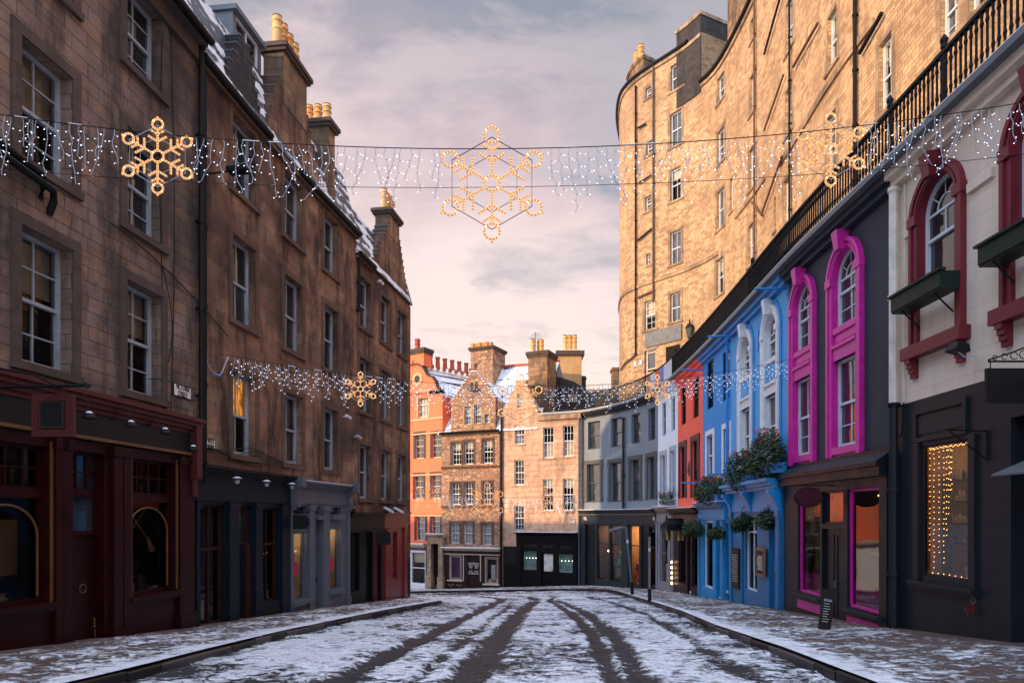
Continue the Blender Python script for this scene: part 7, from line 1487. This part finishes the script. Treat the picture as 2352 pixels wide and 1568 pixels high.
def floodlamp(pos, d, label, L_=.5):
    t = thing('street_floodlight', pos, label, 'street light'); pos, d = Vector(pos), Vector(d).normalized(); mb = MB().mat('iron').tube([pos, pos + d * L_ * 1.6], .02, 6); mb.build('arm', t); m_ = Matrix.Translation(pos + d * (L_ * 1.6 + L_ * .5)) @ d.to_track_quat('X', 'Z').to_matrix().to_4x4(); mb = MB().mat('sign_black'); mb.box(-L_ * .5, L_ * .55, -.13, .13, -.04, .05, m_); mb.mat('lead_grey'); mb.box(-L_ * .45, L_ * .5, -.12, .12, .05, .075, m_); mb.build('lamp_head', t)
a_ = LW.s_of(455); floodlamp(LW.P3(a_, LW.z_of(a_, 402), .0), LW.n_of(a_) + Vector((0, .0, .06)), 'flat black wall mounted street light on an arm beside the nearest light string', .42)
a_ = LW.s_of(938); floodlamp(LW.P3(a_ - .05, LW.z_of(a_, 907), .0), LW.n_of(a_) + Vector((0, 0, .05)), 'flat black street light reaching out from the far corner of the left row', .6)
for u, lab in ((892, 'grey floodlight above the bright red corner shop, left one of the pair'), (915, 'grey floodlight above the bright red corner shop, right one of the pair')):
    a_ = LW.s_of(u, .4); t = thing('floodlight', LW.P3(a_, 1.85, .4), lab, 'lamp', None); m_ = Matrix.Translation(LW.P3(a_, 1.84, .42)) @ Matrix.Rotation(.5, 4, 'Y'); MB().mat('lamp_glass').box(-.22, .22, -.1, .1, -.03, .05, m_, .3).build('lamp_head', t); MB().mat('iron').tube([LW.P3(a_, 1.75, .2), LW.P3(a_, 1.84, .3)], .015, 5).build('arm', t)
def cctv(fc, u, v, label, mat='sign_white'):
    a_ = fc.s_of(u); z = fc.z_of(a_, v); t = thing('security_camera', fc.P3(a_, z, 0), label, 'camera'); n_ = fc.n_of(a_); p = Vector(fc.P3(a_, z, 0)); MB().mat(mat).tube([p, p + n_ * .12], .02, 6).build('bracket', t); MB().mat(mat).tube([p + n_ * .12 + Vector((0, -.1, .02)), p + n_ * .2 + Vector((0, .16, -.04))], .05, 8).build('camera_body', t)
cctv(LW, q('L4', 1850), q('L4', y=1118), 'white wall camera below the end gable gutter'); cctv(LW, q('L5', 1500), q('L5', y=955), 'white wall camera beside the middle row of windows on the brown tenement'); cctv(LW, q('L5', 1610), q('L5', y=1165), 'grey domed wall light between the tenements above the black shop', 'lamp_glass')
# right side signs
os_ = thing('oval_sign', (6.9, 15.9, 2.05), 'blank wine red oval sign projecting over the magenta shop window', 'hanging sign'); c_ = Vector(((1857.4 - CX) / F * 15.9, 15.9, EYE + (HY - 1141) / F * 15.9))
os_.location = c_
for r1, r2, mm, y_, nm in ((.345, .232, 'sign_black', 0, 'rim'), (.318, .205, 'wine_sign', -.012, 'face')):
    mb = MB().mat(mm); P = [c_ + Vector((r1 * math.cos(t), y_, r2 * math.sin(t))) for t in np.linspace(0, 2 * math.pi, 33)[:-1]]; mb.face(P); P2 = [p + Vector((0, .04, 0)) for p in P]; mb.face(P2)
    for i in range(32): mb.face([P[i], P[(i + 1) % 32], P2[(i + 1) % 32], P2[i]])
    mb.build(nm, os_)
MB().mat('iron').tube([c_ + Vector((-.36, .02, .27)), (7.6, 15.92, c_.z + .27)], .014, 5).build('bracket', os_)
sb = thing('sandwich_board', (0, 0, 0), 'narrow chalkboard in a wooden frame leaning beside the magenta shop door', 'sandwich board'); gx, gy = ground_at(1893, 1447, .13); gz = float(G(gx, gy)) + .14; sb.location = (gx, gy, gz)
m_ = Matrix.Translation((gx, gy, gz)) @ Matrix.Rotation(-.35, 4, 'Z') @ Matrix.Rotation(.13, 4, 'Y') @ Matrix.Rotation(-.1, 4, 'X') @ Matrix.Diagonal((.78, 1, .96, 1)); mb = MB().mat('wood_brown'); h_ = .80
for qd in ((-.14, -.115, 0, .03, 0, h_), (.115, .14, 0, .03, 0, h_), (-.115, .115, 0, .03, 0, .06), (-.115, .115, 0, .03, h_ - .03, h_)): mb.box(*qd, m_)
mb.build('frame', sb); bd_ = MB().mat('sign_black').box(-.115, .115, .008, .02, .06, h_ - .03, m_).build('board', sb); text_mesh('SPECIALS', .062, m_ @ Matrix.Translation((0, .002, h_ - .22)) @ Matrix.Rotation(R(90), 4, 'X'), 'sign_white', bd_, sx=.7)
mb = MB().mat('interior_pale')
for k in range(8): mb.box(-.08, .08 - .05 * random.random(), .004, .006, .16 + .05 * k, .17 + .05 * k, m_)
mb.build('chalk_writing', bd_)
# big blank hanging sign with scroll bracket on the cream house
bs_ = thing('hanging_sign', (7.1, 8.6, 3.6), 'large blank charcoal signboard hanging from a scrolled iron bracket at the right edge', 'hanging sign'); yb = 9.2; P_ = lambda u, v: Vector(((u - CX) / F * yb, yb, EYE + (HY - v) / F * yb))
z0, z1 = P_(0, 924).z, P_(0, 845).z; xr = 7.55; xl = P_(2267, 0).x; bs_.location = (xl, yb, z0)
MB().mat('dark_fascia').box(xl, xr - .02, yb, yb + .05, z0, z1).build('sign_panel', bs_); mb = MB().mat('iron'); zb_ = P_(0, 829).z; mb.tube([(xl + .03, yb + .02, zb_), (7.6, yb + .02, zb_)], .014, 6); mb.tube([(xl + .03, yb + .02, zb_ + .02), (xl + .35, yb + .02, zb_ + .12), (xl + .7, yb + .02, zb_ + .26), (7.6, yb + .02, zb_ + .3)], .011, 5)
for k in range(5): cc_ = Vector((xl + .12 + .13 * k, yb + .02, zb_ + .045 + .012 * k)); rr_ = .03 + .009 * k; mb.tube([cc_ + Vector((rr_ * math.cos(t), 0, rr_ * math.sin(t) + rr_ * .2)) for t in np.linspace(0, 5.6, 12)], .007, 4)
mb.tube([(xl + .06, yb + .02, z1), (xl + .06, yb + .02, zb_)], .007, 4); mb.build('bracket', bs_)
a_ = RW.s_of(2250); t = thing('wall_floodlight', RW.P3(a_, RW.z_of(a_, 800), .2), 'black floodlight on a curled arm beside the scrolled bracket of the cream house', 'lamp'); c_ = Vector(RW.P3(a_, RW.z_of(RW.s_of(2232), 806), .35)); MB().mat('sign_black').box(-.12, .12, -.16, .16, -.06, .07, Matrix.Translation(c_) @ Matrix.Rotation(.25, 4, 'Y'), .25).build('lamp_head', t); MB().mat('wire_white').tube([c_ + Vector((0, 0, -.05)), c_ + Vector((.1, 0, -.14)), c_ + Vector((.32, 0, -.12))], .014, 6).build('arm', t)
a0, a1 = RW.s_of(2222), RW.s_of(2270); t = thing('iron_bracket', RW.P3(a1, 2.6, 0), 'empty scrolled iron sign bracket beside the lit shop window', 'bracket'); mb = MB().mat('iron'); z_ = 2.98; b_ = Vector(RW.P3(a1, z_, .02)); n_ = Vector((-.55, -.83, 0)); n_ = RW.n_of(a1)
mb.tube([b_ + Vector((0, 0, -.5)), b_], .016, 6); mb.tube([b_ + Vector((0, 0, -.02)), b_ + n_ * .62 + Vector((0, 0, -.0))], .012, 5); mb.tube([b_ + Vector((0, 0, -.48)), b_ + n_ * .6 + Vector((0, 0, -.02))], .012, 5); cc_ = b_ + n_ * .16 + Vector((0, 0, -.14)); mb.tube([cc_ + n_ * (.05 * math.cos(t_)) + Vector((0, 0, .05 * math.sin(t_))) for t_ in np.linspace(0, 5.5, 12)], .007, 4); mb.build('bracket_arm', t)
a_ = RW.s_of(2241); z_ = RW.z_of(a_, 1385); t = thing('dog_lead', RW.P3(a_, z_, .03), 'red lead hanging from a metal wall ring below the lit shop window', 'lead'); mb = MB().mat('steel_grey'); c_ = Vector(RW.P3(a_, z_ + .05, .04)); mb.tube([c_ + Vector((0, .05 * math.cos(t_), .05 * math.sin(t_))) for t_ in np.linspace(0, 6.28, 14)[:-1]], .008, 5, closed=True); mb.build('ring', t); mb = MB().mat('bright_red')
for k in range(4): mb.tube([c_ + Vector((-.01, 0, -.05)), c_ + Vector((-.02, .03 * (k - 1.5), -.12)), c_ + Vector((-.02, .05 * (k - 1), -.2 - .02 * k)), c_ + Vector((-.02, .09 * (k - 1), -.13))], .009, 5)
mb.build('strap', t)
# projecting blue pole brackets
for (cr_, x0, x1, y, lab) in (('R5', 440, 575, 57, 'upper blue awning pole projecting from the blue houses just below the balustrade'), ('R5', 302, 410, 232, 'blue awning pole projecting over the coral house top corner'), ('R5', 295, 398, 823, 'thin blue awning pole at the foot of the coral house windows'), ('R5', 436, 535, 778, 'thin blue awning pole at the foot of the sky blue house windows'), ('R4', 692, 840, 1292, 'highest blue awning pole, where the pub meets the magenta arch house')):
    u1, v1 = q(cr_, x1, y); a_ = RW.s_of(u1); z_ = RW.z_of(a_, v1); p = Vector(RW.P3(a_, z_, 0)); Yp = p.y; n_ = RW.n_of(a_)
    Lp_ = 0
    for L__ in np.linspace(.1, 2.5, 60):
        pp = p + n_ * L__
        if CX + F * pp.x / pp.y < q(cr_, x0): Lp_ = L__; break
    Lp_ = Lp_ or 1.2; t = thing('awning_pole', p, lab, 'pole'); MB().mat('blue_trim').tube([p, p + n_ * Lp_], .035, 8).build('bar', t); MB().mat('blue_trim').tube([p + Vector((0, 0, -.22)), p + Vector((0, 0, .2))], .03, 6).build('mount', t)
# posts on the far right pavement
def ground_post(u, v, vtop, label, r, lean=0, arm=False):
    gx, gy = ground_at(u, v, .13); gz = float(G(gx, gy)) + .12; h = (v - vtop) / F * gy; t = thing('sign_post', (gx, gy, gz), label, 'post'); mb = MB().mat('steel_grey' if not arm else 'lead_grey'); b0 = Vector((gx, gy, gz)); top = b0 + Vector((lean, 0, h)); mb.tube([b0, top], r, 10); mb.mat('charcoal_shop'); mb.tube([b0, b0.lerp(top, .20)], r * 1.6, 10); mb.mat('sign_white'); mb.tube([b0.lerp(top, .78), b0.lerp(top, .83)], r * 1.04, 10); mb.build('pole', t)
    if arm: MB().mat('lead_grey').tube([top, top + Vector((-.2, -.05, .02)), top + Vector((-.75, -.1, -.12))], .05, 8, r2=.075).build('arm', t)
ground_post(1453, 1366, 1212, 'leaning grey post with a short drooping arm on the far right pavement', .05, -.28, True); ground_post(1492, 1380, 1232, 'straight dark post on the right pavement, nearer than the leaning one', .042)
# lantern on the tenement and lantern by the terrace end
def lantern(p, label, s_=1.0, arm=None):
    t = thing('lantern', p, label, 'lantern'); p = Vector(p); MB().mat('iron').lathe(p, [(.05, -.9 * s_), (.03, -.5 * s_), (.06, -.05 * s_), (.12 * s_, 0)], 8).build('stem', t); MB().mat('lantern_glass').lathe(p, [(.12 * s_, 0), (.23 * s_, .5 * s_)], 4).build('glass_body', t); MB().mat('iron').lathe(p + Vector((0, 0, .5 * s_)), [(.27 * s_, 0), (.12 * s_, .2 * s_), (.06 * s_, .24 * s_), (.03, .42 * s_), (.01, .5 * s_)], 4).build('cap', t); return t
lantern((10.2, 39.2, EYE + (HY - 775) / F * 39.2), 'black Victorian lantern standing against the golden tenement above the balustrade', 1.1)
lantern(((1514 - CX) / F * 44.0, 44.0, EYE + (HY - 905) / F * 44.0), 'small black lantern at the rounded corner of the tenement', .8).location = ((1514 - CX) / F * 44.0, 44.0, EYE + (HY - 905) / F * 44.0)
# banner on the terrace rail
bn = thing('banner', RW.P3(RW.s_of(1530), TZ + .5, .24), 'printed banner of red, blue and pale panels tied to the terrace railing', 'banner'); a0, a1 = sorted((RW.s_of(1553), RW.s_of(1503))); n = 5
for k in range(n):
    x0, x1 = a0 + (a1 - a0) * k / n, a0 + (a1 - a0) * (k + 1) / n; mb = MB().mat(['banner_pale', 'banner_pale', 'banner_blue', 'banner_red', 'banner_pale'][k]); fbox(mb, RW, x0, x1, TZ + .16, TZ + 1.0, .215, .235); mb.build('banner_panel', bn)
# ------------------------------------------------------------------ plants
def leaves(mb, c, rad, n, size, mats, seed, droop=.35, clip=None):
    rd = random.Random(seed); c = Vector(c)
    for i in range(n):
        while True:
            v = Vector((rd.uniform(-1, 1), rd.uniform(-1, 1), rd.uniform(-1, 1)))
            if .35 < v.length < 1 + .12 * rd.random(): break
        p = c + Vector((v.x * rad[0], v.y * rad[1], v.z * rad[2] - droop * rad[2] * (v.x ** 2 + v.y ** 2) * .5)); p += Vector((math.sin(p.y * 9 + seed) * .04, 0, math.sin(p.x * 11 + p.y * 7) * .07))
        d = Vector((rd.gauss(0, 1), rd.gauss(0, 1), rd.gauss(0, .7))).normalized(); e = d.orthogonal().normalized(); s_ = size * rd.uniform(.6, 1.4); mb.mat(mats[0] if rd.random() < .55 else mats[1]); mb.face([p - d * s_, p + e * s_ * .45, p + d * s_, p - e * s_ * .45])
def flowers(mb, c, rad, n, mats, seed, size=.045):
    rd = random.Random(seed); c = Vector(c)
    for i in range(n): a_ = rd.uniform(0, 6.28); r_ = rd.uniform(.3, .95); p = c + Vector((math.cos(a_) * rad[0] * r_, math.sin(a_) * rad[1] * r_, rad[2] * rd.uniform(.5, 1.12))); mb.mat(rd.choice(mats)); [mb.octa(p + Vector((rd.uniform(-1, 1), rd.uniform(-1, 1), rd.uniform(-1, 1))) * size * .8, size * .6) for _ in range(4)]
def planter(name, label, s_, z, d, rad, n, fl, seed, cat='flower box', trough=True, fs=.045):
    p = RW.P3(s_, z, d); t = thing(name, p, label, cat); mb = MB(); leaves(mb, p, rad, n, .055, ('leaf_green', 'leaf_dark'), seed); mb.build('foliage', t)
    if fl: mb = MB(); flowers(mb, p, rad, fl[0], fl[1], seed, fs); mb.build('flowers', t, kind='stuff')
    if trough: mb = MB().mat('blue_trim' if trough is True else trough); fbox(mb, RW, s_ - rad[1] * .85, s_ + rad[1] * .85, z - rad[2] * .75, z - rad[2] * .35, .1, d + .1); mb.build('trough', t)
    return t
planter('flower_box', 'largest flower box, with red geraniums, over the right end of the blue pub front', RW.s_of(1762, .4), 3.35, .42, (.42, .85, .72), 2600, (22, ['flower_red', 'flower_red', 'flower_pink']), 5)
planter('flower_box', 'bushy flower box with red geraniums over the left end of the blue pub front', RW.s_of(1705, .4), 3.1, .42, (.42, 1.0, .62), 2400, (20, ['flower_red', 'flower_red', 'flower_pink']), 6)
planter('flower_box', 'flower box with pink and yellow flowers over the sky blue shopfront', RW.s_of(1632, .35), 2.62, .38, (.4, 1.7, .55), 2600, (26, ['flower_pink', 'flower_yellow', 'flower_red']), 7, fs=.06)
planter('flower_box', 'small planter with grassy shoots on top of the white house shopfront', RW.s_of(1530, .3), 2.45, .3, (.3, 1.1, .32), 500, (8, ['flower_red']), 8, trough='lilac_shop', fs=.06)
mb = MB()
for u in (1518, 1543):
    c_ = Vector(RW.P3(RW.s_of(u, .3), 2.5, .3))
    for k in range(40): mb.mat('leaf_green'); d_ = Vector((random.gauss(0, .5), random.gauss(0, .5), 1)).normalized(); e_ = d_.orthogonal().normalized() * .018; L_ = random.uniform(.4, .8); mb.face([c_ - e_, c_ + e_, c_ + d_ * L_ + Vector((0, 0, -.05))])
o_ = mb.build('spiky_plant'); o_['label'] = 'two spiky cordyline tufts above the white house shopfront'; o_['category'] = 'plant'
def basket(label, u, v, Y, r, seed, n=1100):
    c_ = Vector(((u - CX) / F * Y, Y, EYE + (HY - v) / F * Y)); t = thing('hanging_basket', c_, label, 'hanging basket'); mb = MB(); leaves(mb, c_, (r, r, r * .62), n, .05, ('leaf_green', 'leaf_dark'), seed, .8); mb.build('foliage', t); MB().mat('iron').lathe(c_ + Vector((0, 0, -r * .5)), [(.03, -.08), (r * .4, 0), (r * .55, r * .3)], 10).build('basket', t)
    mb = MB().mat('iron'); top = c_ + Vector((0, 0, r * 1.3)); [mb.tube([top, c_ + Vector((math.cos(a_) * r * .6, math.sin(a_) * r * .6, 0))], .006, 4) for a_ in (0, 2.1, 4.2)]; n_ = RW.n_of(RW.s_of(u)); w_ = top - n_ * .9; mb.tube([top, w_], .012, 5); mb.build('chain', t)
basket('hanging basket by the pub door, nearest the magenta shop', 1768, 1190, 20.0, .42, 11); basket('hanging basket over the pub window, between the other two pub baskets', 1706, 1200, 22.3, .40, 12); basket('hanging basket outside the sky blue shopfront', 1646, 1222, 25.0, .34, 13, 800)
basket('hanging basket beside the black barrel sign outside the coral house shop', 1592, 1213, 28.5, .5, 14, 1100)
# barrel shaped hanging pot with flames, and a lantern, outside the coral house
bc = Vector(((1550 - CX) / F * 29.5, 29.5, EYE + (HY - 1206) / F * 29.5)); t = thing('cauldron_sign', bc, 'black cauldron shop sign with painted flames hanging outside the coral house', 'shop sign'); MB().mat('iron').lathe(bc, [(.10, -.25), (.34, -.18), (.42, .05), (.36, .26), (.40, .3), (.36, .31)], 14).build('pot', t); mb = MB()
for k in range(14): a_ = k * .45; mb.mat('terracotta' if k % 2 else 'iron_rust'); p = bc + Vector((.3 * math.cos(a_), .3 * math.sin(a_), -.3)); mb.face([p + Vector((-.05, 0, -.35)), p + Vector((.06, .02, -.35)), p + Vector((.10 * math.cos(a_), .1 * math.sin(a_), .12))])
mb.build('flames', t); MB().mat('iron').tube([bc + Vector((0, 0, .3)), bc + Vector((0, 0, .55)), bc + Vector((.9, 0, .55))], .02, 6).build('bracket', t)
lantern(((1531 - CX) / F * 30.5, 30.5, EYE + (HY - 1240) / F * 30.5), 'black framed lantern hanging left of the cauldron sign', 1.15)
# black blank signs on the left and far shops
for (nm, crp, x0, x1, y0, y1, Y, lab) in (('hanging_sign', 'L6', 1085, 1262, 490, 622, 18.3, 'black shaped hanging sign outside the pale grey shop'), ('hanging_sign', 'L6', 1893, 2028, 640, 770, 24.3, 'dark hanging sign outside the black shop beside the red corner shop'), ('hanging_sign', 'C3', 1005, 1108, 618, 775, 43.0, 'blank black square hanging sign outside number 46')):
    u0, v0 = q(crp, x0, y0); u1, v1 = q(crp, x1, y1); xa, xb = (u0 - CX) / F * Y, (u1 - CX) / F * Y; za, zb = EYE + (HY - v1) / F * Y, EYE + (HY - v0) / F * Y; t = thing(nm, (xa, Y, za), lab, 'hanging sign')
    mb = MB().mat('sign_black'); mb.box(xa, xb, Y, Y + .05, za + .06, zb - .06); mb.box(xa + .06, xb - .06, Y - .002, Y + .052, za, zb); mb.build('sign_panel', t)
    if 'number 46' in lab: wp = Vector((xb + 1.0, Y + .8, zb + .08))
    else: wp = Vector((xa - .25, Y + .02, zb + .08))
    MB().mat('iron').tube([wp, Vector((xb if xa > 0 or Y < 40 else xa, Y + .02, zb + .08))], .016, 5).build('bracket', t)
# cables over the navy shop
mb = MB().mat('sign_black')
for k in range(5):
    a0 = LW.s_of(450 + 8 * k); pts = [LW.P3(a0 + .42 * i, 2.9 + .1 * math.sin(i * .9 + k) + .06 * k, .06) for i in range(11)]; mb.tube(pts, .010, 4)
o_ = mb.build('cable_run'); o_['label'] = 'tangle of black cables along the wall above the navy shop'; o_['category'] = 'cable'
# small stop tap cover and door mats of the pavement are left to the snow

# groups
GR = {'snowflake_light': 'snowflake lights on the strings across the street', 'icicle_light_string': 'icicle light strings across the street', 'street_sign': 'white street name signs', 'hanging_sign': 'blank hanging shop signs', 'shop_lamp': 'lamps over the left shopfronts',
      'street_floodlight': 'wall mounted street lights', 'floodlight': 'floodlights over the red corner shop', 'security_camera': 'small wall fittings on the brown tenements', 'awning_pole': 'blue awning poles of the painted houses', 'sign_post': 'posts on the far right pavement', 'lantern': 'black lanterns', 'flower_box': 'flower boxes over the painted shopfronts', 'hanging_basket': 'hanging baskets outside the painted shops',
      'terraced_house': 'painted houses under the terrace', 'tenement_house': 'tenements in the left row', 'gabled_house': 'gabled houses at the street end', 'stone_building': 'stone buildings behind and beside the street', 'dress_dummy': 'dress dummies in the grey house shop'}
for o in bpy.data.objects:
    k = o.name.split('.')[0]
    if o.parent is None and k in GR and 'group' not in o.keys() and 'label' in o.keys(): o['group'] = GR[k]
